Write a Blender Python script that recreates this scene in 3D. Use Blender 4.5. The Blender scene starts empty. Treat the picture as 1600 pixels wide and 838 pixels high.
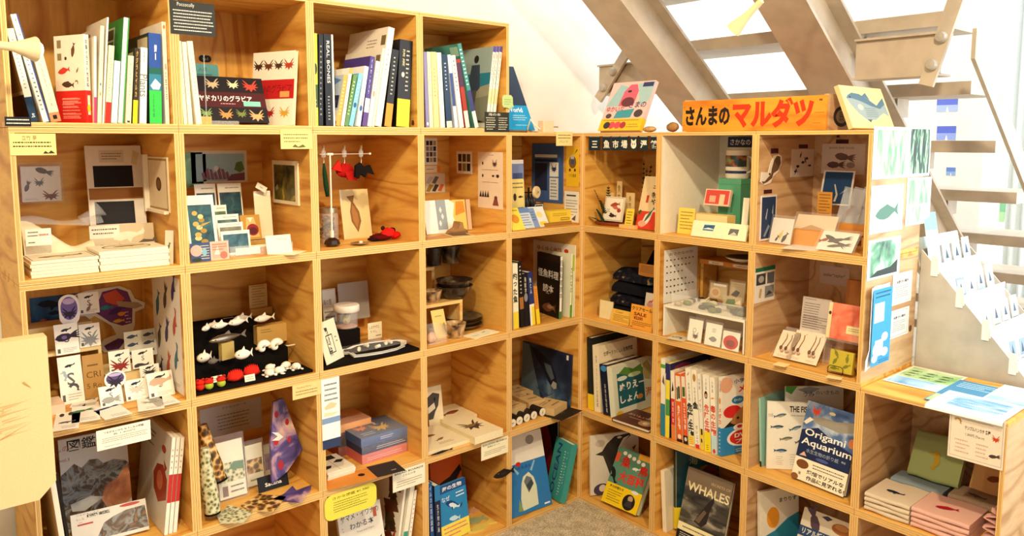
import bpy, math, random
from mathutils import Matrix, Vector
from mathutils.geometry import tessellate_polygon
random.seed(7)
SC = bpy.context.scene; COL = SC.collection
V = Vector
# ------------------------------------------------------------ camera
FPX, PITCH, YAW = 1209.87, 0.1104, 0.8609
CAM = V((-2.2237, -2.1566, 1.4852)); PPY = 419 - 64.46
FW = V((math.cos(YAW)*math.cos(PITCH), math.sin(YAW)*math.cos(PITCH), -math.sin(PITCH)))
RT = V((math.sin(YAW), -math.cos(YAW), 0)); UP = RT.cross(FW)
cd = bpy.data.cameras.new('camera'); cam = bpy.data.objects.new('camera', cd); COL.objects.link(cam)
cam.matrix_world = Matrix(((RT.x, UP.x, -FW.x, CAM.x), (RT.y, UP.y, -FW.y, CAM.y), (RT.z, UP.z, -FW.z, CAM.z), (0, 0, 0, 1)))
cd.sensor_width = 36; cd.lens = FPX/1600*36; cd.shift_y = -64.46/1600; cd.clip_start = 0.02
SC.camera = cam
# ------------------------------------------------------------ light
SC.view_settings.view_transform = 'Standard'; SC.view_settings.look = 'None'
SC.view_settings.gamma = 1; SC.view_settings.use_curve_mapping = False
SC.view_settings.exposure = -0.12
wd = bpy.data.worlds.new('overcast_sky'); SC.world = wd; wd.use_nodes = True
bg = wd.node_tree.nodes['Background']; bg.inputs[0].default_value = (0.94, 0.985, 1.0, 1); bg.inputs[1].default_value = 2.4
def lamp(name, kind, loc, aim, power, color, size=0.05, spot=120, blend=0.5, sy=None):
    l = bpy.data.lights.new(name, kind); l.energy = power; l.color = color
    if kind == 'AREA':
        l.size = size
        if sy: l.shape = 'RECTANGLE'; l.size_y = sy
    else: l.shadow_soft_size = size
    if kind == 'SPOT': l.spot_size = math.radians(spot); l.spot_blend = blend
    o = bpy.data.objects.new(name, l); COL.objects.link(o); o.location = loc
    o.rotation_euler = (V(aim) - V(loc)).to_track_quat('-Z', 'Y').to_euler()
    return o
WARM = (1.0, 0.83, 0.55)
lamp('track_light', 'SPOT', (-2.05, -1.55, 2.6), (-0.9, 0.1, 0.75), 135, WARM, 0.05, 100)
lamp('track_light', 'SPOT', (-1.2, -1.95, 2.6), (0.1, -0.45, 0.7), 130, WARM, 0.05, 100)
lamp('track_light', 'SPOT', (-2.6, -1.3, 2.6), (-1.5, 0.1, 0.7), 50, WARM, 0.05, 100)
lamp('added_daylight_fill', 'AREA', (1.7, -3.2, 1.9), (0.7, 0.3, 1.5), 70, (.9, .97, 1.0), 2.2)  # added area fill without a window, brightens the cube end sheets and back wall
# ------------------------------------------------------------ pixels to rays (1600 x 838)
def ray(px, py): return FW + RT*((px-800)/FPX) - UP*((py-PPY)/FPX)
def hit(px, py, ax, val):
    d = ray(px, py); return CAM + d*((val-CAM[ax])/d[ax])
# ------------------------------------------------------------ materials
def lin(c): return c/12.92 if c <= 0.04045 else ((c+0.055)/1.055)**2.4
def rgb(h):
    h = h.lstrip('#'); return tuple(lin(int(h[i:i+2], 16)/255) for i in (0, 2, 4))
_M = {}
FIN = {'paper': (0.65, 0.3), 'gloss': (0.35, 0.28), 'cloth': (0.95, 0.05), 'metal': (0.35, 0.5), 'matte': (0.85, 0.12), 'glaze': (0.18, 0.6)}
def nt(name):
    m = bpy.data.materials.new(name); m.use_nodes = True; t = m.node_tree
    return m, t, t.nodes['Principled BSDF']
def N(t, typ, **k):
    n = t.nodes.new(typ)
    for a, b in k.items():
        if a in n.inputs.keys(): n.inputs[a].default_value = b
        else: setattr(n, a, b)
    return n
def ramp(t, src, stops):
    r = t.nodes.new('ShaderNodeValToRGB'); e = r.color_ramp.elements
    while len(e) < len(stops): e.new(0.5)
    for x, (p, c) in zip(e, stops): x.position = p; x.color = tuple(rgb(c)) + (1,)
    t.links.new(src, r.inputs[0]); return r.outputs[0]
def M(hexc, fin='paper'):
    """Plain coloured paper, cover, cloth ... with a faint procedural unevenness."""
    k = (hexc, fin)
    if k in _M: return _M[k]
    m, t, b = nt('%s_%s' % (fin, hexc.lstrip('#')))
    ro, sp = FIN[fin]; c = rgb(hexc)
    b.inputs['Roughness'].default_value = ro; b.inputs['Specular IOR Level'].default_value = sp
    no = N(t, 'ShaderNodeTexNoise'); no.inputs['Scale'].default_value = 400 if fin == 'cloth' else 60
    tc = t.nodes.new('ShaderNodeTexCoord'); t.links.new(tc.outputs['Object'], no.inputs['Vector'])
    mx = N(t, 'ShaderNodeMix', data_type='RGBA')
    mx.inputs[6].default_value = tuple(x*0.93 for x in c) + (1,); mx.inputs[7].default_value = tuple(min(1, x*1.05) for x in c) + (1,)
    t.links.new(no.outputs[0], mx.inputs[0]); t.links.new(mx.outputs[2], b.inputs['Base Color'])
    if fin == 'cloth':
        bp = N(t, 'ShaderNodeBump', Strength=0.35, Distance=0.002); t.links.new(no.outputs[0], bp.inputs['Height']); t.links.new(bp.outputs[0], b.inputs['Normal'])
    if fin == 'metal': b.inputs['Metallic'].default_value = 0.9
    _M[k] = m; return m
def TX(name, stops, scale=8, kind='noise', fin='gloss', stretch=(1, 1, 1), detail=4, dist=0.6):
    """Printed picture: a colour ramp over noise, cells or waves."""
    k = ('tx', name)
    if k in _M: return _M[k]
    m, t, b = nt(name); ro, sp = FIN[fin]
    b.inputs['Roughness'].default_value = ro; b.inputs['Specular IOR Level'].default_value = sp
    tc = t.nodes.new('ShaderNodeTexCoord'); mp = N(t, 'ShaderNodeMapping'); mp.inputs['Scale'].default_value = stretch
    t.links.new(tc.outputs['Object'], mp.inputs['Vector'])
    if kind == 'noise': n = N(t, 'ShaderNodeTexNoise', Scale=scale, Detail=detail, Distortion=dist); o = n.outputs[0]
    elif kind == 'cell': n = N(t, 'ShaderNodeTexVoronoi', Scale=scale); o = n.outputs['Distance']
    elif kind == 'wave': n = N(t, 'ShaderNodeTexWave', Scale=scale, Distortion=6.0, Detail=3); o = n.outputs['Fac' if 'Fac' in n.outputs.keys() else 1]
    elif kind == 'gradz': n = N(t, 'ShaderNodeSeparateXYZ'); o = n.outputs[2]
    t.links.new(mp.outputs[0], n.inputs[0])
    t.links.new(ramp(t, o, stops), b.inputs['Base Color'])
    _M[k] = m; return m
def CLEAR(name, tint=(1, 1, 1), alpha=0.12, rough=0.08):
    k = ('clear', name)
    if k in _M: return _M[k]
    m, t, b = nt(name)
    b.inputs['Base Color'].default_value = tint + (1,); b.inputs['Roughness'].default_value = rough
    b.inputs['Alpha'].default_value = alpha; b.inputs['Specular IOR Level'].default_value = 0.8
    no = N(t, 'ShaderNodeTexNoise', Scale=30.0); bp = N(t, 'ShaderNodeBump', Strength=0.25, Distance=0.003)
    t.links.new(no.outputs[0], bp.inputs['Height']); t.links.new(bp.outputs[0], b.inputs['Normal'])
    _M[k] = m; return m
def wood(name, pale, mid, dark, axis, rough=0.5):
    """Softwood plywood: long wavy growth rings and a few knots."""
    k = ('wood', name)
    if k in _M: return _M[k]
    m, t, b = nt(name); b.inputs['Roughness'].default_value = rough; b.inputs['Specular IOR Level'].default_value = 0.3
    g = t.nodes.new('ShaderNodeNewGeometry'); mp = N(t, 'ShaderNodeMapping')
    mp.inputs['Scale'].default_value = {'x': (0.7, 4, 4), 'y': (4, 0.7, 4), 'z': (4, 4, 0.7)}[axis]
    t.links.new(g.outputs['Position'], mp.inputs['Vector'])
    n1 = N(t, 'ShaderNodeTexNoise', Scale=1.6, Detail=2.0, Distortion=0.5); t.links.new(mp.outputs[0], n1.inputs['Vector'])
    mu = N(t, 'ShaderNodeMath', operation='MULTIPLY'); mu.inputs[1].default_value = 6.0; t.links.new(n1.outputs[0], mu.inputs[0])
    fr = N(t, 'ShaderNodeMath', operation='FRACT'); t.links.new(mu.outputs[0], fr.inputs[0])
    base = ramp(t, fr.outputs[0], [(0, mid), (0.3, pale), (0.8, pale), (1, mid)])
    n2 = N(t, 'ShaderNodeTexNoise', Scale=22.0, Detail=4.0); t.links.new(mp.outputs[0], n2.inputs['Vector'])
    mx = N(t, 'ShaderNodeMix', data_type='RGBA', blend_type='MULTIPLY'); mx.inputs[0].default_value = 0.25
    t.links.new(base, mx.inputs[6]); t.links.new(ramp(t, n2.outputs[0], [(0.3, 'c8a070'), (0.6, 'ffffff')]), mx.inputs[7])
    vo = N(t, 'ShaderNodeTexVoronoi', Scale=3.1, Randomness=1.0); t.links.new(g.outputs['Position'], vo.inputs['Vector'])
    kn = N(t, 'ShaderNodeMath', operation='LESS_THAN'); kn.inputs[1].default_value = 0.05
    nz = N(t, 'ShaderNodeMath', operation='MULTIPLY_ADD'); nz.inputs[1].default_value = 0.03
    t.links.new(n2.outputs[0], nz.inputs[0]); t.links.new(vo.outputs['Distance'], nz.inputs[2]); t.links.new(nz.outputs[0], kn.inputs[0])
    mk = N(t, 'ShaderNodeMix', data_type='RGBA'); mk.inputs[7].default_value = rgb(dark) + (1,)
    t.links.new(kn.outputs[0], mk.inputs[0]); t.links.new(mx.outputs[2], mk.inputs[6]); t.links.new(mk.outputs[2], b.inputs['Base Color'])
    _M[k] = m; return m
PALE, MIDW, DARKW = 'e9b257', 'c98634', '70360f'
WX = wood('plywood_grain_sideways', PALE, MIDW, DARKW, 'x'); WY = wood('plywood_grain_deep', PALE, MIDW, DARKW, 'y'); WZ = wood('plywood_grain_upright', PALE, MIDW, DARKW, 'z')
def plyedge():
    """Cut plywood edge: three thin glue lines through the thickness."""
    m, t, b = nt('plywood_cut_edge'); b.inputs['Roughness'].default_value = 0.6
    tc = t.nodes.new('ShaderNodeTexCoord'); uv = N(t, 'ShaderNodeSeparateXYZ'); t.links.new(tc.outputs['UV'], uv.inputs[0])
    no = N(t, 'ShaderNodeTexNoise', Scale=30.0, Detail=2.0); t.links.new(tc.outputs['Object'], no.inputs['Vector'])
    ad = N(t, 'ShaderNodeMath', operation='MULTIPLY_ADD'); ad.inputs[1].default_value = 0.16; t.links.new(no.outputs[0], ad.inputs[0]); t.links.new(uv.outputs[1], ad.inputs[2])
    c = ramp(t, ad.outputs[0], [(0.0, 'ecbf74'), (0.34, 'f0c67e'), (0.42, '9c6630'), (0.5, 'dfae66'), (0.66, 'e8b870'), (0.73, '94602c'), (0.8, 'f0c67e'), (1.0, 'ecbf74')])
    t.links.new(c, b.inputs['Base Color']); return m
EDGE = plyedge()
# ------------------------------------------------------------ mesh building
ALLN = {}
class MB:
    def __init__(s): s.v = []; s.f = []; s.m = []; s.uv = {}; s.mats = []
    def mi(s, m):
        if m not in s.mats: s.mats.append(m)
        return s.mats.index(m)
    def face(s, pts, m, uv=None):
        n = len(s.v); s.v += [tuple(p) for p in pts]; s.f.append(tuple(range(n, n+len(pts)))); s.m.append(s.mi(m))
        if uv: s.uv[len(s.f)-1] = uv
    def grid(s, rows, m, closed=False, cap=False):
        """A sheet or tube through rows of points."""
        n = len(s.v); w = len(rows[0]); k = s.mi(m)
        for r in rows: s.v += [tuple(p) for p in r]
        for i in range(len(rows)-1):
            for j in range(w if closed else w-1):
                a = n+i*w+j; b = n+i*w+(j+1) % w
                s.f.append((a, b, b+w, a+w)); s.m.append(k)
        if cap:
            s.f.append(tuple(range(n+w-1, n-1, -1))); s.m.append(k)
            e = n+(len(rows)-1)*w; s.f.append(tuple(range(e, e+w))); s.m.append(k)
    def box(s, x0, x1, y0, y1, z0, z1, m, X=None, mats=None):
        """mats: per face -x +x -y +y -z +z"""
        c = [V((x, y, z)) for x in (x0, x1) for y in (y0, y1) for z in (z0, z1)]
        if X is not None: c = [X @ p for p in c]
        for i, q in enumerate(((0, 1, 3, 2), (4, 6, 7, 5), (0, 4, 5, 1), (2, 3, 7, 6), (0, 2, 6, 4), (1, 5, 7, 3))):
            s.face([c[k] for k in q], (mats or {}).get(i, m))
    def rbox(s, x0, x1, y0, y1, z0, z1, m, r, X=None, n=4):
        """A box with its upright edges rounded."""
        P = []
        for cx, cy, a0 in ((x1-r, y1-r, 0), (x0+r, y1-r, 90), (x0+r, y0+r, 180), (x1-r, y0+r, 270)):
            for i in range(n+1):
                a = math.radians(a0+90*i/n); P.append((cx+r*math.cos(a), cy+r*math.sin(a)))
        T = (lambda p: X @ V(p)) if X is not None else V
        s.grid([[T((x, y, z0)) for x, y in P], [T((x, y, z1)) for x, y in P]], m, True, True)
    def prism(s, pts, z0, z1, m, X=None, side=None):
        """Outline in x-y pulled from z0 to z1; caps are tessellated, so it may be concave."""
        T = (lambda p: X @ V(p)) if X is not None else V
        n = len(pts); tri = tessellate_polygon([[V((x, y, 0)) for x, y in pts]])
        for z, fl in ((z0, True), (z1, False)):
            for q in tri:
                q = q[::-1] if fl else q
                s.face([T((pts[i][0], pts[i][1], z)) for i in q], m)
        for i in range(n):
            a, b = pts[i], pts[(i+1) % n]
            s.face([T((a[0], a[1], z0)), T((b[0], b[1], z0)), T((b[0], b[1], z1)), T((a[0], a[1], z1))], side or m)
    def lathe(s, prof, m, X=None, n=20):
        T = (lambda p: X @ V(p)) if X is not None else V
        s.grid([[T((r*math.cos(2*math.pi*i/n), r*math.sin(2*math.pi*i/n), z)) for i in range(n)] for r, z in prof], m, True)
    def tube(s, pts, r, m, n=8, X=None):
        pts = [V(p) for p in pts]
        if X is not None: pts = [X @ p for p in pts]
        rr = r if isinstance(r, (list, tuple)) else [r]*len(pts); rows = []
        for i, p in enumerate(pts):
            d = (pts[min(i+1, len(pts)-1)] - pts[max(i-1, 0)]).normalized()
            a = d.cross(V((0, 0, 1)) if abs(d.z) < 0.95 else V((1, 0, 0))).normalized(); b = d.cross(a)
            rows.append([p + a*(rr[i]*math.cos(2*math.pi*k/n)) + b*(rr[i]*math.sin(2*math.pi*k/n)) for k in range(n)])
        s.grid(rows, m, True, True)
    def blob(s, c, rx, ry, rz, m, X=None, n=12, k=7, wob=0.0):
        rows = []
        for i in range(k+1):
            a = math.pi*i/k
            row = []
            for j in range(n):
                b = 2*math.pi*j/n; w = 1+wob*math.sin(3*b+i*1.7)*math.cos(2*a+j)
                p = V((c[0]+rx*w*max(math.sin(a), 1e-3)*math.cos(b), c[1]+ry*w*max(math.sin(a), 1e-3)*math.sin(b), c[2]+rz*w*math.cos(a)))
                row.append(X @ p if X is not None else p)
            rows.append(row)
        s.grid(rows[::-1], m, True)
    def build(s, name, parent=None, mat=None, smooth=False):
        me = bpy.data.meshes.new(name); me.from_pydata(s.v, [], s.f)
        for m in s.mats: me.materials.append(m)
        me.polygons.foreach_set('material_index', s.m)
        if s.uv:
            u = me.uv_layers.new(name='UVMap')
            for pi, co in s.uv.items():
                for li, c in zip(me.polygons[pi].loop_indices, co): u.data[li].uv = c
        if smooth is True: me.polygons.foreach_set('use_smooth', [True]*len(me.polygons))
        elif smooth: me.polygons.foreach_set('use_smooth', [True]*len(me.polygons)); me.set_sharp_from_angle(angle=math.radians(smooth))
        me.update(); o = bpy.data.objects.new(name, me); COL.objects.link(o)
        if parent: o.parent = parent
        if mat is not None: o.matrix_local = mat
        return o
def tag(o, label, cat, group=None):
    o['label'] = label; o['category'] = cat
    if group: o['group'] = group
    return o
def thing(name, label, cat, X, group=None):
    o = bpy.data.objects.new(name, None); COL.objects.link(o); o.empty_display_size = 0.02; o.matrix_world = X
    return tag(o, label, cat, group)
def struct(name, mb, **k):
    o = mb.build(name, **k); o['kind'] = 'structure'; return o
def axes(o, ex, ey, ez):
    return Matrix(((ex[0], ey[0], ez[0], o[0]), (ex[1], ey[1], ez[1], o[1]), (ex[2], ey[2], ez[2], o[2]), (0, 0, 0, 1)))
# ------------------------------------------------------------ printing on flat faces
_T = {}
def glyphs(s, bold):
    k = (s, bold)
    if k not in _T:
        c = bpy.data.curves.new('lettering', 'FONT'); c.body = s; c.resolution_u = 2; c.offset = bold
        o = bpy.data.objects.new('lettering', c); COL.objects.link(o)
        me = bpy.data.meshes.new_from_object(o.evaluated_get(bpy.context.evaluated_depsgraph_get()))
        vs = [(v.co.x, v.co.y) for v in me.vertices]; fs = [tuple(p.vertices) for p in me.polygons]
        bpy.data.objects.remove(o); bpy.data.curves.remove(c); bpy.data.meshes.remove(me)
        x0 = min(v[0] for v in vs); x1 = max(v[0] for v in vs); y0 = min(v[1] for v in vs); y1 = max(v[1] for v in vs)
        _T[k] = ([(x-(x0+x1)/2, y-(y0+y1)/2) for x, y in vs], fs, x1-x0, y1-y0)
    return _T[k]
FISH = [(-.5, 0), (-.42, .07), (-.3, .13), (-.12, .17), (.02, .2), (.1, .15), (.25, .08), (.33, .04), (.5, .16), (.45, 0), (.5, -.16), (.33, -.04), (.2, -.09), (.05, -.15), (-.15, -.16), (-.32, -.12), (-.44, -.06)]
SQUID = [(-.5, 0), (-.38, .12), (-.2, .17), (.05, .13), (.12, .07), (.3, .16), (.5, .2), (.34, .09), (.5, .07), (.33, .02), (.52, -.04), (.33, -.05), (.48, -.18), (.26, -.12), (.12, -.07), (.05, -.13), (-.2, -.17), (-.38, -.12)]
SHRIMP = [(-.5, .05), (-.3, .25), (0, .32), (.28, .22), (.42, -.05), (.36, -.32), (.5, -.45), (.2, -.42), (.24, -.2), (.12, 0), (-.05, .08), (-.2, .02), (-.3, -.12), (-.36, .02)]
WHALE = [(-.5, -.02), (-.42, .1), (-.2, .17), (.05, .14), (.28, .05), (.42, .09), (.5, .2), (.52, .05), (.47, -.04), (.3, -.05), (.1, -.1), (0, -.24), (-.08, -.1), (-.3, -.12)]
CRAB = [(-.1, .1), (-.3, .35), (-.45, .5), (-.36, .3), (-.2, .05), (-.5, .2), (-.3, -.05), (-.5, -.1), (-.25, -.15), (-.35, -.4), (-.1, -.25), (0, -.5), (.15, -.25), (.35, -.4), (.25, -.15), (.5, -.1), (.3, -.02), (.48, .22), (.2, .06), (.34, .32), (.46, .5), (.28, .38), (.1, .1)]
HORSE = [(-.1, .5), (.12, .45), (.2, .3), (.15, .18), (.24, .02), (.2, -.2), (.02, -.35), (.1, -.45), (-.1, -.5), (-.15, -.35), (0, -.18), (-.06, 0), (-.08, .15), (-.02, .26), (-.28, .28), (-.3, .34), (-.08, .38)]
SHAPES = {'fish': FISH, 'squid': SQUID, 'shrimp': SHRIMP, 'whale': WHALE, 'crab': CRAB, 'horse': HORSE}
def prints(mb, o, eu, ev, en, W, H, L, fin='paper', lift=0.00006):
    """Lay printed marks on a W x H face: L holds rectangles, ellipses, shapes, lettering (u, v run 0..1 from the lower left)."""
    o, eu, ev, en = V(o), V(eu), V(ev), V(en); z = 0.00006
    for d in L:
        z += lift; k = d[0]; m = d[1] if not isinstance(d[1], str) else M(d[1], fin)
        P = lambda u, v: o + eu*(u*W) + ev*(v*H) + en*z
        if k == 'r':
            a, b, c, e = d[2:6]; mb.face([P(a, b), P(c, b), P(c, e), P(a, e)], m)
        elif k == 'e':
            cu, cv, ru, rv = d[2:6]; mb.face([P(cu+ru*math.cos(i*math.pi/10), cv+rv*math.sin(i*math.pi/10)) for i in range(20)], m)
        elif k == 'p':
            for q in tessellate_polygon([[V((u*W, v*H, 0)) for u, v in d[2]]]): mb.face([P(*d[2][i]) for i in q], m)
        elif k == 's':          # ('s', colour, shape, u, v, length as part of W, angle, squash)
            sh = SHAPES[d[2]]; cu, cv, ln = d[3:6]; an = math.radians(d[6] if len(d) > 6 else 0); sq = d[7] if len(d) > 7 else 1
            pts = []
            for x, y in sh:
                x, y = x*ln*W, y*ln*W*sq; pts.append((x*math.cos(an)-y*math.sin(an)+cu*W, x*math.sin(an)+y*math.cos(an)+cv*H))
            for q in tessellate_polygon([[V((x, y, 0)) for x, y in pts]]):
                mb.face([o+eu*pts[i][0]+ev*pts[i][1]+en*z for i in q], m)
        elif k in 'tv':         # t: text centred at u, v ; h em height as part of H ; opt wf (fit width), rot, bold.  v: CJK set downwards from v
            opt = d[6] if len(d) > 6 else {}
            s, cu, cv, h = d[2:6]; em = h*H; jobs = []
            if k == 't':
                g = glyphs(s, opt.get('bold', 0)); sx = opt['wf']*W/g[2] if 'wf' in opt else em
                jobs.append((g, cu*W, cv*H, sx, em))
            else:
                st = opt.get('step', 1.05)*em
                for i, ch in enumerate(s):
                    if ch != ' ': jobs.append((glyphs(ch, opt.get('bold', 0)), cu*W, cv*H-st*(i+.5), em*opt.get('sx', 1), em))
            an = math.radians(opt.get('rot', 0)); ca, sa = math.cos(an), math.sin(an)
            for g, x0, y0, sx, sy in jobs:
                n = len(mb.v); ki = mb.mi(m)
                for x, y in g[0]:
                    x *= sx; y *= sy; mb.v.append(tuple(o+eu*(x0+x*ca-y*sa)+ev*(y0+x*sa+y*ca)+en*z))
                for f in g[1]: mb.f.append(tuple(n+i for i in f)); mb.m.append(ki)
        elif k == 'l':          # rows of unreadable small print
            a, b, c, e, n = d[2:7]; rh = (e-b)/n; rn = random.Random(int((a*97+b*31+c*7)*1000))
            for i in range(n):
                u = a+rn.random()*0.03; end = c-(rn.random()*0.35*(c-a) if i % 3 == 2 else rn.random()*0.06)
                while u < end-0.004:
                    w = min((0.01+0.03*rn.random())*(d[7] if len(d) > 7 else 1), end-u); v = e-(i+.5)*rh
                    mb.face([P(u, v-rh*.16), P(u+w, v-rh*.16), P(u+w, v+rh*.16), P(u, v+rh*.16)], m); u += w+0.008*(d[7] if len(d) > 7 else 1)
        elif k == 'o':          # outline frame
            a, b, c, e, wd = d[2:7]; hw = wd*W/H
            for q in ((a, b, c, b+hw), (a, e-hw, c, e), (a, b, a+wd, e), (c-wd, b, c, e)): mb.face([P(q[0], q[1]), P(q[2], q[1]), P(q[2], q[3]), P(q[0], q[3])], m)
# ------------------------------------------------------------ the room
XL = [0, 0.3841, 0.7683, 1.1552, 1.5420, 1.9280]      # upright lines of the run on the back wall, measured from the corner
YR = [0, 0.3811, 0.7699, 1.1452, 1.5300]              # and of the run that turns towards the room
ZZ = [0, 0.3777, 0.7616, 1.1379, 1.5173, 1.9038]
DEP, TH = 0.358, 0.012
def floor_mat():
    m, t, b = nt('speckled_carpet'); b.inputs['Roughness'].default_value = 0.95
    g = t.nodes.new('ShaderNodeNewGeometry')
    n1 = N(t, 'ShaderNodeTexNoise', Scale=170.0, Detail=5.0); n2 = N(t, 'ShaderNodeTexNoise', Scale=22.0, Detail=3.0)
    for n in (n1, n2): t.links.new(g.outputs['Position'], n.inputs['Vector'])
    mx = N(t, 'ShaderNodeMix', data_type='RGBA', blend_type='MULTIPLY'); mx.inputs[0].default_value = 0.6
    t.links.new(ramp(t, n1.outputs[0], [(0.34, 'a08c6c'), (0.5, 'd2bf9e'), (0.66, 'ecdec2')]), mx.inputs[6])
    t.links.new(ramp(t, n2.outputs[0], [(0.35, 'b8b0a0'), (0.65, 'ffffff')]), mx.inputs[7]); t.links.new(mx.outputs[2], b.inputs['Base Color'])
    bp = N(t, 'ShaderNodeBump', Strength=0.5, Distance=0.003); t.links.new(n1.outputs[0], bp.inputs['Height']); t.links.new(bp.outputs[0], b.inputs['Normal'])
    return m
def plaster(name, h):
    m, t, b = nt(name); b.inputs['Roughness'].default_value = 0.9
    g = t.nodes.new('ShaderNodeNewGeometry'); n1 = N(t, 'ShaderNodeTexNoise', Scale=9.0, Detail=5.0); t.links.new(g.outputs['Position'], n1.inputs['Vector'])
    c = rgb(h); d = '%02x%02x%02x' % tuple(int(int(h[i:i+2], 16)*0.97) for i in (0, 2, 4))
    t.links.new(ramp(t, n1.outputs[0], [(0.3, d), (0.7, h)]), b.inputs['Base Color']); return m
WHITE = plaster('white_plaster', 'f4f2ea'); TANW = plaster('tan_plaster', 'b89a72')
mb = MB(); mb.box(-3.4, 6.2, -4.6, 0.47, -0.06, 0, floor_mat()); struct('floor', mb)
mb = MB(); mb.box(-3.4, 6.2, 0.37, 0.47, 0, 3.6, WHITE); struct('wall_back', mb)
mb = MB(); mb.box(-3.5, -3.4, -4.6, 0.47, 0, 3.0, WHITE); struct('wall_left', mb)
mb = MB(); mb.box(-3.5, -0.6, -4.7, -4.6, 0, 3.0, TANW); struct('wall_front', mb)
mb = MB(); mb.box(-3.5, -0.4, -4.7, 0.47, 3.0, 3.1, TANW); struct('ceiling', mb)
# ------------------------------------------------------------ plywood cubes
def panel(name, root, x0, x1, y0, y1, z0, z1, mat):
    """Panel in the cube's own frame: x along the run, y inwards; its front face at y0 shows the plies."""
    b = MB(); b.box(x0, x1, y0, y1, z0, z1, mat, mats={2: EDGE})
    upright = (x1-x0) < (z1-z0)
    for fi in range(6):
        if b.m[fi] == b.mi(EDGE):
            b.uv[fi] = [((p[2]-z0)/(z1-z0), (p[0]-x0)/(x1-x0)) if upright else ((p[0]-x0)/(x1-x0), (p[2]-z0)/(z1-z0)) for p in (b.v[i] for i in b.f[fi])]
    return b.build(name, root)
BX = {}
class Box: pass
WHITEPAINT = M('efe6d2', 'matte')
def cube(code, run, a0, a1, z0, z1, label, inner=None, group=None):
    """a0..a1 along the run: x for the back run, distance from the corner for the turned run."""
    g = 0.0006; w = (a1-a0)-2*g; h = (z1-z0)-2*g
    if run == 'L': X = axes((a0+g, 0, z0+g), (1, 0, 0), (0, 1, 0), (0, 0, 1)); ws, wd_ = WX, WY
    else: X = axes((0, -a0-g, z0+g), (0, -1, 0), (1, 0, 0), (0, 0, 1)); ws, wd_ = WY, WX
    r = thing('plywood_cube_shelf', label, 'shelf', X, group or ('plywood cubes along the back wall' if run == 'L' else 'plywood cubes of the turned run'))
    sd = inner or wd_
    panel('side_panel', r, 0, TH, 0, DEP, TH, h-TH, sd); panel('side_panel', r, w-TH, w, 0, DEP, TH, h-TH, sd)
    panel('bottom_panel', r, 0, w, 0, DEP, 0, TH, ws); panel('top_panel', r, 0, w, 0, DEP, h-TH, h, ws)
    b = MB(); b.box(TH, w-TH, DEP-0.006, DEP, TH, h-TH, inner or (WZ if code in ('L01', 'L11', 'L03', 'R24') else ws)); b.build('back_panel', r)
    q = Box(); q.run = run; q.root = r; q.z0 = z0+g+TH; q.z1 = z1-g-TH; q.a0 = a0+g+TH; q.a1 = a1-g-TH; q.D = DEP-0.006
    q.R = V((1, 0, 0)) if run == 'L' else V((0, -1, 0)); q.I = V((0, 1, 0)) if run == 'L' else V((1, 0, 0))
    q.W = w-2*TH; q.H = h-2*TH
    def F(px, py, dz=0): return hit(px, py, 2, q.z0+dz)
    def P(px, py, d): return hit(px, py, 1 if run == 'L' else 0, d)
    def S(px, py): return hit(px, py, 0, a1-g-TH) if run == 'L' else hit(px, py, 1, -a0-g-TH)
    def at(a, d, h): return (V((q.a0+a, d, q.z0+h)) if run == 'L' else V((d, -q.a0-a, q.z0+h)))
    q.F, q.P, q.S, q.at = F, P, S, at
    q.al = lambda p: (p.x - q.a0) if run == 'L' else (-p.y - q.a0)
    BX[code] = q; return q
LNAMES = {
 'L01': 'plywood cube at the top left holding fish picture books and the clip lamp', 'L11': 'top row plywood cube holding the two hermit crab photo books',
 'L21': 'top row plywood cube holding the black REAL BONES book', 'L31': 'plywood cube at the right end of the top row, beach magazine inside',
 'L02': 'plywood cube holding stacked print boards and a bagged tote', 'L12': 'plywood cube holding seaweed postcards in acrylic holders',
 'L22': 'plywood cube holding hanging charms and a red pouch', 'L32': 'plywood cube holding white booklets and a grid of colour swatches',
 'L42': 'plywood cube in the corner holding blue and yellow fishing leaflets', 'L03': 'plywood cube holding dolphin-card brooches and a turtle cut-out',
 'L13': 'plywood cube holding three black steps of white sea creature ornaments', 'L23': 'plywood cube holding a white-lidded jar and a fish tray',
 'L33': 'plywood cube holding dark pottery bowls and plates on small risers', 'L43': 'plywood cube holding the black fish cookery book',
 'L04': 'plywood cube at the lower left holding large fish photograph books', 'L14': 'plywood cube holding fish-print pouches and scarves',
 'L24': 'plywood cube holding stacked wrapped fish boxes', 'L34': 'plywood cube holding flat cards of brown fish prints',
 'L44': 'plywood cube in the corner holding round tins and a whale calendar', 'L05': 'bottom plywood cube at the far left, under the fish photograph books',
 'L15': 'bottom plywood cube under the fish-print pouches', 'L25': 'bottom plywood cube holding the white river fish guide',
 'L35': 'bottom plywood cube holding small blue fish paperbacks', 'L45': 'bottom corner plywood cube holding the green OCEAN book'}
for c in range(5):
    for r in range(1, 6):
        if c == 4 and r == 1: continue
        cube('L%d%d' % (c, r), 'L', -XL[5-c], -XL[4-c], ZZ[5-r], ZZ[6-r], LNAMES['L%d%d' % (c, r)])
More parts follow.
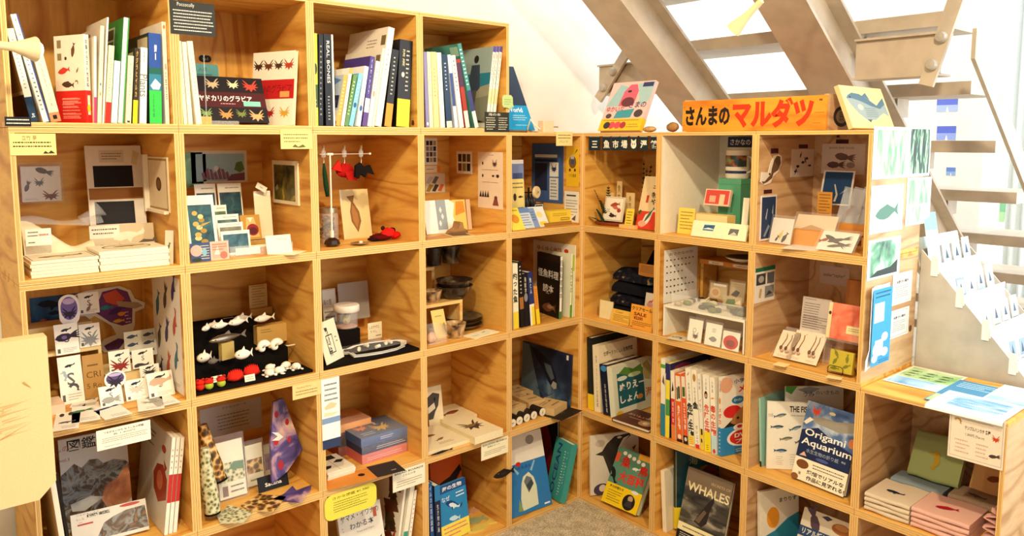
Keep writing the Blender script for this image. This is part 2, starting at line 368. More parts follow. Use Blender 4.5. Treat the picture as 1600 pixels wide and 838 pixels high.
RNAMES = {
 'R02': 'plywood cube under the small fish market curtain', 'R12': 'white-lined plywood cube holding a mug and a green box',
 'R22': 'plywood cube holding bagged squid cards under the fish drawing', 'R03': 'plywood cube holding dark shirts and orange sale cards',
 'R13': 'plywood cube holding a white riser, plates and bagged ornaments', 'R23': 'plywood cube holding earring cards and the coral pink box',
 'R04': 'plywood cube holding the fish colouring book', 'R14': 'plywood cube packed with bright illustrated fish guides',
 'R24': 'plywood cube holding the THE FISH and Origami Aquarium books', 'R05': 'bottom plywood cube holding the orca book beside the corner',
 'R15': 'bottom plywood cube holding the WHALES book', 'R25': 'bottom plywood cube holding the realistic origami book',
 'R34': 'plywood cube at the right end holding folded towels', 'R35': 'bottom plywood cube under the folded towels'}
GREYPLY = wood('pale_plywood_grain', 'd8b184', 'b88c5e', '5e3418', 'x')
for c in range(4):
    for r in range(2, 6):
        if c == 3 and r < 4: continue
        cube('R%d%d' % (c, r), 'R', YR[c], YR[c+1], ZZ[5-r], ZZ[6-r], RNAMES['R%d%d' % (c, r)], inner=WHITEPAINT if (c, r) == (1, 2) else GREYPLY if c >= 2 else None)
# ------------------------------------------------------------ steel staircase behind the turned run
def steel(name, h, ro=0.45):
    m, t, b = nt(name); b.inputs['Roughness'].default_value = ro; b.inputs['Specular IOR Level'].default_value = 0.4
    g = t.nodes.new('ShaderNodeNewGeometry'); n1 = N(t, 'ShaderNodeTexNoise', Scale=14.0, Detail=6.0); t.links.new(g.outputs['Position'], n1.inputs['Vector'])
    d = '%02x%02x%02x' % tuple(int(int(h[i:i+2], 16)*0.93) for i in (0, 2, 4))
    t.links.new(ramp(t, n1.outputs[0], [(0.35, d), (0.6, h)]), b.inputs['Base Color']); return m
GREY = steel('grey_painted_steel', 'c8b8a4'); BOLT = steel('bolt_steel', 'b5aca0', 0.3)
SLP = 0.7394; BZ = lambda x: 1.719 - SLP*(x-0.328)
st = thing('staircase', 'grey steel staircase climbing behind the turned run of cubes', 'staircase', Matrix.Translation((2.6, -0.5, 0)))
IST = Matrix.Translation((-2.6, 0.5, 0))
def slope_box(b, x0, x1, y0, y1, o0, o1, m):
    c = [V((x, y, BZ(x)+o)) for x in (x0, x1) for y in (y0, y1) for o in (o0, o1)]
    for q in ((0, 1, 3, 2), (4, 6, 7, 5), (0, 4, 5, 1), (2, 3, 7, 6), (0, 2, 6, 4), (1, 5, 7, 3)): b.face([IST @ c[k] for k in q], m)
for y0, y1 in ((-0.225, -0.055), (-0.89, -0.72)):
    b = MB()
    slope_box(b, -1.0, 2.62, y0, y1, 0, 0.014, GREY); slope_box(b, -1.0, 2.62, y0, y1, 0.186, 0.2, GREY)
    slope_box(b, -1.0, 2.62, y0+0.05, y0+0.06, 0.014, 0.186, GREY); slope_box(b, -1.0, 2.62, y1-0.012, y1, 0.014, 0.186, GREY)
    b.build('stringer', st)
b = MB(); slope_box(b, 0.39, 2.62, -1.262, -1.25, 0.06, 0.15, GREY); b.build('stringer', st)
for k in range(-5, 8):
    x = 0.438+0.275*k; z = 1.848-0.2033*k
    if z < 0.1 or z > 3: continue
    b = MB(); b.box(x, x+0.29, -1.145, -0.02, z, z+0.045, GREY, IST); b.box(x+0.1, x+0.2, -0.86, -0.85, z-0.07, z, GREY, IST)
    b.build('tread', st)
for y0, y1 in ((-0.055, 0.29), (-1.16, -0.89)):
    b = MB(); b.box(0.4, 0.41, y0, y1, 1.695, 1.82, GREY, IST); b.box(0.385, 0.49, y0, y1, 1.69, 1.697, GREY, IST); b.box(0.385, 0.49, y0, y1, 1.818, 1.825, GREY, IST)
    b.build('cross_beam', st)
for pts in (((940, 150), (985, 75), 0.27), ((1452, 124), (1493, 6), -1.155)):
    p0 = hit(*pts[0], 0, 0.38); p1 = hit(*pts[1], 0, 0.38); d = (p1-p0).normalized(); p1 = p0+d*0.42; n = V((0, d.z, -d.y))
    X = axes(p0, n, V((1, 0, 0)), d); b = MB(); X2 = IST @ X
    b.box(-0.022, 0.022, -0.014, 0.0, -0.02, (p1-p0).length, GREY, X2); b.box(0.016, 0.022, 0.0, 0.05, -0.02, (p1-p0).length, GREY, X2); br = b.build('brace', st)
    for h in (0.045, 0.13):
        b = MB(); b.lathe([(0, -0.035), (0.014, -0.033), (0.018, -0.025), (0.018, -0.013), (0, -0.013)], BOLT, X2 @ Matrix(((1, 0, 0, 0), (0, 0, 1, 0), (0, -1, 0, h), (0, 0, 0, 1))), 10); b.build('bolt', br, smooth=40)
# ------------------------------------------------------------ builders for the things on the shelves
Z = V((0, 0, 1))
def upright(pA, pB, top, lean, t=0.0):
    """Frame of a board whose foot runs pA-pB and whose top edge is seen at pixel `top`; leans back by `lean` degrees."""
    ex = (pB-pA); ex.z = 0; w = ex.length; ex.normalize(); e0 = Z.cross(ex); l = math.radians(lean)
    ez = Z*math.cos(l) + e0*math.sin(l); ey = e0*math.cos(l) - Z*math.sin(l)
    o = pA + Z*(t*math.sin(abs(l))+0.0004)
    d = ray(*top); k = (o-CAM).dot(ey)/d.dot(ey); h = (CAM+d*k-o).dot(ez)
    return axes(o, ex, ey, ez), w, h
def stand(q, A, B, top, lean=8, d=None, dz=0, t=0.002):
    if d is None: pA, pB = q.F(*A, dz), q.F(*B, dz)
    else:
        dd = d if isinstance(d, tuple) else (d, d); pA, pB = q.P(*A, dd[0]), q.P(*B, dd[1])
        if dz is None: pA.z = pB.z = (pA.z+pB.z)/2
        else: pA.z = pB.z = q.z0+dz
    return upright(pA, pB, top, lean, t) + (t,)
def lie(q, A, B, C, dz=0.0, t=0.001, z=None):
    """A flat thing: near-left, near-right and far-left corners seen on its top face."""
    zt = (q.z0 if z is None else z)+dz+t+0.0004
    a, b, c = (hit(*p, 2, zt) for p in (A, B, C)); ex = b-a; w = ex.length; ex.normalize(); ez = Z.cross(ex)
    return axes(a, ex, -Z, ez), w, (c-a).dot(ez), t
def onback(q, A, C, t=0.0008, d=None):
    d = q.D-t-0.0006 if d is None else d
    a, c = q.P(*A, d), q.P(*C, d)
    return axes(a, q.R, q.I, Z), (c-a).dot(q.R), c.z-a.z, t
def onside(q, A, C, t=0.0008):
    a, c = q.S(*A), q.S(*C); ex = V((0, -1, 0)) if q.run == 'L' else V((1, 0, 0)); ey = Z.cross(ex)
    return axes(a-ey*(t+0.0006), ex, ey, Z), (c-a).dot(ex), c.z-a.z, t
def onfront(q, A, C, t=0.0007, d=-0.0022): return onback(q, A, C, t, d)
def slab(X, base, marks, fin='paper', back=None):
    X, w, h, t = X; b = MB(); b.box(0, w, 0, t, 0, h, M(base, fin) if isinstance(base, str) else base)
    prints(b, (0, 0, 0), (1, 0, 0), (0, 0, 1), (0, -1, 0), w, h, marks, fin); return b
def card(name, label, cat, X, base='f6efdf', marks=(), group=None, fin='paper'):
    return tag(slab(X, base, marks, fin).build(name, mat=X[0]), label, cat, group)
def round_card(name, label, cat, X, base, marks=(), r=0.15, group=None, pts=None):
    """A card with rounded corners (or with outline pts in u, v)."""
    X, w, h, t = X; b = MB(); R = r*min(w, h)
    if pts is None:
        P = []
        for cx, cy, a0 in ((w-R, h-R, 0), (R, h-R, 90), (R, R, 180), (w-R, R, 270)):
            P += [(cx+R*math.cos(math.radians(a0+i*22.5)), cy+R*math.sin(math.radians(a0+i*22.5))) for i in range(5)]
    else: P = [(u*w, v*h) for u, v in pts]
    b.prism(P, -t, 0, M(base) if isinstance(base, str) else base, Matrix(((1, 0, 0, 0), (0, 0, -1, 0), (0, 1, 0, 0), (0, 0, 0, 1))))
    prints(b, (0, 0, 0), (1, 0, 0), (0, 0, 1), (0, -1, 0), w, h, marks)
    return tag(b.build(name, mat=X), label, cat, group)
def book(label, X, cover='f4ead2', front=(), spine=(), back=(), band=None, name='book', cat='book', side='l', pages='f3e6c8', group=None, fin='gloss', hard=True):
    """Cover folded round a page block, perhaps with a paper band: front faces -y, the spine sits at x=0 ('l') or x=w ('r')."""
    X, w, h, t = X; r = thing(name, label, cat, X, group); ct = min(0.0022 if hard else 0.0007, t*0.3); b = MB()
    mm = M(cover, fin) if isinstance(cover, str) else cover
    b.box(0, w, 0, ct, 0, h, mm); b.box(0, w, t-ct, t, 0, h, mm)
    if side == 'l': b.box(0, ct, ct, t-ct, 0, h, mm)
    else: b.box(w-ct, w, ct, t-ct, 0, h, mm)
    prints(b, (0, 0, 0), (1, 0, 0), (0, 0, 1), (0, -1, 0), w, h, front, fin); prints(b, (w, t, 0), (-1, 0, 0), (0, 0, 1), (0, 1, 0), w, h, back, fin)
    so = ((0, t, 0), (0, -1, 0), (-1, 0, 0)) if side == 'l' else ((w, 0, 0), (0, 1, 0), (1, 0, 0))
    prints(b, so[0], so[1], (0, 0, 1), so[2], t, h, spine, fin)
    b.build('cover', r); g = min(0.003, w*.05); b = MB(); x0, x1 = (ct+0.0002, w-g) if side == 'l' else (g, w-ct-0.0002)
    b.box(x0, x1, ct+0.0001, t-ct-0.0001, g*(1 if hard else .2), h-g*(1 if hard else .2), M(pages, 'matte')); b.build('pages', r)
    if band:
        col, f = band[0], band[1]; bm = M(col, 'gloss'); e = 0.0004; b = MB(); hh = h*f
        b.box(-e if side == 'l' else 0, w+e, -e-0.0002, -0.0002, 0.0003, hh, bm); b.box(0 if side == 'l' else 0, w, t+0.0002, t+0.0002+e, 0.0003, hh, bm)
        if side == 'l': b.box(-e-0.0002, -0.0002, -e-0.0002, t+e+0.0002, 0.0003, hh, bm)
        else: b.box(w+0.0002, w+e+0.0002, -e-0.0002, t+e+0.0002, 0.0003, hh, bm)
        prints(b, (0, -e-0.0002, 0), (1, 0, 0), (0, 0, 1), (0, -1, 0), w, hh, band[2] if len(band) > 2 else (), 'gloss')
        s2 = ((-e-0.0002, t, 0), (0, -1, 0), (-1, 0, 0)) if side == 'l' else ((w+e+0.0002, 0, 0), (0, 1, 0), (1, 0, 0))
        prints(b, s2[0], s2[1], (0, 0, 1), s2[2], t, hh, band[3] if len(band) > 3 else (), 'gloss')
        prints(b, (w, t+e+0.0002, 0), (-1, 0, 0), (0, 0, 1), (0, 1, 0), w, hh, band[4] if len(band) > 4 else (), 'gloss')
        b.build('belly_band', r)
    return r
ROW, LIM = {}, {}
def sp(q, label, px, cover, row=0, d=0.02, **kw):
    """A book standing spine outwards: px = spine foot left x, right x, foot y, top-left x, top y as photographed. Rows are settled and built by shelve()."""
    if 'spine' not in kw: kw['spine'] = ()
    xl, xr, yb, xt, yt = px; dz = kw.get('dz', 0); zf = q.z0+dz
    a0, a1, tp = q.al(q.P(xl, yb, d)), q.al(q.P(xr, yb, d)), q.P(xt, yt, d)
    z0 = q.P(xl, yb, d).z; at, zt = q.al(tp), tp.z
    th = math.atan2(at-a0, zt-z0)
    if abs(z0-zf) > .02: a0 += (zf-z0)*math.tan(th); a1 += (zf-z0)*math.tan(th); z0 = zf
    t = abs(a1-a0)*math.cos(th)-.0004; h = math.hypot(at-a0, zt-zf)
    ROW.setdefault((id(q), row), []).append(dict(q=q, label=label, cover=cover, d=d, kw=kw, b=a0, th=th, t=t, h=h))
def _quad(e, b=None):
    c, s = math.cos(e['th']), math.sin(e['th']); t, h = e['t'], e['h']; b = e['b'] if b is None else b
    BL, BR = ((b, t*s), (b+t*c, 0)) if s >= 0 else ((b, 0), (b+t*c, -t*s))
    return [BL, BR, (BR[0]+h*s, BR[1]+h*c), (BL[0]+h*s, BL[1]+h*c)]
def _xs(Q, z):
    r = []
    for (x0, z0), (x1, z1) in zip(Q, Q[1:]+Q[:1]):
        if min(z0, z1)-1e-9 <= z <= max(z0, z1)+1e-9: r += [x0, x1] if abs(z1-z0) < 1e-9 else [x0+(x1-x0)*(z-z0)/(z1-z0)]
    return r
def _pen(A, B):
    m = -1
    for z in [p[1] for p in A+B]:
        a, b = _xs(A, z), _xs(B, z)
        if a and b: m = max(m, max(a)-min(b))
    return m
def shelve():
    """Settle every row so that leaning books touch without cutting into each other or the cube, then build them."""
    for key, L in ROW.items():
        q = L[0]['q']; lo, hi = LIM.get(key, (0, q.W)); lo += .0008; hi -= .0008
        for tries in range(30):
            for i, e in enumerate(L):
                m = lo-min(p[0] for p in _quad(e))
                for f in L[:i]: m = max(m, _pen(_quad(f), _quad(e))+.002)
                if m > 0: e['b'] += m
            for i in range(len(L)-1, -1, -1):
                e = L[i]; m = max(p[0] for p in _quad(e))-hi
                for f in L[i+1:]: m = max(m, _pen(_quad(e), _quad(f))+.002)
                if m > 0: e['b'] -= m
            bad = max(lo-min(p[0] for p in _quad(e)) for e in L)
            if bad < 1e-4: break
            for e in L: e['t'] *= .965; e['th'] *= .95
        for e in L:
            Q = _quad(e); c, s = math.cos(e['th']), math.sin(e['th']); rr = q.R*c - Z*s; uu = q.R*s + Z*c; kw = dict(e['kw'])
            dz = kw.pop('dz', 0); w = kw.pop('w', .18); side = kw.pop('side', ())
            o = q.at(Q[1][0], e['d'], 0) + Z*(dz+.0004+Q[1][1])
            X = axes(o, q.I, -rr, uu), min(w, q.D-e['d']-.004), e['h'], e['t']
            kw.update(dict(front=side) if q.run == 'R' else dict(back=side)); book(e['label'], X, e['cover'], **kw)
def at_px(p0, size_px):      # metres covered by so many photograph pixels at a point
    return size_px/FPX*(p0-CAM).dot(FW)
def sign(label, X, base, marks, name='sign_card', cat='sign', group=None): return card(name, label, cat, X, base, marks, group)
def clear_pack(name, label, cat, X, thick, inner, group=None, puff=0.5):
    """A thin clear bag, puffed a little, around a printed card (the part `insert`)."""
    X, w, h, t = X; r = thing(name, label, cat, X, group); b = MB(); rows = []
    rn = random.Random(len(label)*7+int(w*1e4))
    for i in range(9):
        v = i/8; rows.append([V((w*u, -thick*puff*4*u*(1-u)*4*v*(1-v)*(0.6+0.5*rn.random())-0.0012, h*v)) for u in [j/8 for j in range(9)]])
    b.grid(rows, CLEAR('clear_plastic_film')); b.build('film', r, smooth=True)
    ib = MB(); ib.box(w*.06, w*.94, 0, max(t, 0.0006), h*.04, h*.9, M(inner[0])); prints(ib, (w*.06, 0, h*.04), (1, 0, 0), (0, 0, 1), (0, -1, 0), w*.88, h*.86, inner[1]); ib.build('insert', r)
    return r
NAVY, RED, YEL, CRM, BLK, TEAL = '22345c', 'd3241c', 'f7d417', 'f5ead0', '17151a', '1f7f86'
INK = '2a2320'
# ============================================================ top row, back wall
q = BX['L01']; G = 'books in the top left cube'
sp(q, 'white and navy book leaning against the far left cube side', (48, 60, 191, 9, 45), 'f3ecdc', spine=[('r', '1f3a55', 0, 0, 1, .27), ('t', 'ffffff', 'aq', .5, .07, .05, {'rot': -90}), ('l', '8a8070', .35, .35, .65, .9, 14, 4)], side=[('r', '1a2433', 0, 0, 1, .3), ('r', 'b99a72', .1, .34, 1, .95)], w=.2, group=G)
sp(q, 'tall white book with bold black spine letters behind the clip lamp', (60.5, 72, 191, 8.5, 22), 'fbf6ea', spine=[('v', BLK, '海EH', .5, .97, .06, {'sx': .16, 'bold': .02}), ('r', '3d4f8f', .8, 0, 1, 1), ('l', '6a6050', .3, .1, .6, .6, 12, 5)], w=.2, group=G)
sp(q, 'cream book with a column of black characters, last of the left-leaning three', (73.5, 90, 191, 44, 84), 'f2e3c4', spine=[('v', INK, '釣魚図鑑海の生き物', .5, .86, .068, {'sx': .2}), ('r', 'd58b5a', 0, 0, 1, .14), ('r', BLK, .3, .04, .7, .1)], w=.2, group=G)
art = [('r', 'f3e8d6', 0, 0, 1, 1), ('r', 'd8251b', 0, 0, 1, .37), ('s', '6b4224', 'fish', .64, .83, .34, 75), ('s', 'd23a2a', 'fish', .3, .6, .42, 10), ('s', '4c3320', 'fish', .42, .44, .42, -4), ('r', '8f7d55', .1, .86, .24, .95), ('r', '8f7d55', .1, .72, .24, .8), ('e', '4c3320', .38, .74, .04, .02), ('s', '86604a', 'fish', .76, .6, .14, 60), ('s', '86604a', 'shrimp', .72, .47, .12, 0), ('l', 'f7b0a0', .2, .06, .8, .3, 7)]
book('thick white fish picture encyclopedia with a red paper band', stand(q, (90, 191), (136, 192), (132, 53), 1, (.13, .03), 0, .014), 'f6eddc', art, [('v', BLK, 'お魚イラスト大百科', .5, .95, .058, {'sx': .5, 'bold': .02})], band=('d8251b', .37, [('l', 'f7a090', .2, .1, .85, .8, 6)], [('r', 'f3e4c0', .3, .25, .8, .85), ('e', YEL, .5, .45, .3, .12)]), side='r', group=G)
LIM[(id(q), 1)] = (q.al(q.P(145, 192, .03)), q.W)
sp(q, 'white book with orange spine letters and a pink foot', (144, 149, 192, 146, 57), 'f7efdd', spine=[('v', 'c8692c', 'さかな', .5, .95, .06, {'sx': .3}), ('r', 'dd3f73', 0, 0, 1, .3)], w=.19, row=1, group=G)
sp(q, 'plain cream book with orange dots between pink and red books', (149.5, 157, 192.5, 158, 41), 'f3e6c4', spine=[('e', 'd99b3a', .5, .3, .2, .02), ('e', '4c7f9a', .5, .4, .2, .015), ('l', '9a8a6a', .4, .5, .6, .7, 6, 6)], side=[('r', 'e8ddc8', 0, .6, 1, 1), ('e', '7a6a58', .4, .93, .12, .03)], w=.21, row=1, group=G)
sp(q, 'tall white book standing third from the fish encyclopedia', (157.5, 161, 193, 170, 28), 'faf5e6', spine=[('l', '9a8a6a', .4, .5, .6, .8, 6, 6)], side=[('r', 'efe9da', 0, 0, 1, 1)], w=.22, row=1, group=G)
sp(q, 'short cream book with a red lower third', (161.5, 172, 193, 172, 72), 'f6e9c0', spine=[('r', 'd0301f', 0, 0, 1, .27), ('l', 'b0904a', .35, .4, .65, .85, 12, 6)], w=.18, row=1, group=G)
sp(q, 'slim light blue book left of the tall green one', (172.5, 184, 193, 181, 96), 'cfeaf2', spine=[('v', '2a8fb0', 'さかなと', .5, .93, .08, {'sx': .25}), ('r', 'f5f2e8', 0, 0, 1, .35)], w=.17, row=1, group=G)
sp(q, 'tall green and white book with small photo squares on its side', (184.5, 195.5, 193, 199, 29), 'f3f2e0', spine=[('v', '4c7a3a', 'フィールド', .45, .9, .05, {'sx': .3}), ('r', '3f9a48', .75, 0, 1, 1)], side=[('r', '2f8f3f', 0, 0, 1, 1), ('r', 'c9d7b8', .2, .72, .6, .94), ('r', '4f4a35', .25, .82, .55, .92), ('r', '4f4a35', .25, .72, .55, .8)], w=.2, row=1, group=G)
sp(q, 'small cream book just right of the tall green one', (196.5, 207, 193.5, 204, 88), 'f4e7c0', spine=[('r', '40362a', .3, .01, .8, .04), ('l', 'a08a5a', .4, .3, .6, .9, 12, 6)], w=.15, row=1, group=G)
sp(q, 'dark book with gilt letters and a yellow paper foot', (207.5, 216.5, 193.5, 214.5, 76), '3a2c1c', spine=[('v', 'e9b94a', 'クジラとイルカ', .5, .97, .085, {'sx': .3, 'bold': .02}), ('r', YEL, 0, 0, 1, .31)], side=[('r', '20301f', 0, 0, 1, 1), ('r', 'd8c9a0', .4, .8, .9, .95)], w=.18, row=1, group=G)
sp(q, 'white plants book between the gilt-lettered and whale books', (219, 231.5, 193.5, 223, 75), 'fbf7ea', spine=[('t', '6a6a5a', 'Plants', .5, .5, .13, {'rot': -90}), ('v', BLK, '植物図', .5, .96, .05, {'sx': .3})], w=.19, row=1, group=G)
sp(q, 'blue whale book with a bright green foot', (234, 257, 193.5, 233.5, 52), '2a4fa0', spine=[('r', '38c44a', 0, 0, 1, .37), ('r', '2f7f9a', 0, .37, 1, .55), ('r', '1d5f50', 0, .55, 1, .62), ('p', 'eaf2f2', [(.1, .42), (.5, .5), (.95, .44), (.8, .38), (.3, .38)]), ('v', 'ffffff', '鯨', .55, .88, .085, {'sx': .33, 'bold': .03}), ('r', 'ffffff', .5, .71, .58, .78), ('v', '1c6a2a', 'くじらの本', .35, .33, .05, {'sx': .4})], side=[('r', '20301f', 0, 0, 1, 1), ('r', 'd8c9a0', .5, .84, .95, .96)], w=.2, row=1, group=G)
sp(q, 'slim white book at the right end of the top left cube', (258.5, 266, 193.5, 252.5, 34), 'f8f1de', spine=[('v', INK, '海と生きる', .5, .6, .07, {'sx': .35}), ('e', 'c58a4a', .5, .95, .3, .02)], w=.2, row=1, group=G)
card('price_card', 'small black card with white handwriting on the top left cube edge', 'sign', onfront(q, (8, 197), (48, 183)), '141414', [('l', 'f2eee0', .05, .12, .95, .88, 2, 1.6)])
# clip lamp
def spot_lamp(label, tip, mouth, mr, powr, aim, lit, arm):
    d = (mouth-tip).normalized(); L = (mouth-tip).length; X = axes(tip, *(lambda a: (a, d.cross(a), d))(d.cross(Z).normalized() if abs(d.z) < .9 else V((1, 0, 0))))
    r = thing('clip_lamp', label, 'lamp', X); sh = M('ead2a4', 'matte'); b = MB()
    b.lathe([(0, -.01), (.009, -.01), (.010, L*.3), (mr*.62, L*.62), (mr, L), (mr*.95, L), (mr*.56, L*.62), (.006, L*.32), (0, L*.32)], sh, n=24); b.build('lamp_shade', r, smooth=40)
    m, t, bs = nt('lit_bulb'); bs.inputs['Emission Color'].default_value = (1, .74, .36, 1); bs.inputs['Emission Strength'].default_value = lit
    b = MB(); b.blob((0, 0, L*.93), mr*.8, mr*.8, mr*.75, m, n=16, k=9); b.build('bulb', r, smooth=True)
    b = MB(); b.tube([X.inverted() @ V(p) for p in [tip]+arm], .006, M('e8dcc4', 'matte')); b.box(-.018, .018, -.015, .015, -.02, .02, M('d9cdb4', 'matte'), X.inverted() @ Matrix.Translation(arm[-1])); b.build('arm', r, smooth=40)
    lamp('lamp_glow', 'SPOT', mouth-d*.004, aim, powr, (1, .68, .32), .02, 165, .5)
t0 = V((-2.0, -.14, 1.71)); spot_lamp('glowing white cone lamp clipped beside the top left cube', hit(2, 71, 1, -.14), hit(55, 77, 1, -.12), .028, 9, V((-.3, .06, 1.2)), 22, [V((-2.03, -.13, 1.72)), V((-2.05, .02, 1.74)), V((-1.955, .06, 1.73))])
spot_lamp('white cone lamp hanging above the turned run before the stairs', hit(1186, 5, 0, -.2), hit(1146, 47, 0, -.2), .024, 9, V((0.02, -.05, .7)), 10, [V((-.2, -.95, 1.95)), V((-.35, -1.35, 2.2)), V((-.5, -1.5, 2.98))])
q = BX['L11']; G = 'thin white books in the hermit crab cube'
for i, (p, lb) in enumerate((((287, 293, 194, 276.5, 64), 'thin white book nearest the left side of the hermit crab cube'), ((294, 301, 194, 283.5, 65.5), 'thin white book in the middle of the leaning three'), ((302, 311, 194, 287, 64), 'thin cream book at the right of the leaning three'))):
    sp(q, lb, p, 'f6ecd2', spine=[('l', 'b5a27a', .4, .35, .6, .8, 10, 6)], w=.2, group=G, hard=False)
CR = [('r', '1b1416', 0, 0, 1, 1), ('r', '4a1418', 0, .33, 1, .66)]
cr2 = lambda u, v, s, c: ('s', c, 'crab', u, v, s, 0, .8)
book('black landscape hermit crab photo book facing out on its stand', stand(q, (306, 194), (421, 193.5), (309, 118), 20, (.07, .07), .004, .012), '1b1416', CR + [cr2(.3, .84, .2, 'b9a27e'), cr2(.58, .84, .17, 'd8c79a'), cr2(.82, .82, .22, 'd8402f'), cr2(.16, .2, .17, '7f9a5a'), cr2(.42, .18, .2, 'c8884a'), cr2(.63, .2, .16, '6f7a3a'), cr2(.84, .16, .22, 'd8a06a'), ('t', 'f5efe0', 'ヤドカリのグラビア', .45, .52, .14, {'wf': .72, 'bold': .02}), ('l', 'd0a0a0', .36, .38, .6, .43, 1), ('r', '7fc2b4', .68, .36, .92, .47)], group='hermit crab photo books')
book('white and red hermit crab photo book against the cube side', stand(q, (404, 192), (469.5, 194), (467, 80), 6, (.2, .04), 0, .012), 'f3ead6', [('r', 'c01f24', 0, .36, 1, .62), cr2(.14, .82, .26, '4a2a20'), cr2(.38, .82, .26, '6a3526'), cr2(.62, .82, .24, '4a3026'), cr2(.86, .82, .26, 'b5402c'), cr2(.45, .18, .26, 'b02a26'), cr2(.8, .18, .26, 'd0a23a'), ('t', '7a1014', 'リのグラビア', .6, .5, .12, {'wf': .7}), ('r', 'd8a05a', .68, .38, .9, .46)], group='hermit crab photo books')
round_card('crab_sign', 'teal handwritten sign with a white hermit crab cut-out', 'sign', stand(q, (303, 158), (345, 157), (303, 99), 4, .2, .05), '6fb3a8', [('l', '2f6a62', .1, .5, .75, .8, 4), ('t', '2f6a62', '入荷', .4, .88, .1), ('e', 'f4f1e6', .7, .28, .26, .16), ('e', '2a2a2a', .76, .32, .1, .07)], .12)
round_card('oval_tag', 'small black oval tag on the back of the hermit crab cube', 'tag', onback(q, (311, 96.5), (330, 87)), '151313', [('t', 'c8c0b0', 'no.1', .5, .5, .5)], .5)
r = thing('book_stand', 'clear acrylic stand with a wooden block before the black crab book', 'stand', axes(q.P(311, 194, .03)*1.0, q.R, q.I, Z)); zf = q.z0 - r.location.z
w_ = at_px(r.location, 20); b = MB(); b.box(0, w_, 0, .02, zf+.0005, zf+at_px(r.location, 13), M('d9a765', 'matte')); b.build('block', r)
b = MB(); b.box(w_*.55, w_*.62, -.003, 0, zf+.0005, zf+.19, CLEAR('clear_acrylic', alpha=.14)); b.box(w_*.1, w_*3.4, .02, .022, zf+.0005, zf+.012, CLEAR('clear_acrylic')); b.build('acrylic_back', r)
card('chalkboard_sign', 'dark chalkboard price sign taped at the top of the second column', 'sign', onfront(q, (267, 52), (335, 7)), '33332f', [('t', 'e8e4d6', 'Poccocolly', .35, .88, .16, {'wf': .38}), ('l', 'e8e4d6', .06, .08, .96, .76, 7, 1.1)])
q = BX['L21']; G = 'books in the REAL BONES cube'
sp(q, 'yellow green book at the left of the REAL BONES cube', (492, 499.5, 197, 490, 52), 'c5c92f', spine=[('r', '3a5a22', 0, .2, 1, .45), ('e', '25401a', .5, .62, .4, .06), ('l', 'f5f2c0', .3, .05, .7, .3, 6, 6)], w=.2, group=G)
sp(q, 'black book between the yellow green book and REAL BONES', (500, 507, 197, 500, 54), '18161a', spine=[('l', '9a9484', .3, .1, .7, .9, 14, 6)], w=.2, group=G)
sp(q, 'black book with REAL BONES in white on its spine', (507.5, 519, 197, 503.5, 53), '141216', spine=[('t', 'f5f2ea', 'REAL BONES', .55, .7, .05, {'rot': -90, 'wf': 5.4}), ('l', 'c8c0b0', .35, .06, .65, .34, 8, 5)], w=.21, group=G)
sp(q, 'thin white book right beside REAL BONES', (519.3, 522, 197, 515.5, 54), 'f4efe2', w=.2, group=G)
bl = [('r', 'b9c2cc', 0, 0, 1, 1), ('p', '5a7fb0', [(.1, .95), (.6, .97), (.95, .9), (.7, .82), (.2, .84)]), ('r', '2f2a3a', .35, .35, .95, .6), ('p', '5a4a6a', [(.45, .4), (.6, .55), (.9, .5), (.8, .38)]), ('r', 'e8dcb8', 0, .1, 1, .3), ('l', '4a4636', .1, .2, .9, .27, 2), ('r', '9a3a2c', 0, 0, 1, .08), ('e', '8a7a3a', .85, .2, .08, .06)]
sp(q, 'blue grey illustrated cover with a slim orange spine, leaning right', (552, 558.5, 196.5, 565, 120), 'e9a23a', spine=[('l', 'fff0d0', .3, .2, .7, .9, 10, 6)], side=bl, w=.17, group=G)
sp(q, 'white leaning book right of the orange spine', (559, 564, 196.5, 573, 109), 'f8f3e4', spine=[('l', '6a5a40', .3, .3, .7, .8, 10, 6), ('r', 'd8a03a', 0, .9, 1, 1)], w=.17, group=G)
sp(q, 'slim leaning green book', (564.5, 570.5, 196.5, 579, 120), '5f8a4a', spine=[('l', 'e8f0d0', .3, .2, .7, .9, 10, 6)], w=.16, group=G)
sp(q, 'sky blue leaning book left of the colourful lettering', (571, 578, 196.5, 587, 118), '7cc4dc', spine=[('l', 'f8fcff', .3, .2, .7, .9, 10, 6), ('e', '2a5a8a', .5, .4, .35, .05)], w=.16, group=G)
sp(q, 'white leaning book with colourful spine lettering', (578.5, 585, 196.5, 592, 106), 'f8f4ee', spine=[('v', '7a4fa0', '日本の魚', .5, .95, .09, {'sx': .3}), ('e', '2f5a9a', .5, .3, .35, .05), ('v', 'd0603a', '図鑑', .5, .5, .08, {'sx': .3})], w=.16, group=G)
sp(q, 'purple and white leaning book', (585.5, 593, 196.5, 599, 90.5), '4a3a86', spine=[('v', 'ffffff', 'イルカ・クジラ', .5, .97, .07, {'sx': .3}), ('r', 'f2eef4', 0, .1, 1, .4), ('r', '5a3a86', 0, 0, 1, .2)], w=.17, group=G)
sp(q, 'white leaning book with a faint face on its spine', (593.5, 600, 197, 608, 98), 'f6efe0', spine=[('e', 'd0a080', .5, .5, .3, .05), ('l', '8a7a60', .3, .55, .7, .9, 8, 6)], w=.17, group=G)
wb = [('r', 'f3ead8', 0, 0, 1, 1), ('r', '7a6a4a', .86, .82, .97, .92), ('r', '4a4030', .12, .1, .17, .16), ('l', '8a7a60', .5, .8, .8, .9, 3), ('r', '7a6a4a', .86, .68, .97, .78)]
sp(q, 'cream book with its printed cover showing, second tallest of the leaning group', (600.5, 604.5, 197, 618, 78), 'f4e8cc', spine=[], side=wb, w=.24, group=G)
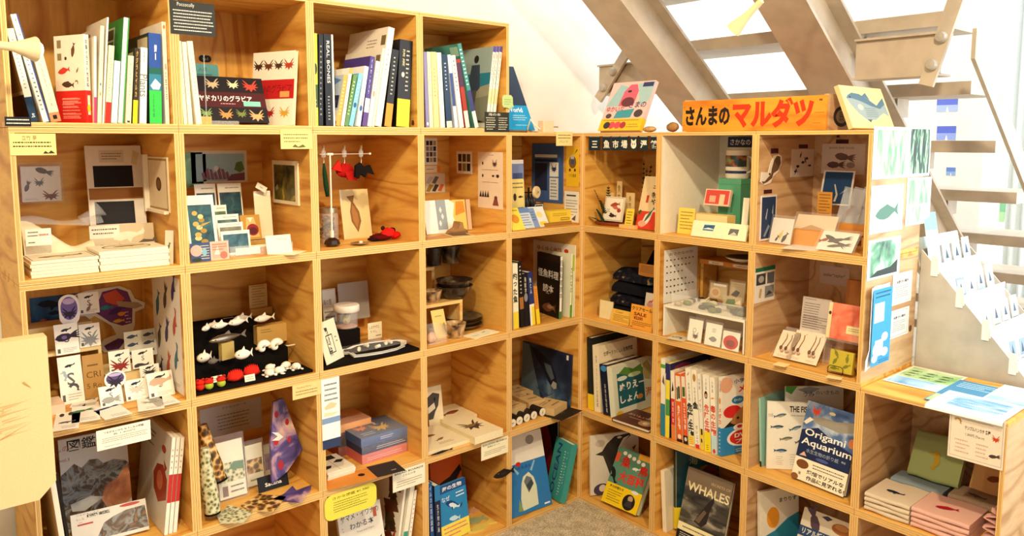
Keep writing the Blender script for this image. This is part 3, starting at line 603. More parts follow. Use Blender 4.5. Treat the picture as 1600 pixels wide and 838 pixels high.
sp(q, 'tallest cream book of the leaning group, big blank cover showing', (605, 615, 197, 627, 46), 'f7eed8', spine=[('l', '9a8a6a', .4, .5, .6, .8, 6, 6)], side=wb, w=.25, group=G)
sp(q, 'slim black book with an orange paper foot', (618, 629, 197.5, 631, 80), '191616', spine=[('r', 'f4941f', 0, 0, 1, .3), ('l', 'd8cfb8', .35, .4, .65, .92, 10, 6)], side=[('r', '191616', 0, 0, 1, 1), ('r', 'e8e0cc', .6, .75, .9, .9)], w=.17, group=G)
sp(q, 'black book with a broad yellow paper foot', (630.5, 651, 198, 637, 64), '1a1718', spine=[('r', YEL, 0, 0, 1, .32), ('v', 'e8d9a0', '深海', .35, .9, .1, {'sx': .35}), ('e', 'd8d0c0', .35, .6, .12, .03), ('l', 'd8cfb8', .55, .4, .8, .9, 10, 4)], w=.19, group=G)
q = BX['L31']; G = 'books and magazines in the beach magazine cube'
sp(q, 'lavender spine at the left of the beach magazine cube', (666, 671, 199, 661.5, 81), '8a84b4', spine=[('e', 'ffffff', .5, .05, .3, .02)], w=.19, group=G)
sp(q, 'cream spine beside the lavender one', (671.5, 677, 199, 667, 81), 'f2e6c0', spine=[('l', 'a0905a', .35, .4, .65, .8, 8, 6)], w=.19, group=G)
sp(q, 'pale yellow spine, third from the left in its cube', (678, 686, 199, 673, 81), 'f4dd92', spine=[('l', 'a0803a', .35, .4, .65, .8, 8, 6)], w=.19, group=G)
sp(q, 'white spine left of the navy one', (686.5, 693.5, 199, 680, 82), 'f7f1de', spine=[('l', '9a8a5a', .35, .5, .65, .8, 8, 6)], w=.19, group=G)
sp(q, 'navy spine in the middle of the leaning group', (694, 702.5, 199, 685.5, 84.5), '1f3a5a', spine=[('r', 'efe6cc', 0, 0, 1, .09), ('l', 'dfe8ee', .35, .5, .65, .9, 8, 6)], w=.18, group=G)
sp(q, 'thin blue and white spine right of the navy one', (703, 708, 199, 691, 85), 'd5dff0', spine=[('r', '3a4f8a', 0, .3, 1, .75)], w=.18, group=G)
sp(q, 'thin white spine left of the red one', (708.5, 715, 199, 694.5, 86), 'f4efe6', spine=[('l', '4a3a6a', .3, .5, .7, .95, 8, 6)], w=.18, group=G)
sp(q, 'red and white spine under the tall teal book', (715.5, 722, 199, 700, 92), 'a8321f', spine=[('r', 'f0e6d4', 0, 0, 1, .25), ('r', '4a2a4a', 0, .6, 1, .95)], w=.18, group=G)
sp(q, 'tall teal photo book leaning left over the small spines', (726, 732, 199, 698, 67), '3f8f8a', spine=[('r', 'f4efe0', 0, 0, 1, .2), ('r', '3a3a7a', 0, .2, 1, .45), ('l', 'ffffff', .2, .5, .8, .95, 10, 6)], side=[('r', TX('teal_sea_print', [(.3, '1f5a60'), (.6, '5fa89a')], 6), 0, 0, 1, 1), ('r', '9ac4b0', .75, .86, .98, .97)], w=.2, group=G)
bch = [('r', 'b9c6c0', 0, 0, 1, 1), ('r', '9fb0ac', 0, .66, 1, 1), ('r', '2f7f96', 0, .48, 1, .68), ('r', '8a8672', 0, 0, 1, .48), ('p', 'a39c84', [(0, .48), (.3, .56), (.7, .5), (1, .54), (1, .4), (0, .3)]), ('e', '2a2420', .64, .86, .055, .05), ('p', '3c4a5c', [(.54, .79), (.73, .79), (.78, .5), (.72, .46), (.55, .47), (.5, .55)]), ('p', '5a5a58', [(.56, .47), (.71, .47), (.68, .14), (.62, .14), (.63, .4), (.6, .12), (.55, .12)]), ('p', '3a352e', [(.5, .12), (.8, .1), (.95, .07), (.6, .06)]), ('r', 'efe8d8', 0, 0, 1, .06)]
LIM[(id(q), 1)] = (q.al(q.P(757, 199, .02)), q.W)
for i, (xl, xr, xt) in enumerate(((760, 764.5, 772.5), (765.5, 769.5, 778), (770.5, 775, 783.5))):
    sp(q, ('magazine with a man standing on a beach on its cover', 'middle purple and white magazine spine beside the beach cover', 'rightmost purple and white magazine spine beside the beach cover')[i], (xl, xr, 199.5, xt, 73), 'f2e8dc', spine=[('r', '4a3a8a', 0, 0, 1, .17), ('r', 'f0d8a0', 0, .3, 1, .48), ('v', 'a03a4a', '海のはなし', .5, .92, .075, {'sx': .3}), ('r', '5a4a9a', 0, .93, 1, 1)], side=bch, row=1, w=.25, group=G, hard=False, name='magazine', cat='magazine')
card('chalkboard_sign', 'dark chalkboard list standing at the corner of the top row', 'sign', onfront(q, (757.5, 206), (795.5, 176)), '2b2b22', [('t', 'e8e4d0', '海の本', .4, .88, .15, {'wf': .5}), ('l', 'd8d2b8', .05, .08, .45, .76, 6, 1.6), ('l', 'd8d2b8', .55, .08, .95, .76, 6, 1.6)])
round_card('speech_tag', 'pale green speech bubble tag at the end of the top row', 'tag', onfront(q, (785, 171), (803, 149), d=-.006), 'b9cf8a', [('l', '7a9a5a', .15, .3, .8, .75, 3, 2)], pts=[(.1, .15), (0, .3), (0, .85), (.12, 1), (.75, 1), (.9, .85), (.92, .4), (1, .15), (.8, .2), (.65, .02), (.45, .12)])
# ------------------------------------------------------------ on top of the lower cubes
q = BX['L42']; top = q.z1+TH+.0006
T = Box(); T.run = 'L'; T.z0 = top; T.a0 = q.a0; T.a1 = q.a1; T.D = .35; T.R, T.I = q.R, q.I; T.F = lambda px, py, dz=0: hit(px, py, 2, top+dz); T.P = q.P; T.S = q.S; T.al = q.al; T.at = q.at
book('navy and sky blue World book leaning back beside the top row', stand(T, (778, 203), (836, 202.5), (798, 104), 27, .09, 0, .02), '2c3c55', [('r', '1c9bd8', 0, 0, 1, .38), ('t', 'f2f8fc', 'World', .62, .31, .1, {'wf': .42, 'bold': .02}), ('l', 'bfe2f2', .5, .14, .9, .24, 3), ('l', 'bfe2f2', .5, .06, .9, .09, 1)])
r = thing('power_adapter', 'cream plug adapter with a white cord on the low cube top', 'adapter', axes(hit(858, 202, 1, .02), (1, 0, 0), (0, 1, 0), Z)); zf = top - r.location.z; b = MB()
b.rbox(-.028, .028, 0, .035, zf+.0006, zf+.045, M('e9cfae', 'matte'), .006); b.box(.028, .06, .012, .016, zf+.02, zf+.024, M('b0a090', 'metal')); b.build('body', r)
b = MB(); b.tube([(-.028, .02, zf+.012), (-.05, .03, zf+.03), (-.06, .04, zf+.05), (-.055, .06, zf+.02), (-.04, .08, zf+.004), (.05, .09, zf+.004), (.14, .06, zf+.004), (.18, .1, zf+.003)], .0028, M('efe6d6', 'matte')); b.build('cord', r, smooth=40)
sign('small cream note taped on the corner cube top edge', onfront(q, (869, 228), (894.5, 206)), 'f2d690', [('l', '6a5a30', .1, .45, .9, .85, 2, 1.6), ('t', '5a4a28', 'パンフ', .45, .3, .2, {'wf': .5})])
q = BX['R02']; U = Box(); U.run = 'R'; U.z0 = top; U.D = .35; U.R, U.I = q.R, q.I; U.P = q.P; U.F = T.F; U.al = q.al; U.at = q.at; U.a0 = q.a0
pk = [('r', 'f3c4c0', 0, 0, 1, 1), ('p', '9fc4c8', [(0, .5), (.2, .95), (.4, .9), (.3, .5)]), ('p', 'a8c8cc', [(.62, .95), (1, .98), (1, .6), (.8, .5)]), ('p', 'e8607a', [(.3, .5), (.34, .8), (.45, .94), (.6, .94), (.68, .8), (.66, .5)]), ('e', '6a2a30', .5, .58, .15, .1), ('e', '2a2020', .47, .8, .05, .025), ('t', 'b02a4a', 'ゆかいな', .26, .44, .13, {'wf': .42, 'bold': .02}), ('t', '3a2a5a', 'さまの', .76, .52, .14, {'wf': .4, 'bold': .02}), ('r', '2f3a6a', .74, .88, .98, .97), ('p', '3f9aa8', [(.28, .25), (.32, .4), (.72, .44), (.68, .26)]), ('e', '4a3a38', .84, .34, .1, .08), ('e', '4a3a38', .15, .3, .07, .05)]
book('pink picture book with a yellow band leaning on the turned run top', stand(U, (934, 203), (999, 202.5), (1027, 125), 26, .06, 0, .018), 'f3c4c0', pk, band=('f5c518', .24, [('e', 'd84a5a', .3, .45, .08, .3), ('e', '3a2a2a', .18, .45, .08, .3), ('e', 'd84a5a', .44, .45, .08, .3), ('e', 'b0303a', .57, .45, .07, .28), ('l', 'a0603a', .05, .76, .95, .95, 1), ('l', 'a0703a', .66, .2, .95, .6, 2)]), side='r')
def pebble(lb, px, py, wpx, hpx, h, d, tint, run='R'):
    c = hit(px, py, 0 if run == 'R' else 1, d); c.z = top+.0005; w = at_px(c, wpx)/2; hh = at_px(c, hpx); b = MB(); b.blob((0, 0, hh*.5), w, w*.7, hh*.5, TX('pebble_'+tint, [(.3, '8a6a45'), (.7, tint)], 40, fin='matte'), n=14, k=8, wob=.06); return tag(b.build('pebble', mat=axes(c, (0, -1, 0), (1, 0, 0), Z) , smooth=True), lb, 'stone', 'pebbles on the turned run top')
pebble('flat tan pebble right of the pink picture book', 1015, 203, 24, 9, .02, .06, 'e0b878'); pebble('rounded brown pebble at the left end of the fish crate', 1051, 203, 22, 15, .03, .05, 'b98a58')
# fish crate with painted lettering
pl = hit(1066, 201, 0, .012); pr = hit(1290, 200, 0, .012); w = pl.y-pr.y; hh = hit(1066, 159, 0, .012).z-top
r = thing('fish_crate', 'wooden saury crate with black and red lettering on the turned run', 'crate', axes(V((.012, pl.y, top+.0006)), (0, -1, 0), (1, 0, 0), Z)); cw = wood('crate_board', 'ee9a30', 'd67e20', '8a4a1a', 'y')
b = MB(); b.box(0, w, 0, .01, 0, hh, cw, mats={0: EDGE}); prints(b, (0, 0, 0), (1, 0, 0), (0, 0, 1), (0, -1, 0), w, hh, [('t', '1f1612', 'さんまの', .195, .5, .66, {'wf': .34, 'bold': .05}), ('t', 'd83410', 'マルダツ', .655, .53, .86, {'wf': .54, 'bold': .055}), ('r', '8a4a20', .955, .84, .975, .9), ('r', 'b06a2a', .93, .5, .99, .52), ('r', 'b06a2a', .92, .2, .97, .22), ('e', '5a3a20', .015, .8, .003, .02), ('e', '5a3a20', .015, .2, .003, .02)]); b.build('front_board', r)
b = MB(); b.box(0, w, .18, .19, 0, hh, cw); b.build('back_board', r)
for x0, nm in ((.0, 'left_end'), (w-.014, 'right_end')):
    b = MB(); b.box(x0, x0+.014, .0102, .1798, 0, hh+.004, GREYPLY)
    if x0: prints(b, (w, .01, 0), (0, 1, 0), (0, 0, 1), (1, 0, 0), .17, hh, [('e', '2a2624', .5, .4, .3, .3), ('e', 'a08a6a', .5, .4, .2, .2), ('t', '2a2624', '辰', .5, .4, .3)])
    b.build('end_board', r)
b = MB(); b.box(.014, w-.014, .0102, .1798, 0.0, .008, cw); b.build('crate_floor', r)
# fish drawing panel leaning on the crate end
X = upright(V((.03, pr.y-.075, top)), V((.31, pr.y-.075, top)), (1386, 140), 22, .016)
X0, wF, hF = X; pA = hit(1319, 198, 2, top)
d_ = [('p', '8f9a96', [(.08, .7), (.14, .78), (.24, .84), (.4, .82), (.58, .7), (.74, .56), (.84, .66), (.95, .76), (.96, .52), (.97, .3), (.86, .38), (.76, .32), (.6, .2), (.4, .2), (.25, .34), (.13, .56)]), ('p', '57707e', [(.08, .7), (.14, .78), (.24, .84), (.4, .82), (.58, .7), (.74, .56), (.84, .66), (.95, .76), (.95, .6), (.8, .48), (.6, .54), (.4, .64), (.22, .7)]), ('p', '57707e', [(.46, .78), (.56, .86), (.62, .68)]), ('e', 'd8c8a0', .34, .5, .06, .07), ('e', '2a3038', .17, .73, .014, .02), ('l', '6f7f80', .42, .26, .74, .5, 5, .6), ('p', '4a5f6a', [(.4, .21), (.46, .14), (.52, .21)])]
tag(slab((X0, wF, hF, .014), 'dac08a', d_, 'matte').build('fish_painting', mat=X0), 'pale wooden panel with a blue grey trout drawing leaning on the crate', 'picture')
# ============================================================ first column
q = BX['L02']
card('shop_note', 'yellow handwritten note taped at the top left of the second row', 'sign', onfront(q, (16.5, 243), (86.5, 209)), 'f6dc8c', [('t', '3a3020', '立竹 夢', .42, .8, .24, {'wf': .32}), ('l', '3a3020', .05, .32, .95, .68, 2, 1.6), ('p', '3a3020', [(.7, .06), (.75, .2), (.82, .1), (.88, .22), (.97, .08)])])
r = clear_pack('print_bag', 'octopus and squid print in a clear bag on the cube back', 'print', onback(q, (31, 319), (97, 253), .0008, .335), .008, ('e9e6de', [('s', '4a4a52', 'squid', .6, .85, .5, -20), ('s', '5a5a66', 'squid', .15, .45, .35, 70), ('s', '55606a', 'crab', .45, .55, .28), ('s', '6a3a36', 'crab', .72, .17, .46, 0, .7), ('l', '8a8a80', .05, .04, .4, .1, 2)]))
fr = [('r', '14131a', .12, .63, .82, .82), ('r', 'a06a34', .02, .52, 1, .62), ('r', '15131a', .1, .3, .8, .5), ('r', 'd8cdbc', .24, .85, .68, .96), ('l', '6a5c4a', .26, .87, .66, .94, 3), ('p', 'd9c79a', [(.8, .84), (.86, .96), (.96, .93), (.9, .82)]), ('o', 'b09a80', .5, .04, .98, .26, .012), ('l', 'a08c78', .55, .08, .92, .22, 3)]
X = stand(q, (142, 347), (231, 343), (117, 228), 14, (.24, .22), 0, .012); card('print_display', 'tall white framed board with two black windows and a tan strap', 'frame', X, 'ece2d2', fr)
X = onside(q, (236, 326), (263, 246), .004); r = thing('canvas_print', 'small canvas with a brown fish hung on the cube side', 'picture', X[0]); X0, w, h, t = X
b = slab((Matrix.Identity(4), w, h, t), 'e6d3ae', [('o', 'b08a50', .04, .03, .96, .97, .03), ('e', '5a3a20', .55, .5, .13, .13), ('e', '7a5230', .55, .5, .08, .08)]); b.build('picture_sheet', r)
b = MB(); b.box(w*.1, w*.98, -.012, -.0002, -.004, .004, M('f3e6cc')); b.box(-.002, .01, -.014, -.0002, -.006, h+.006, M('f6ecd6')); b.build('batten', r)
X = stand(q, (258, 413), (271, 414), (259, 360), 6, (.05, .03)); card('bookmark', 'narrow pale bookmark standing by the cube side', 'bookmark', X, 'e9dcc4', [('s', '6a6a60', 'squid', .5, .55, .8, 70)])
# folded tote in a clear bag
r = thing('folded_tote', 'cream cloth tote folded in a twisted clear bag on the shelf', 'bag', axes(q.P(42, 405, .11)*1.0, q.R, q.I, Z)); z0 = q.z0-r.location.z; W = at_px(r.location, 104)
b = MB(); rows = []
for i in range(9):
    v = i/8; rows.append([V((W*u, .03+.1*v, z0+.001+(.125*math.sin(math.pi*min(1, v*1.1+.08))**.6)*(1-.35*u)*(.8+.25*math.sin(5*u+3*v)))) for u in [j/12 for j in range(13)]])
lo = [V((p.x, p.y, z0+.0006)) for p in rows[0]]; hi = [V((p.x, p.y, z0+.0006)) for p in rows[-1]]
b.grid([lo]+rows+[hi], M('ecdcb8', 'cloth')); b.build('cloth', r, smooth=50)
b = MB(); rows = []
for i in range(8):
    v = i/7; rows.append([V((W*(u*1.15-.02), .04+.07*v, z0+.125+.02*math.sin(math.pi*v)*(.7+.3*math.sin(9*u))-.02*u+.05*max(0, u-.8))) for u in [j/14 for j in range(15)]])
b.grid(rows, CLEAR('grey_bag_film', (.75, .8, .85), .25)); b.tube([(W*.85, .06, z0+.12), (W*.98, .06, z0+.14), (W*1.1, .06, z0+.155)], [.018, .01, .028], CLEAR('clear_plastic_film'), 8)
b.build('film', r, smooth=True)
b = MB(); b.box(-.0, W*.34, .0, .001, z0+.07, z0+.113, M('f2ead6')); prints(b, (0, 0, z0+.07), (1, 0, 0), (0, 0, 1), (0, -1, 0), W*.34, .043, [('l', '4a3a30', .08, .5, .5, .9, 2), ('l', 'c06a5a', .5, .45, .95, .8, 1), ('l', '4a3a30', .08, .1, .4, .3, 1)]); b.build('price_tag', r)
def stack(q, n, A, B, C, hpx, label_top, label_rest, topmarks, base, group, name='print_board', cat='print board', dz=0):
    t = 0.0046; X0, w, dd, _ = lie(q, A, B, C, dz, t*n)
    for i in range(n):
        o = X0.copy(); j = (random.random()-.5)*.004; o.translation = X0.translation + X0.to_3x3() @ V((j, 0, 0)); o.translation.z = q.z0+dz+.0004+(i+1)*t
        card(name, label_top if i == n-1 else label_rest, cat, (o, w, dd, t-.0005), base, topmarks if i == n-1 else (), group)
fishw = [('o', '2a2420', .03, .06, .97, .94, .012), ('s', '7a6a50', 'whale', .5, .5, .7, 5), ('s', 'cbb68a', 'fish', .5, .46, .4, 0)]
X0 = axes(q.P(47, 438, .015), (1, 0, 0), -Z, (0, 1, 0))
def pile(q, n, xl, xr, y, d, t, D, lt, lr, marks, base, group, name='print_board', cat='print board', dz=0, edge=None):
    """n boards lying in a pile: left/right pixel of the near edge, depth d of that edge, thickness and depth of each."""
    a0, a1 = q.al(q.P(xl, y, d)), q.al(q.P(xr, y, d))
    for i in range(n):
        j = (random.random()-.5)*.005; o = q.at(a0+j, d+abs(j), dz+.0004+(i+1)*t)
        m = edge if edge and i < n-1 else base
        card(name, lt if i == n-1 else lr, cat, (axes(o, q.R, -Z, q.I), a1-a0, D, t-.0006), m, marks if i == n-1 else (), group)
pile(q, 5, 50, 156, 432, .015, .0085, .13, 'dark-bordered fish print topmost on the left pile of boards', 'cream print boards piled under the dark-bordered fish print', fishw, 'f3e7ca', 'boards in the left pile')
pile(q, 6, 158, 266, 420, .02, .0085, .14, 'oval fish print topmost on the right pile of boards', 'cream print boards piled under the oval fish print', [('e', '8a6a3a', .5, .55, .36, .34), ('e', 'e6d8b4', .5, .53, .33, .3), ('s', '8a7a4a', 'whale', .55, .6, .5, 8)], 'f4e9cd', 'boards in the right pile')
card('fish_print', 'grey fish print standing behind the right pile with a white tag', 'print', stand(q, (147, 398), (247, 392), (143, 353), 10, (.2, .18), .02), 'd6c3a4', [('s', 'f2e6d0', 'whale', .6, .6, .5, 10), ('s', '4a4440', 'whale', .25, .2, .4, 0), ('s', '6a5c50', 'fish', .85, .3, .4, 20), ('r', 'f3ecdc', 0, .55, .46, .98), ('l', '6a5a4a', .03, .65, .42, .92, 2)])
# ------------------------------------------------------------ dolphin brooch cube
q = BX['L03']; G = 'white cards printed with a dolphin and a brooch'
card('sea_poster', 'blue poster of fish on the back of the brooch cube', 'poster', onback(q, (49, 512), (122, 458)), TX('deep_sea_poster', [(.3, '17335f'), (.55, '2f64a0'), (.7, '3a88b0')], 14), [('s', '0f2340', 'whale', .45, .7, .6, -8), ('s', 'd8603a', 'fish', .25, .2, .14), ('s', 'e8c04a', 'fish', .5, .12, .12, 10), ('s', 'c8d8e0', 'fish', .75, .4, .18, -10), ('s', '0f2340', 'fish', .5, .4, .3)])
A_, B_ = (122, 562), (231, 442); X = onback(q, A_, B_, .0045)
tp_ = [(.0, .78), (.02, .93), (.2, .98), (.66, 1), (.8, .92), (.86, .78), (1, .7), (.98, .62), (.85, .58), (.84, .4), (.78, .2), (.62, .02), (.4, .04), (.34, .12), (.4, .24), (.58, .28), (.52, .42), (.3, .6), (.22, .56), (.16, .42), (.06, .5), (.06, .62)]
round_card('turtle_cutout', 'large sea turtle cut-out painted with reef fish on the cube back', 'cut-out', X, 'f3ece4', [('p', '8fa6b8', [(.04, .8), (.06, .92), (.3, .95), (.4, .8), (.3, .64)]), ('p', '7a3f86', [(.3, .66), (.42, .94), (.62, .97), (.76, .9), (.82, .7), (.8, .42), (.66, .4), (.5, .48)]), ('p', 'e0604a', [(.42, .9), (.6, .95), (.72, .8), (.6, .72), (.46, .78)]), ('s', '4a2a7a', 'fish', .6, .64, .26, 20), ('s', '2fa0a8', 'fish', .46, .7, .18), ('e', 'f0a030', .66, .58, .05, .03), ('s', 'f0c040', 'fish', .62, .48, .16), ('p', 'b9a08c', [(.6, .78), (.9, .72), (.96, .66), (.86, .63), (.62, .7)]), ('p', '6a3f86', [(.4, .14), (.6, .22), (.7, .18), (.6, .06), (.44, .06)]), ('p', '5a86a8', [(.08, .58), (.2, .6), (.16, .46)]), ('l', 'd8c8e8', .7, .42, .8, .62, 4)], pts=tp_)
card('reef_sheet', 'tall sheet of fish pictures on the side of the brooch cube', 'poster', onside(q, (246, 596), (280, 446)), 'e8e2d8', [('s', ['4a3f70', 'c05a4a', '3f6f8a', '5a4a3a'][i % 4], ['fish', 'squid', 'whale'][i % 3], .2+.3*(i % 3), .1+.1*i, .34, 70) for i in range(9)] + [('l', '9a9488', .1, .03, .9, .08, 3)])
# cream steps
r = thing('display_steps', 'cream cardboard steps carrying dolphin cards', 'display stand', axes(q.at(0, 0, 0), q.R, q.I, Z)); cs = M('e0c690', 'matte')
b = MB(); b.box(.055, .2, .2, .33, .132, .14, cs); b.box(.055, .063, .2, .33, .0005, .132, cs); b.box(.192, .2, .2, .33, .0005, .132, cs); b.box(.01, .19, .245, .33, .1405, .205, cs); b.build('back_step', r)
b = MB(); b.box(.202, .34, .15, .3, .0005, .06, cs); b.box(.202, .34, .115, .1498, .0005, .038, cs); b.build('right_steps', r)
b = MB(); b.box(.004, .085, .1, .18, .0005, .026, M('e2c3a4', 'matte')); b.build('low_box', r)
def dol(extra=(), by=.55): return [('s', '23262e', 'whale', .5, .8, .46, 12, .9), ('t', '5f6068', 'S', .5, .52, .36, {'bold': .01}), ('l', '9a948a', .3, .06, .9, .22, 3), ('r', '5a5650', .08, .06, .2, .2)] + list(extra)
spec = [  # foot-left, foot-right, top, depth, dz, lean, what the brooch is
 ((124, 492), (156, 489), (123, 459), .25, .14, 5, 'grey dolphin card at the top of the cream steps', [('s', '8a6a5a', 'squid', .5, .3, .5, 60)]),
 ((88, 557), (125, 551), (82, 509), .19, .076, 10, 'dolphin card with a dark winged brooch, upper left of the steps', [('s', '2a1f33', 'squid', .55, .58, 1.1, 8), ('e', '7a5a9a', .4, .56, .12, .06)]),
 ((125, 543), (158, 541), (124, 508), .21, .14, 6, 'dolphin card with a silver octopus brooch beside the winged one', [('s', '8f9498', 'crab', .5, .35, .9)]),
 ((95, 612), (132, 607), (88, 560), .17, 0, 12, 'tall dolphin card with a curled sea dragon, lower left of the steps', [('s', '9fb0b8', 'horse', .25, .6, .5, 10), ('s', '4a4a52', 'shrimp', .6, .35, .5)]),
 ((172, 585), (205, 581), (171, 550), .17, .09, 8, 'dolphin card with a red crab brooch', [('s', '8a2a22', 'crab', .5, .35, 1.0, 0, .7)]),
 ((208, 577), (241, 573), (208, 548), .165, .09, 8, 'dolphin card with no brooch above the right steps', [('s', '3a3a44', 'whale', .4, .15, .7)]),
 ((220, 594), (250, 589), (217, 573), .13, .05, 12, 'dolphin card with a black blob brooch on the right step', [('s', '2a2a30', 'crab', .5, .5, .8, 0, .5)]),
 ((158, 636), (194, 631), (154, 606), .08, 0, 25, 'dolphin card propped low at the front centre', [('s', '9a9890', 'squid', .5, .3, .9, 0)]),
 ((198, 627), (233, 622), (194, 596), .09, 0, 22, 'dolphin card with a white ray brooch', [('s', 'c9bfae', 'crab', .5, .55, .8, 0, .7)]),
 ((234, 624), (274, 616), (228, 585), .07, 0, 22, 'dolphin card with a peach seal brooch at the right front', [('s', 'c9a890', 'whale', .5, .62, .9, 6, 1.2)])]
for A, B, T_, d, dz, ln, lb, ex in spec: card('brooch_card', lb, 'card', stand(q, A, B, T_, ln, d, None if dz > .0 else 0, .0012), 'f2ebdf', dol(ex), G)
card('fish_sheet', 'pale sheet with six small fish behind the right steps', 'card', stand(q, (196, 560), (246, 556), (192, 520), 4, .24, None, .001), 'dcd9d0', [('s', '3f4f66', 'fish', .25+.5*(i % 2), .8-.3*(i//2), .35, 5) for i in range(6)])
card('kraft_card', 'brown kraft card with pencilled letters under the cream step', 'card', stand(q, (132, 604), (164, 600), (126, 557), 6, .176, 0, .001), 'b48a4c', [('t', '6a4a24', 'CRI', .5, .55, .2), ('t', '6a4a24', '5 Ro', .5, .3, .16), ('l', '6a4a24', .2, .7, .8, .82, 1)])
for (A, C, lb, cc) in (((94, 509), (126, 462), 'round jellyfish card standing before the blue poster', '6f5a9a'), ((164, 606), (198, 583), 'round purple fish badge at the centre of the steps', '5a4a7a')):
    X = stand(q, A, (C[0], A[1]-1), (A[0], C[1]), 6, .22 if 'jelly' in lb else .1, None); 
    round_card('round_card', lb, 'card', (X[0], X[1], X[2], .0014), 'efe9e4', [('e', cc, .5, .55, .42, .38), ('s', '2a2438', 'crab', .5, .4, .8, 0, .9), ('e', 'b9a8d0', .5, .78, .3, .1)], .45)
low = [((109, 637), (148, 633), (108, 618), 'grey fish card lying behind the green one', [('s', '5a6a70', 'fish', .5, .5, .8)]), ((112, 662), (157, 655), (110, 634), 'card lying with a green sea slug brooch', [('s', '3f7a4a', 'squid', .4, .6, .9, 12)]), ((82, 674), (123, 668), (80, 648), 'card lying at the left front with black eye brooches', [('e', '23211f', .25, .85, .1, .1), ('e', '23211f', .6, .88, .1, .1), ('s', '4a4a4a', 'whale', .5, .4, .7, 10)]), ((164, 656), (207, 646), (156, 633), 'card lying with a long blue swordfish brooch', [('s', '22306a', 'squid', .5, .7, 1.15, 14, .5)]), ((216, 643), (257, 637), (211, 622), 'card lying with a flat grey ray brooch', [('s', 'a09a8a', 'crab', .5, .55, .8, 0, .6)]), ((246, 636), (282, 628), (238, 616), 'card lying at the right front with a grey eel brooch', [('s', '6a6a6a', 'squid', .5, .8, 1.2, 10, .4)])]
for A, B, C, lb, ex in low: card('brooch_card', lb, 'card', lie(q, A, B, C, .001, .0012), 'f0e9dc', dol(ex)[2:] if 0 else [('l', '9a948a', .3, .06, .9, .22, 2)] + ex, G)
# ------------------------------------------------------------ fish photograph books
q = BX['L04']
card('title_card', 'white title card taped over the fish photograph books', 'sign', onfront(q, (152, 706), (234.5, 656)), 'f8f1dd', [('t', BLK, 'つながるいのち もうしもの図鑑', .5, .83, .11, {'wf': .75, 'bold': .02}), ('t', BLK, '各 1,400円', .5, .68, .1, {'wf': .4}), ('l', '9a8a70', .08, .3, .95, .58, 3), ('l', '9a8a70', .1, .1, .5, .18, 1)])
rock = TX('dark_fish_photo', [(.25, '2a2320'), (.42, '5f4a3c'), (.52, '8a8a88'), (.62, '3c322c'), (.75, '9a6a4a')], 22, dist=1.6)
peach = TX('orange_fish_photo', [(.3, '8a4a30'), (.5, 'd08a60'), (.65, 'e8c0a0')], 16)
cov = [('r', 'cbc4bb', 0, 0, 1, 1), ('p', rock, [(0, .05), (0, .62), (.08, .66), (.2, .72), (.3, .66), (.42, .73), (.55, .72), (.62, .66), (.78, .68), (.95, .64), (1, .6), (1, .3), (.7, .2), (.6, .12), (.3, .02)]), ('p', peach, [(.55, .28), (.62, .42), (.8, .46), (.97, .6), (1, .5), (1, .22), (.85, .14), (.62, .18)]), ('p', 'b8b4ae', [(.1, .3), (.4, .34), (.6, .3), (.3, .2), (.12, .22)]), ('t', BLK, '図鑑', .33, .92, .13, {'wf': .42, 'bold': .01}), ('t', '9a3a3a', 'しの', .05, .9, .07), ('t', '9a3a3a', 'vol.3', .07, .78, .05)]
book('large fish photograph book volume 3 standing at the back', stand(q, (101, 809), (207, 780), (85, 690), 9, (.21, .2), 0, .016), 'cbc4bb', cov, group='fish photograph books')
cov1 = [('r', 'd8d0c4', 0, 0, 1, 1), ('p', rock, [(.42, .55), (.55, .68), (.72, .78), (.98, .8), (1, .1), (.3, .1)]), ('t', BLK, '図鑑', .36, .87, .1, {'wf': .3, 'bold': .02}), ('t', BLK, 'つながるいのち', .22, .95, .05, {'wf': .3}), ('t', '9a3a3a', 'もしも', .12, .82, .08), ('t', 'a03030', 'vol.1', .12, .72, .06), ('r', 'b02a2a', .08, .62, .28, .67), ('e', 'b0302c', .78, .93, .14, .05)]
book('large fish photograph book volume 1 leaning in front', stand(q, (118, 905), (236, 872), (104, 808), 32, (.1, .08), 0, .016), 'd8d0c4', cov1, group='fish photograph books')
for i in range(3):
    sp(q, ('white book with a red fish organ on its cover at the cube side', 'middle one of three thin white and red spines', 'last of three thin white and red spines by the cube side')[i], (274.5+i*6.5, 280.5+i*6.5, 838, 287.5+i*6.6-6.6*.0, 681), 'f2e8d6', spine=[('r', 'c0302c', 0, .33, 1, .62), ('l', 'b08a80', .3, .66, .7, .9, 4, 4)], side=[('r', 'e9dfce', 0, 0, 1, 1), ('p', 'a83a24', [(.72, .25), (.55, .35), (.5, .5), (.6, .62), (.8, .66), (.95, .55), (.97, .35)]), ('e', 'd0704a', .72, .48, .1, .1), ('p', 'a83a24', [(.86, .6), (.8, .72), (.92, .66)]), ('e', 'b0402c', .78, .82, .07, .04), ('l', '4a4038', .12, .74, .5, .92, 4)], w=.27, d=.03, group='white and red books', hard=False)
sp(q, 'thick white book at the left side of the photograph book cube', (92, 101, 838, 76, 742), 'efe6d2', spine=[], side=[], row=1, w=.2, d=.02, pages='f6eedc')
sp(q, 'black spined book beside the thick white one', (101.5, 107, 838, 84, 742), '1a1716', row=1, w=.2, d=.03)
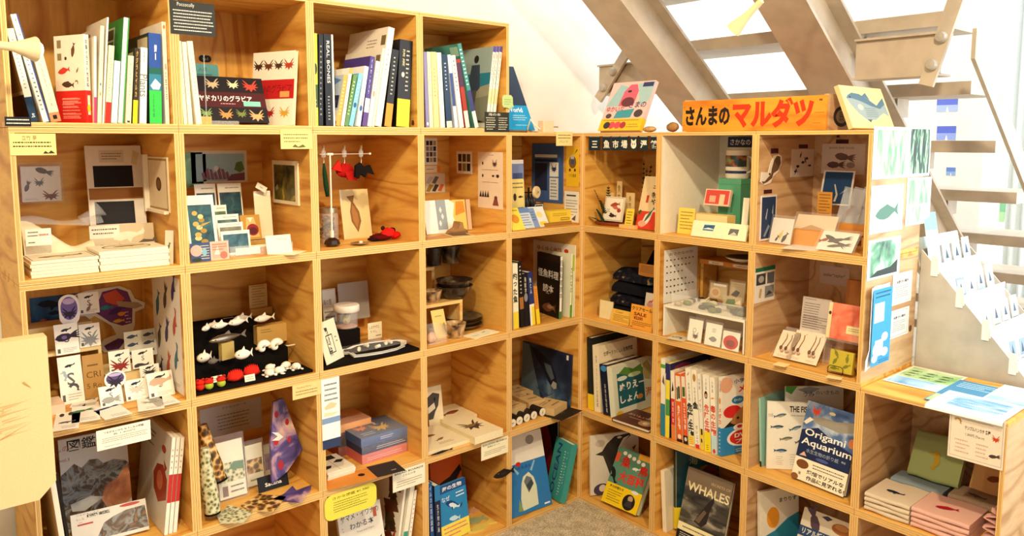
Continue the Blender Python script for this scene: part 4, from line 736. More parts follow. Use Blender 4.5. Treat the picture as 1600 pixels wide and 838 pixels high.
# ============================================================ second column
q = BX['L12']
card('yellow_note', 'pale yellow handwritten note at the right of the seaweed cube', 'sign', onfront(q, (439, 233), (487, 203.5)), 'f2dc84', [('l', '6a5a3a', .08, .3, .9, .85, 3, 1.6), ('p', '6a5a3a', [(.35, .1), (.45, .25), (.55, .12), (.7, .24), (.8, .1), (.6, .06)])])
card('seaweed_picture', 'green underwater print on the back of the seaweed cube', 'print', onback(q, (287, 293), (321, 238)), TX('green_sea_print', [(.3, '2f7a5a'), (.55, '8fc79a'), (.7, 'cfe6d0')], 16), [('r', 'e6efe6', .86, .0, 1, 1)])
card('coral_picture', 'coral print in a clear sleeve on the back of the seaweed cube', 'print', onback(q, (300, 287), (385, 235)), 'e6ddca', [('r', '9fc4cf', .08, .05, .95, .9)] + [('p', '8a5a6a', [(.2+.07*i, .1), (.17+.07*i, .3+.2*((i*7) % 3)/3), (.22+.07*i, .35+.2*((i*5) % 3)/3), (.26+.07*i, .1)]) for i in range(7)] + [('p', '5a7a3a', [(.76, .4), (.8, .62), (.9, .66), (.95, .4), (.86, .3)]), ('p', '7a4a5a', [(.62, .05), (.7, .25), (.95, .3), (.95, .05)]), ('e', 'e6d9d0', .43, .45, .04, .08)])
X = onside(q, (430, 316), (467, 252), .006); card('seagrass_frame', 'framed dark seagrass picture on the side of the seaweed cube', 'frame', X, 'f0e0bc', [('r', TX('seagrass_picture', [(.3, '2f2a14'), (.6, '6f6428'), (.75, 'b8a040')], 20, dist=1.2), .07, .08, .9, .9), ('p', '8a8a70', [(.1, .35), (.2, .45), (.25, .35), (.15, .28)])])
def photocard(lb, A, B, T_, d, tex, dz=0, lean=8, mg=(.07, .1, .93, .86)): card('photo_card', lb, 'postcard', stand(q, A, B, T_, lean, d, dz, .0012), 'f4ecd8', [('r', tex, *mg), ('l', '9a8a70', .3, .9, .9, .96, 1)], 'seaweed postcards')
dk = lambda n, a, b_, c: TX(n, [(.3, a), (.5, b_), (.7, c)], 30)
photocard('dark seaweed postcard at the back left of the cube', (310, 334), (343, 333), (309, 288), .27, dk('kelp_photo', '0f2430', '23424a', '3a5a5a'))
photocard('wide dark seaweed postcard at the back centre', (346, 333), (383, 331), (345, 287), .26, dk('kelp_photo_wide', '14262c', '1f4a4f', '5a6a5a'), 0, 8, (.06, .32, .95, .86))
card('photo_card', 'large postcard of a yellow seahorse-like weed at the left front', 'postcard', stand(q, (297, 381), (342, 377), (296, 306), 12, .07, .012, .0012), 'f4ecd8', [('r', dk('teal_water_photo', '15333a', '2a545a', '3f6a6a'), .08, .04, .9, .84)] + [('e', ['c8a85a', 'a8843a', 'e0c888'][i % 3], .42+.13*math.sin(i*1.9), .16+.06*i, .13-.004*i, .04) for i in range(10)] + [('p', 'b8944a', [(.4, .45), (.85, .55), (.5, .52)]), ('p', 'e8e4d0', [(.5, .04), (.9, .04), (.7, .2)])], 'seaweed postcards')
photocard('small green postcard behind the white holder', (335, 350), (358, 349), (334, 321), .2, dk('green_weed_photo', '2a3a20', '4f6a3a', '7f9a5a'))
photocard('postcard second from front, dark landscape', (341, 362), (377, 360), (340, 336), .16, dk('reef_photo', '1f2f2f', '3a5a5a', '6a7a6a'), 0, 10)
photocard('postcard third from front, brown landscape', (344, 376), (383, 373), (343, 349), .125, dk('brown_weed_photo', '4a4a3a', '7a745a', '9a9478'), 0, 10)
photocard('front postcard in the acrylic tray, blue landscape', (348, 391), (393, 387), (347, 362), .09, dk('blue_weed_photo', '23404a', '3f6470', '6a8a8a'), 0, 10)
wt = M('eadbb8', 'matte')
r = thing('paper_box', 'kraft gift box with a red flower window', 'box', stand(q, (378, 339), (412, 337), (376, 300), 14, .17, .03)[0]); w = .062; h = .078
b = MB(); b.box(0, w, 0, .03, 0, h, M('bd8e45', 'matte')); prints(b, (0, 0, 0), (1, 0, 0), (0, 0, 1), (0, -1, 0), w, h, [('p', 'd8b06a', [(.2, .1), (.3, .9), (.7, .9), (.9, .1)]), ('e', '8f1f24', .58, .4, .3, .24), ('e', '5a1216', .58, .36, .22, .14), ('p', 'e8dcc0', [(.35, .9), (.5, .7), (.65, .9)])]); b.build('box_body', r)
card('white_stand', 'white card backing beside the flower box with a clip on top', 'card', stand(q, (401, 342), (427, 341), (399, 299), 6, .2), 'ecdcba', [('r', 'f6eedb', .0, .92, 1, 1)])
card('swing_tag', 'tilted white tag clipped above the flower box', 'tag', (axes(q.P(399, 293, .19), V((.85, .2, -.48)).normalized(), V((-.2, .97, 0.05)).normalized(), V((.48, .05, .87)).normalized()), .04, .018, .001), 'f3e8d0', [('l', '8a7a5a', .3, .3, .7, .7, 1)])
def block(name, lb, cat, A, B, d, h, D, col, dz=0, marks=(), fin='matte'):
    a0, a1 = q.al(q.P(*A, d)), q.al(q.P(*B, d)); w = a1-a0; X = axes(q.at(a0, d, dz+.0005), q.R, q.I, Z); b = MB(); b.box(0, w, 0, D, 0, h, M(col, fin) if isinstance(col, str) else col)
    prints(b, (0, 0, 0), (1, 0, 0), (0, 0, 1), (0, -1, 0), w, h, marks); return tag(b.build(name, mat=X), lb, cat)
block('kraft_tray', 'flat kraft box under the flower box', 'box', (376, 349), (428, 349), .14, .028, .1, 'b88a3c', 0, [('e', '8a6428', .4, .5, .08, .2)])
block('white_box', 'low white box behind the kraft envelope', 'box', (384, 360), (442, 360), .115, .018, .02, 'e8d8b0')
block('kraft_envelope', 'kraft envelope lying low before the white box', 'envelope', (395, 370), (446, 370), .085, .014, .028, 'd09a55')
card('dragon_card', 'blue and pink patterned card standing at the left front edge', 'card', stand(q, (299, 411), (330, 409), (298, 381), 6, .02), '3a4f78', [('e', 'e8a898', .3, .6, .3, .3), ('l', 'd8c8a0', .5, .1, .98, .9, 6), ('e', '7fb0c0', .7, .5, .12, .2), ('e', '2a3a28', .3, .12, .25, .1)])
card('pink_card', 'pink line-drawn card beside the blue patterned one', 'card', stand(q, (330, 408.5), (359, 406), (328, 378), 6, .02), 'e6a690', [('o', 'f2d8c8', .05, .05, .95, .95, .02), ('e', 'd0705a', .7, .25, .2, .2), ('p', 'f2d0c0', [(.2, .3), (.4, .8), (.5, .3)]), ('l', 'c0604a', .1, .5, .9, .9, 3)])
a0 = q.al(q.P(360, 400, .05)); a1 = q.al(q.P(458, 398, .05)); r = thing('acrylic_tray', 'clear acrylic tray with a blank white label', 'tray', axes(q.at(a0, .05, .0006), q.R, q.I, Z)); w = a1-a0; ac = CLEAR('clear_acrylic', alpha=.22)
b = MB(); b.box(0, w, 0, .002, 0, .03, ac); b.box(0, w, .1, .102, 0, .03, ac); b.box(0, .002, .002, .1, 0, .03, ac); b.box(w-.002, w, .002, .1, 0, .03, ac); b.build('walls', r)
b = MB(); b.box(w*.08, w*.46, -.001, -.0002, .004, .024, M('f4ead0')); b.build('label', r)
card('white_card', 'white card leaning at the right of the acrylic tray', 'card', stand(q, (418, 395), (457, 392), (416, 369), 14, .035), 'f3e9ca', [('l', 'a8946a', .4, .72, .8, .84, 1)])
card('loose_sheet', 'white paper lying at the right front of the seaweed cube', 'paper', lie(q, (446, 395), (485, 396), (449, 388), 0, .0006), 'f6ecc8')
# ------------------------------------------------------------ white sea creature ornaments on black steps
q = BX['L13']; bk = M('17120f', 'cloth')
r = thing('black_steps', 'three black cloth-covered display steps', 'display stand', axes(q.at(0, 0, 0), q.R, q.I, Z))
ST = [(.008, .012, .13), (.062, .13, .235), (.14, .235, .335)]
for i, (h, d0, d1) in enumerate(ST):
    b = MB(); b.box(.006 if i else .003, (q.W-.004, q.W-.03, q.W-.085)[i], d0, d1-.0006, .0005, h, bk); b.build('step', r)
def on(px, py, s):
    h = ST[s][0]+.0006; return hit(px, py, 2, q.z0+h)
WS = M('f3ead8', 'matte')
def swim(name, lb, px, py, s, L, ang, col=WS, tall=.3, kind='fish', group=None, fins=True):
    """Small carved sea creature: rounded body, tail, back fin and side fins, eyes."""
    p = on(px, py, s); X = Matrix.Translation(p) @ Matrix.Rotation(math.radians(ang), 4, 'Z'); r = thing(name, lb, 'ornament', X, group)
    b = MB(); hh = L*tall; rows = []; n = 10; pr = [(.0, .12), (.1, .55), (.28, .95), (.5, 1), (.7, .7), (.86, .32), (.95, .16)]
    if kind == 'round': pr = [(.0, .2), (.12, .75), (.3, 1), (.55, 1), (.75, .8), (.9, .4), (.97, .16)]
    for x, k in pr: rows.append([V((L*(x-.5), hh*.5*k*math.cos(2*math.pi*j/n), hh*.5+hh*.5*k*math.sin(2*math.pi*j/n))) for j in range(n)])
    b.grid(rows, col, True, True); b.build('body', r, smooth=True)
    if fins:
        b = MB(); fz = Matrix(((1, 0, 0, L*.5), (0, 0, -1, 0), (0, 1, 0, hh*.5), (0, 0, 0, 1)))
        b.prism([(-.06*L, .05*hh), (.1*L, .5*hh), (.05*L, 0), (.1*L, -.45*hh), (-.06*L, -.05*hh)], -.001, .001, col, fz); b.build('tail', r)
        b = MB(); b.prism([(-.6*L, .4*hh), (-.42*L, .85*hh), (-.36*L, .35*hh)], -.001, .001, col, fz); b.build('back_fin', r)
    b = MB()
    for s_ in (-1, 1): b.blob((-L*.36, s_*hh*.36, hh*.6), hh*.07, hh*.07, hh*.07, M('1a1614', 'glaze'), n=8, k=5)
    b.build('eyes', r, smooth=True); return r
G = 'white whales on the top black step'
for i, (px, py, L, a) in enumerate(((323, 517, .05, 40), (334, 512, .05, 15), (345, 513.5, .06, 12), (371, 508.5, .064, 12), (378, 502, .06, 10), (412, 503, .066, 8))):
    swim('whale_ornament', ('white whale ornament at the left end of the top black step', 'grey white whale ornament second on the top step', 'white whale ornament third on the top step', 'white whale ornament fourth on the top step, in front', 'white whale ornament fifth on the top step, behind', 'white whale ornament before the kraft card holder')[i], px, py, 2, L, a, WS, .34, group=G)
def tagc(lb, A, B, T_, s, d, col='f3e8cc', lean=12, mk=()): card('name_tag', lb, 'tag', stand(q, A, B, T_, lean, d, ST[s][0]+.001, .0008), col, mk or [('l', '8a7a5a', .1, .2, .9, .8, 2)])
r = thing('card_holder', 'kraft text card in a small wooden foot on the top black step', 'sign', axes(q.P(392, 500, .285), q.R, q.I, Z)); zf = q.z0+ST[2][0]-r.location.z+.0006; w = at_px(r.location, 35)
b = MB(); b.box(0, w, 0, .016, zf, zf+.022, M('c79a52', 'matte')); b.build('foot', r)
b = MB(); b.box(.004, w-.008, .017, .018, zf+.004, zf+at_px(r.location, 47), M('d8bc84')); prints(b, (.004, .017, zf+.02), (1, 0, 0), (0, 0, 1), (0, -1, 0), w-.012, .085, [('l', '9a7a48', .12, .1, .88, .92, 8)]); b.build('text_card', r)
tagc('small tag at the back of the top black step', (349, 507), (365, 506), (349, 500), 2, .31)
swim('fish_ornament', 'white puffer ornament at the left of the middle black step', 319, 566, 1, .046, 20, WS, .6, 'round')
swim('fish_ornament', 'dark little fish beside the white puffer', 334, 569, 1, .035, 10, M('6a6258', 'matte'), .5)
r = swim('shark_ornament', 'silver hammer-nosed shark on a small card stand, middle black step', 355, 561, 1, .115, 14, M('8f8576', 'metal'), .22); r.location.z += .052
b = MB(); b.box(-.022, .02, -.008, .008, -.0518, -.0005, M('b39a5a', 'matte')); b.build('stand', r)
tagc('white tag below the silver shark', (344, 567), (359, 565), (343, 559), 1, .136)
swim('fish_ornament', 'white boxfish ornament in the middle of the middle step', 380, 561, 1, .052, 6, WS, .55, 'round')
def nautilus(lb, px, py, s):
    p = on(px, py, s); r = thing('nautilus_ornament', lb, 'ornament', Matrix.Translation(p) @ Matrix.Rotation(math.radians(8), 4, 'Z'), 'white nautilus ornaments'); b = MB(); rows = []
    for i in range(22):
        a = -0.4+i*.3; R = .0045+.011*(i/21); rr = .0022+.01*(i/21); c = V((math.cos(-a)*R, 0, .03+math.sin(-a)*R)); e = V((math.cos(-a), 0, math.sin(-a)))
        rows.append([c+e*(rr*math.cos(2*math.pi*k/10))+V((0, rr*1.1*math.sin(2*math.pi*k/10), 0)) for k in range(10)])
    b.grid(rows, WS, True, True); zmin = min(v[2] for v in b.v); b.v = [(v[0], v[1], v[2]-zmin) for v in b.v]; b.build('shell', r, smooth=True)
    b = MB(); b.blob((-.02, 0, .014), .006, .006, .005, M('c9a878', 'matte'), n=8, k=5); b.build('head', r, smooth=True)
nautilus('left white nautilus ornament before the kraft box', 411, 550, 1); nautilus('right white nautilus ornament before the kraft box', 431, 547, 1)
tagc('tag at the right end of the middle black step', (447, 549), (461, 547), (446, 542), 1, .14)
block('kraft_box', 'kraft box with printed lettering on the middle black step', 'box', (404, 541), (450, 538), .2, .06, .03, 'c79f58', ST[1][0], [('l', '6a4f24', .1, .6, .5, .85, 2)])
RD, GN = M('d0281a', 'matte'), M('a8b83a', 'matte')
def frog(lb, px, py, top=RD, bot=GN):
    p = on(px, py, 0); r = thing('frog_ornament', lb, 'ornament', Matrix.Translation(p), 'red and green frog ornaments'); b = MB(); b.blob((0, 0, .012), .0125, .012, .012, bot, n=12, k=7); b.build('body', r, smooth=True)
    b = MB(); b.blob((0, 0, .024), .0135, .012, .009, top, n=12, k=6); 
    for s_ in (-1, 1): b.blob((s_*.0075, -.004, .032), .0045, .0045, .0045, top, n=8, k=5)
    b.build('head', r, smooth=True); b = MB()
    for s_ in (-1, 1): b.blob((s_*.0075, -.008, .033), .002, .0015, .002, M('15110f', 'glaze'), n=6, k=4)
    b.build('eyes', r, smooth=True)
frog('all red frog ornament at the left end of the front step', 313, 611, RD, RD); frog('red frog ornament on a green ball, left one', 327, 609); frog('red frog ornament on a green ball, right one', 346, 605)
for px, py, lb in ((368, 596, 'left red scorpionfish ornament on the front step'), (393, 588, 'right red scorpionfish ornament on the front step')):
    p = on(px, py, 0); r = thing('scorpionfish_ornament', lb, 'ornament', Matrix.Translation(p), 'red scorpionfish ornaments'); b = MB(); b.blob((0, 0, .015), .025, .017, .015, RD, n=16, k=9, wob=.16); b.build('body', r, smooth=True); b = MB()
    for i in range(7): b.prism([(-.005, 0), (0, .012), (.005, 0)], -.001, .001, RD, Matrix.Translation((-.018+i*.006, 0, .026-.0006*(i-3)**2)) @ Matrix.Rotation(math.pi/2, 4, 'X'))
    b.build('spines', r)
tagc('white tag behind the red frogs', (331, 598), (348, 594), (331, 589), 0, .075); tagc('white tag before the right red scorpionfish', (383, 597), (399, 593), (383, 587), 0, .02)
for i, (px, py) in enumerate(((422, 580), (421, 588), (437, 584), (447, 576), (463, 578))):
    p = on(px, py, 0); r = thing('turtle_ornament', ('white turtle ornament behind the leftmost one', 'leftmost white turtle ornament at the front', 'white turtle ornament in the middle of the group', 'white turtle ornament at the back right', 'rightmost white turtle ornament')[i], 'ornament', Matrix.Translation(p) @ Matrix.Rotation(.6+i, 4, 'Z'), 'white turtle ornaments'); b = MB(); b.blob((0, 0, .011), .017, .014, .011, WS, n=14, k=7); b.build('shell', r, smooth=True)
    b = MB(); b.blob((.02, 0, .011), .007, .005, .005, WS, n=8, k=5); b.build('head', r, smooth=True); b = MB()
    for sx, sy in ((.011, 1), (.011, -1), (-.011, 1), (-.011, -1)): b.blob((sx, sy*.014, .004), .008, .005, .0025, WS, n=8, k=5)
    b.build('flippers', r, smooth=True)
# ------------------------------------------------------------ fish-print pouches
q = BX['L14']
card('price_note', 'cream handwritten note at the right top of the pouch cube', 'sign', onfront(q, (457.5, 626), (501, 594)), 'ecca86', [('t', '7a5a2a', 'Sacana Dou', .4, .78, .16, {'wf': .5}), ('l', '8a6a3a', .1, .2, .9, .6, 2, 1.6)])
card('story_sheet', 'grey sheet of printed lines on the back of the pouch cube', 'paper', onback(q, (314, 690), (408, 620), .0006), 'cfcac4', [('t', '4a4642', 'さかなのポーチ', .55, .9, .08, {'wf': .4})] + [('l', '6a6560', .25, .18+.11*i, .8, .26+.11*i, 1, 1.3) for i in range(5)])
trout = TX('brown_trout_print', [(.35, '4a3218'), (.5, '8a5c24'), (.62, 'c08a40'), (.72, 'e0c080')], 60, 'cell'); spk = TX('speckled_fish_print', [(.25, '5a5a38'), (.4, 'a8a478'), (.7, 'd8d2ac')], 90, 'cell'); koi = TX('purple_fish_print', [(.3, '2f2a5a'), (.48, '5a4a86'), (.56, 'b08aa0'), (.7, 'd8b4a0')], 16)
clear_pack('pouch_pack', 'bagged green trout pouch pack standing at the left', 'pouch', stand(q, (342, 790), (390, 780), (334, 684), 10, (.12, .12), 0, .001), .018, ('e6dfc8', [('r', spk, .02, .28, .98, .62), ('p', '4f7a5a', [(.4, .5), (.6, .62), (.98, .6), (.98, .45)]), ('l', '4a4030', .4, .06, .95, .24, 2), ('r', '8a6a60', .12, .04, .32, .22)]))
clear_pack('pouch_pack', 'bagged brown fish pouch pack behind the green one', 'pouch', stand(q, (386, 778), (416, 772), (383, 690), 6, (.16, .16), 0, .001), .014, ('e2d8c0', [('r', trout, .05, .3, .95, .65), ('l', '4a4030', .2, .08, .9, .2, 1)]))
clear_pack('pouch_pack', 'bagged purple fish pouch pack, last of the row', 'pouch', stand(q, (414, 770), (438, 766), (410, 690), 4, (.2, .2), 0, .001), .014, ('d8ccb8', [('r', koi, .05, .2, .95, .7)]))
card('brand_card', 'black card with white script lettering in the pouch cube', 'sign', stand(q, (405, 774), (452, 766), (404, 747), 16, .11), '17161a', [('t', 'f2eee4', 'Sacana', .5, .4, .34, {'wf': .55, 'bold': .02})])
def sleeve(name, lb, pts, rad, mt):
    r = thing(name, lb, 'pouch', Matrix.Translation(pts[-1])); b = MB(); b.tube([p-pts[-1] for p in pts], rad, mt, 12); b.build('cloth', r, smooth=50)
    b = MB(); e = (pts[-1]-pts[-2]).normalized(); b.tube([e*.0005, e*.006], [rad[-1]*1.02]*2, M('191512', 'cloth'), 12); b.build('lining', r, smooth=50)
sleeve('fish_sleeve', 'rolled brown fish-skin sleeve hanging at the left', [q.P(316, 664, .12), q.P(325, 700, .11), q.P(335, 730, .1), q.P(342, 750, .09)], [.014, .022, .026, .024], trout)
sleeve('fish_sleeve', 'rolled speckled fish sleeve standing below the brown one', [q.P(320, 700, .05), q.P(323, 740, .045), q.P(329, 775, .04), q.P(332, 800, .035)], [.012, .02, .024, .022], spk)
X = axes(q.P(438, 753, .1), q.R, q.I, Z); w = at_px(X.translation, 54); h = at_px(X.translation, 128); X = X @ Matrix.Rotation(math.radians(-7), 4, 'X')
round_card('koi_pouch', 'purple spotted koi-print pouch hanging open at the right', 'pouch', (X, w, h, .012), koi, [('e', 'b02a2c', .3, .82, .06, .04), ('e', 'b02a2c', .6, .7, .06, .04), ('e', 'b02a2c', .22, .5, .08, .05), ('e', 'b02a2c', .62, .48, .05, .04), ('e', 'a82a34', .3, .2, .09, .06), ('p', 'efe8dc', [(.12, .62), (.3, .6), (.45, .53), (.3, .5), (.1, .52), (.28, .555)])], pts=[(0, .0), (.06, .5), (.25, .98), (.55, 1), (.68, .8), (1, .32), (.5, .1)])
for A, B, C, mt, lb, pts in (((331, 817), (382, 817), (334, 789), spk, 'pale speckled trout print pouch lying at the left front', [(0, .35), (.25, 0), (.95, .05), (1, .6), (.55, .8), (.1, 1)]), ((370, 800), (437, 798), (376, 768), trout, 'brown trout print pouch lying at the front centre', [(0, .35), (.3, .05), (.85, 0), (1, .75), (.75, .85), (.38, .9), (.28, 1), (.25, .85)]), ((432, 786), (494, 780), (438, 752), koi, 'purple fish print pouch lying at the right front', [(0, .3), (.3, .55), (.5, 1), (.62, .7), (1, .95), (.98, .6), (.75, 0), (.4, .15)])):
    X = lie(q, A, B, C, 0, .004); round_card('fish_pouch', lb, 'pouch', (X[0], X[1], max(.05, min(X[2], .12)), .004), mt, [('e', '3a3428', .3, .5, .03, .03)], pts=pts, group='fish print pouches lying flat')
# ============================================================ third column
GL = CLEAR('clear_glass', (.95, .97, .95), .2, .03)
q = BX['L22']
pm = M('f3e6d2', 'metal'); p = q.P(519, 376, .075); p.z = q.z0+.0006; zb = hit(520, 241, 1, .075).z-p.z
r = thing('charm_stand', 'white T-bar charm stand on a dark glass foot', 'stand', Matrix.Translation(p)); b = MB(); b.lathe([(0, 0), (.018, 0), (.026, .008), (.022, .02), (.01, .028), (0, .03)], M('2a1a14', 'glaze'), n=9); b.build('foot', r)
b = MB(); b.tube([(0, 0, .028), (0, 0, .05)], .0062, M('efe4d0', 'matte')); b.tube([(0, 0, .05), (0, 0, zb)], .0028, M('efe4d0', 'matte')); b.build('stem', r, smooth=40)
x0, x1 = q.P(499, 242, .075).x-p.x, q.P(579, 239, .075).x-p.x; b = MB(); b.tube([(x0, 0, zb), (x1, 0, zb)], .0016, pm); b.tube([(-.01, 0, zb), (.01, 0, zb)], .004, M('efe4d0', 'matte')); b.tube([(x1-.006, 0, zb), (x1, 0, zb)], .0035, M('efe4d0', 'matte')); b.build('bar', r, smooth=40)
BAR = p.z+zb
def charm(lb, px, kind):
    x = q.P(px, 240, .075).x; r = thing('hanging_charm', lb, 'charm', Matrix.Translation((x, .075, BAR+.0018)), 'charms on the T-bar'); b = MB()
    b.lathe([(0, -.012), (.006, -.012), (.0075, -.006), (.0075, .006), (.004, .012), (.003, .016)], GL, n=12); b.build('glass_bottle', r, smooth=True)
    b = MB(); b.lathe([(0, .016), (.004, .016), (.0045, .025), (0, .025)], M('b98a5a', 'matte'), n=10); b.build('cork', r, smooth=40)
    b = MB(); b.tube([(0, .0, -.012), (.001, .001, -.022), (0, 0, -.032)], .001, pm, 6); b.build('chain', r)
    if kind == 0: b = MB(); b.tube([(0, 0, -.03), (.002, 0, -.06), (.006, 0, -.1), (.01, 0, -.135)], [.003, .007, .008, .006], M('1d3a22', 'cloth'), 10); b.build('green_pendant', r, smooth=True)
    elif kind == 1:
        b = MB(); b.blob((.016, .03, -.055), .03, .012, .022, M('a81814', 'cloth'), n=14, k=8, wob=.18); b.prism([(-.035, -.05), (-.01, -.02), (0, -.06)], -.004, .004, M('c0221a', 'cloth'), Matrix(((1, 0, 0, 0), (0, 0, -1, .02), (0, 1, 0, 0), (0, 0, 0, 1)))); b.prism([(.01, -.06), (.05, -.055), (.055, -.09), (.02, -.085)], -.004, .004, M('b01c16', 'cloth'), Matrix(((1, 0, 0, 0), (0, 0, -1, .02), (0, 1, 0, 0), (0, 0, 0, 1)))); b.build('red_crab', r, smooth=40)
    else:
        b = MB(); b.prism([(-.025, -.075), (-.022, -.04), (-.005, -.03), (.01, -.045), (.03, -.038), (.045, -.07), (.02, -.062), (.012, -.078), (-.004, -.066), (-.012, -.082)], -.006, .006, M('191512', 'cloth'), Matrix(((1, 0, 0, 0), (0, 0, -1, 0), (0, 1, 0, 0), (0, 0, 0, 1)))); b.build('black_fish', r)
charm('long green charm hanging from the left of the T-bar', 505.5, 0); charm('red cloth crab charm hanging from the T-bar', 538, 1); charm('black fish charm hanging from the right of the T-bar', 564, 2)
p = q.P(513, 368, .17); p.z = q.z0+.0006; r = thing('shell_jar', 'glass jar of brown shells with a silver lid', 'jar', Matrix.Translation(p)); w = at_px(p, 16)
b = MB(); b.lathe([(0, .001), (w*.9, .001), (w, .01), (w, .088), (w*.9, .098)], GL, n=20); b.build('glass', r, smooth=40); b = MB(); b.lathe([(w*.93, .1), (w*.96, .1), (w*.96, .116), (0, .118)], M('b0a890', 'metal'), n=20); b.build('lid', r, smooth=40)
b = MB()
for i in range(34): a = i*2.4; b.blob((w*.62*math.cos(a)*((i % 5)/5+.3), w*.62*math.sin(a)*((i % 5)/5+.3), .012+.0022*i), .009, .008, .006, M(['6a4424', '8f6638', '3a2616'][i % 3], 'glaze'), n=8, k=5)
o = b.build('shells', r, smooth=True); o['kind'] = 'stuff'
X = stand(q, (538, 372), (582, 366), (531, 297), 10, (.2, .2)); card('fish_card', 'cream card with a brown fish-shaped window behind the charms', 'card', X, 'dfc78c', [('p', '8a5a28', [(.22, .86), (.5, .88), (.44, .74), (.62, .55), (.66, .35), (.52, .12), (.32, .35), (.3, .55), (.37, .74)]), ('p', 'a87238', [(.4, .72), (.56, .5), (.58, .36), (.5, .2), (.38, .38), (.36, .55)]), ('p', 'f0e2bc', [(0, .7), (0, 1), (.06, 1), (.06, .72)])])
p = q.P(604, 376, .1); p.z = q.z0+.0006; r = thing('red_pouch', 'bright red folded fish pouch with black fins', 'pouch', Matrix.Translation(p)); b = MB(); b.blob((-.02, 0, .012), .045, .03, .012, M('5a0f0f', 'cloth'), wob=.1); b.blob((.0, -.008, .022), .026, .02, .019, M('e0201a', 'cloth'), wob=.15); b.blob((.03, -.004, .014), .022, .018, .013, M('c81a16', 'cloth'), wob=.1); b.build('cloth', r, smooth=True)
b = MB(); b.blob((-.012, .002, .04), .008, .006, .008, M('3a1a10', 'cloth')); b.blob((.024, .006, .03), .014, .01, .009, M('1a1010', 'cloth'), wob=.2); b.blob((-.05, -.01, .008), .03, .015, .007, M('2a1212', 'cloth')); b.build('fins', r, smooth=True)
p = q.P(562, 375, .05); p.z = q.z0+.0006; r = thing('shell_dish', 'small silver dish before the red pouch', 'dish', Matrix.Translation(p)); b = MB(); b.lathe([(0, .001), (.014, .001), (.03, .006), (.031, .007), (.014, .003), (0, .0028)], M('b9a888', 'metal'), n=20); b.build('dish_body', r, smooth=True); b = MB(); b.blob((.004, 0, .008), .007, .006, .005, M('e9d8b8', 'glaze')); b.build('bead', r, smooth=True)
q = BX['L23']
r = thing('black_cloth', 'black cloth over two levels in the jar cube', 'cloth', axes(q.at(0, 0, 0), q.R, q.I, Z)); b = MB(); b.box(.003, q.W-.003, .004, .165, .0005, .01, bk); b.build('front_fold', r); b = MB(); b.box(.003, q.W*.62, .1655, .33, .0005, .07, bk); b.build('raised_fold', r)
card('price_card', 'white printed card at the back left of the jar cube', 'card', stand(q, (505.5, 485), (527, 482), (504.5, 453), 6, .3, .0705), 'ebe4d4', [('t', '3a3430', '海の雪', .35, .62, .18, {'wf': .6}), ('l', '8a8478', .1, .1, .9, .4, 2), ('o', 'b8a888', .02, .02, .98, .98, .02)])
card('grey_card', 'plain grey card on the back of the jar cube', 'card', stand(q, (531, 483), (578, 480), (529, 444), 6, .29, .0705), 'b4aca4')
p = q.P(542, 517, .21); p.z = q.z0+.0706; r = thing('specimen_jar', 'clear jar with a white lid and a cream specimen inside', 'jar', Matrix.Translation(p)); w = at_px(p, 17); hj = hit(543, 486, 1, .21).z-p.z
b = MB(); b.lathe([(0, .0005), (w*1.0, .0005), (w, hj)], GL, n=22); b.build('glass', r, smooth=40); b = MB(); b.lathe([(w*1.12, hj), (w*1.18, hj+.002), (w*1.18, hj+.02), (w*1.1, hj+.024), (0, hj+.025)], M('f1e4d4', 'matte'), n=24); b.build('lid', r, smooth=50)
b = MB(); b.blob((0, 0, hj*.52), w*.38, w*.34, hj*.38, TX('cream_specimen', [(.35, 'a8925a'), (.6, 'e8dcae')], 60, fin='matte'), n=12, k=8, wob=.12); b.build('specimen', r, smooth=True); b = MB(); b.rbox(-w*.85, w*.85, -w*.7, w*.7, .001, .006, M('c98a6a', 'matte'), w*.3); b.build('base', r)
r = thing('tag_holder', 'handwritten tag in a clear holder by the fish tray', 'tag', axes(q.P(576, 526, .165)*1.0, q.R, q.I, Z)); z0 = q.z0+.0106-r.location.z; w = at_px(r.location, 25); h = at_px(r.location, 26); b = MB(); b.box(0, w, .004, .005, z0+.012, z0+.012+h, M('efdcb4')); prints(b, (0, .004, z0+.012), (1, 0, 0), (0, 0, 1), (0, -1, 0), w, h, [('t', '3a3028', 'しおサザエ', .45, .72, .22, {'wf': .7}), ('t', '3a3028', 'うつし', .4, .45, .2, {'wf': .5}), ('l', '3a3028', .55, .1, .95, .25, 1)]); b.build('tag_paper', r); b = MB(); b.box(w*.1, w*.9, 0, .009, z0+.0005, z0+.0115, CLEAR('clear_acrylic', alpha=.3)); b.build('holder_foot', r)
p = q.P(588, 549, .085); p.z = q.z0+.0106; r = thing('fish_tray', 'white fish-shaped tray lined with black and bagged in film', 'tray', Matrix.Translation(p)); L = at_px(p, 56)
out = [(-1, .1), (-.8, .0), (-.86, -.32), (-.55, -.4), (-.1, -.46), (.4, -.42), (.8, -.26), (1, 0), (.95, .16), (.6, .34), (.1, .42), (-.4, .4), (-.7, .26), (-.95, .3)]
b = MB(); b.prism([(x*L, y*L*1.15) for x, y in out], 0, .003, M('f2ebdc', 'glaze')); rows = [[V((x*L*k, y*L*1.15*k, z)) for x, y in out] for k, z in ((1, .003), (1.05, .009), (1.03, .0095), (.93, .0035))]; b.grid(rows, M('f2ebdc', 'glaze'), True); b.build('dish_body', r, smooth=35)
b = MB(); b.prism([(x*L*.84, y*L*.98) for x, y in out], .0036, .0085, M('1d1714', 'cloth')); b.build('liner', r)
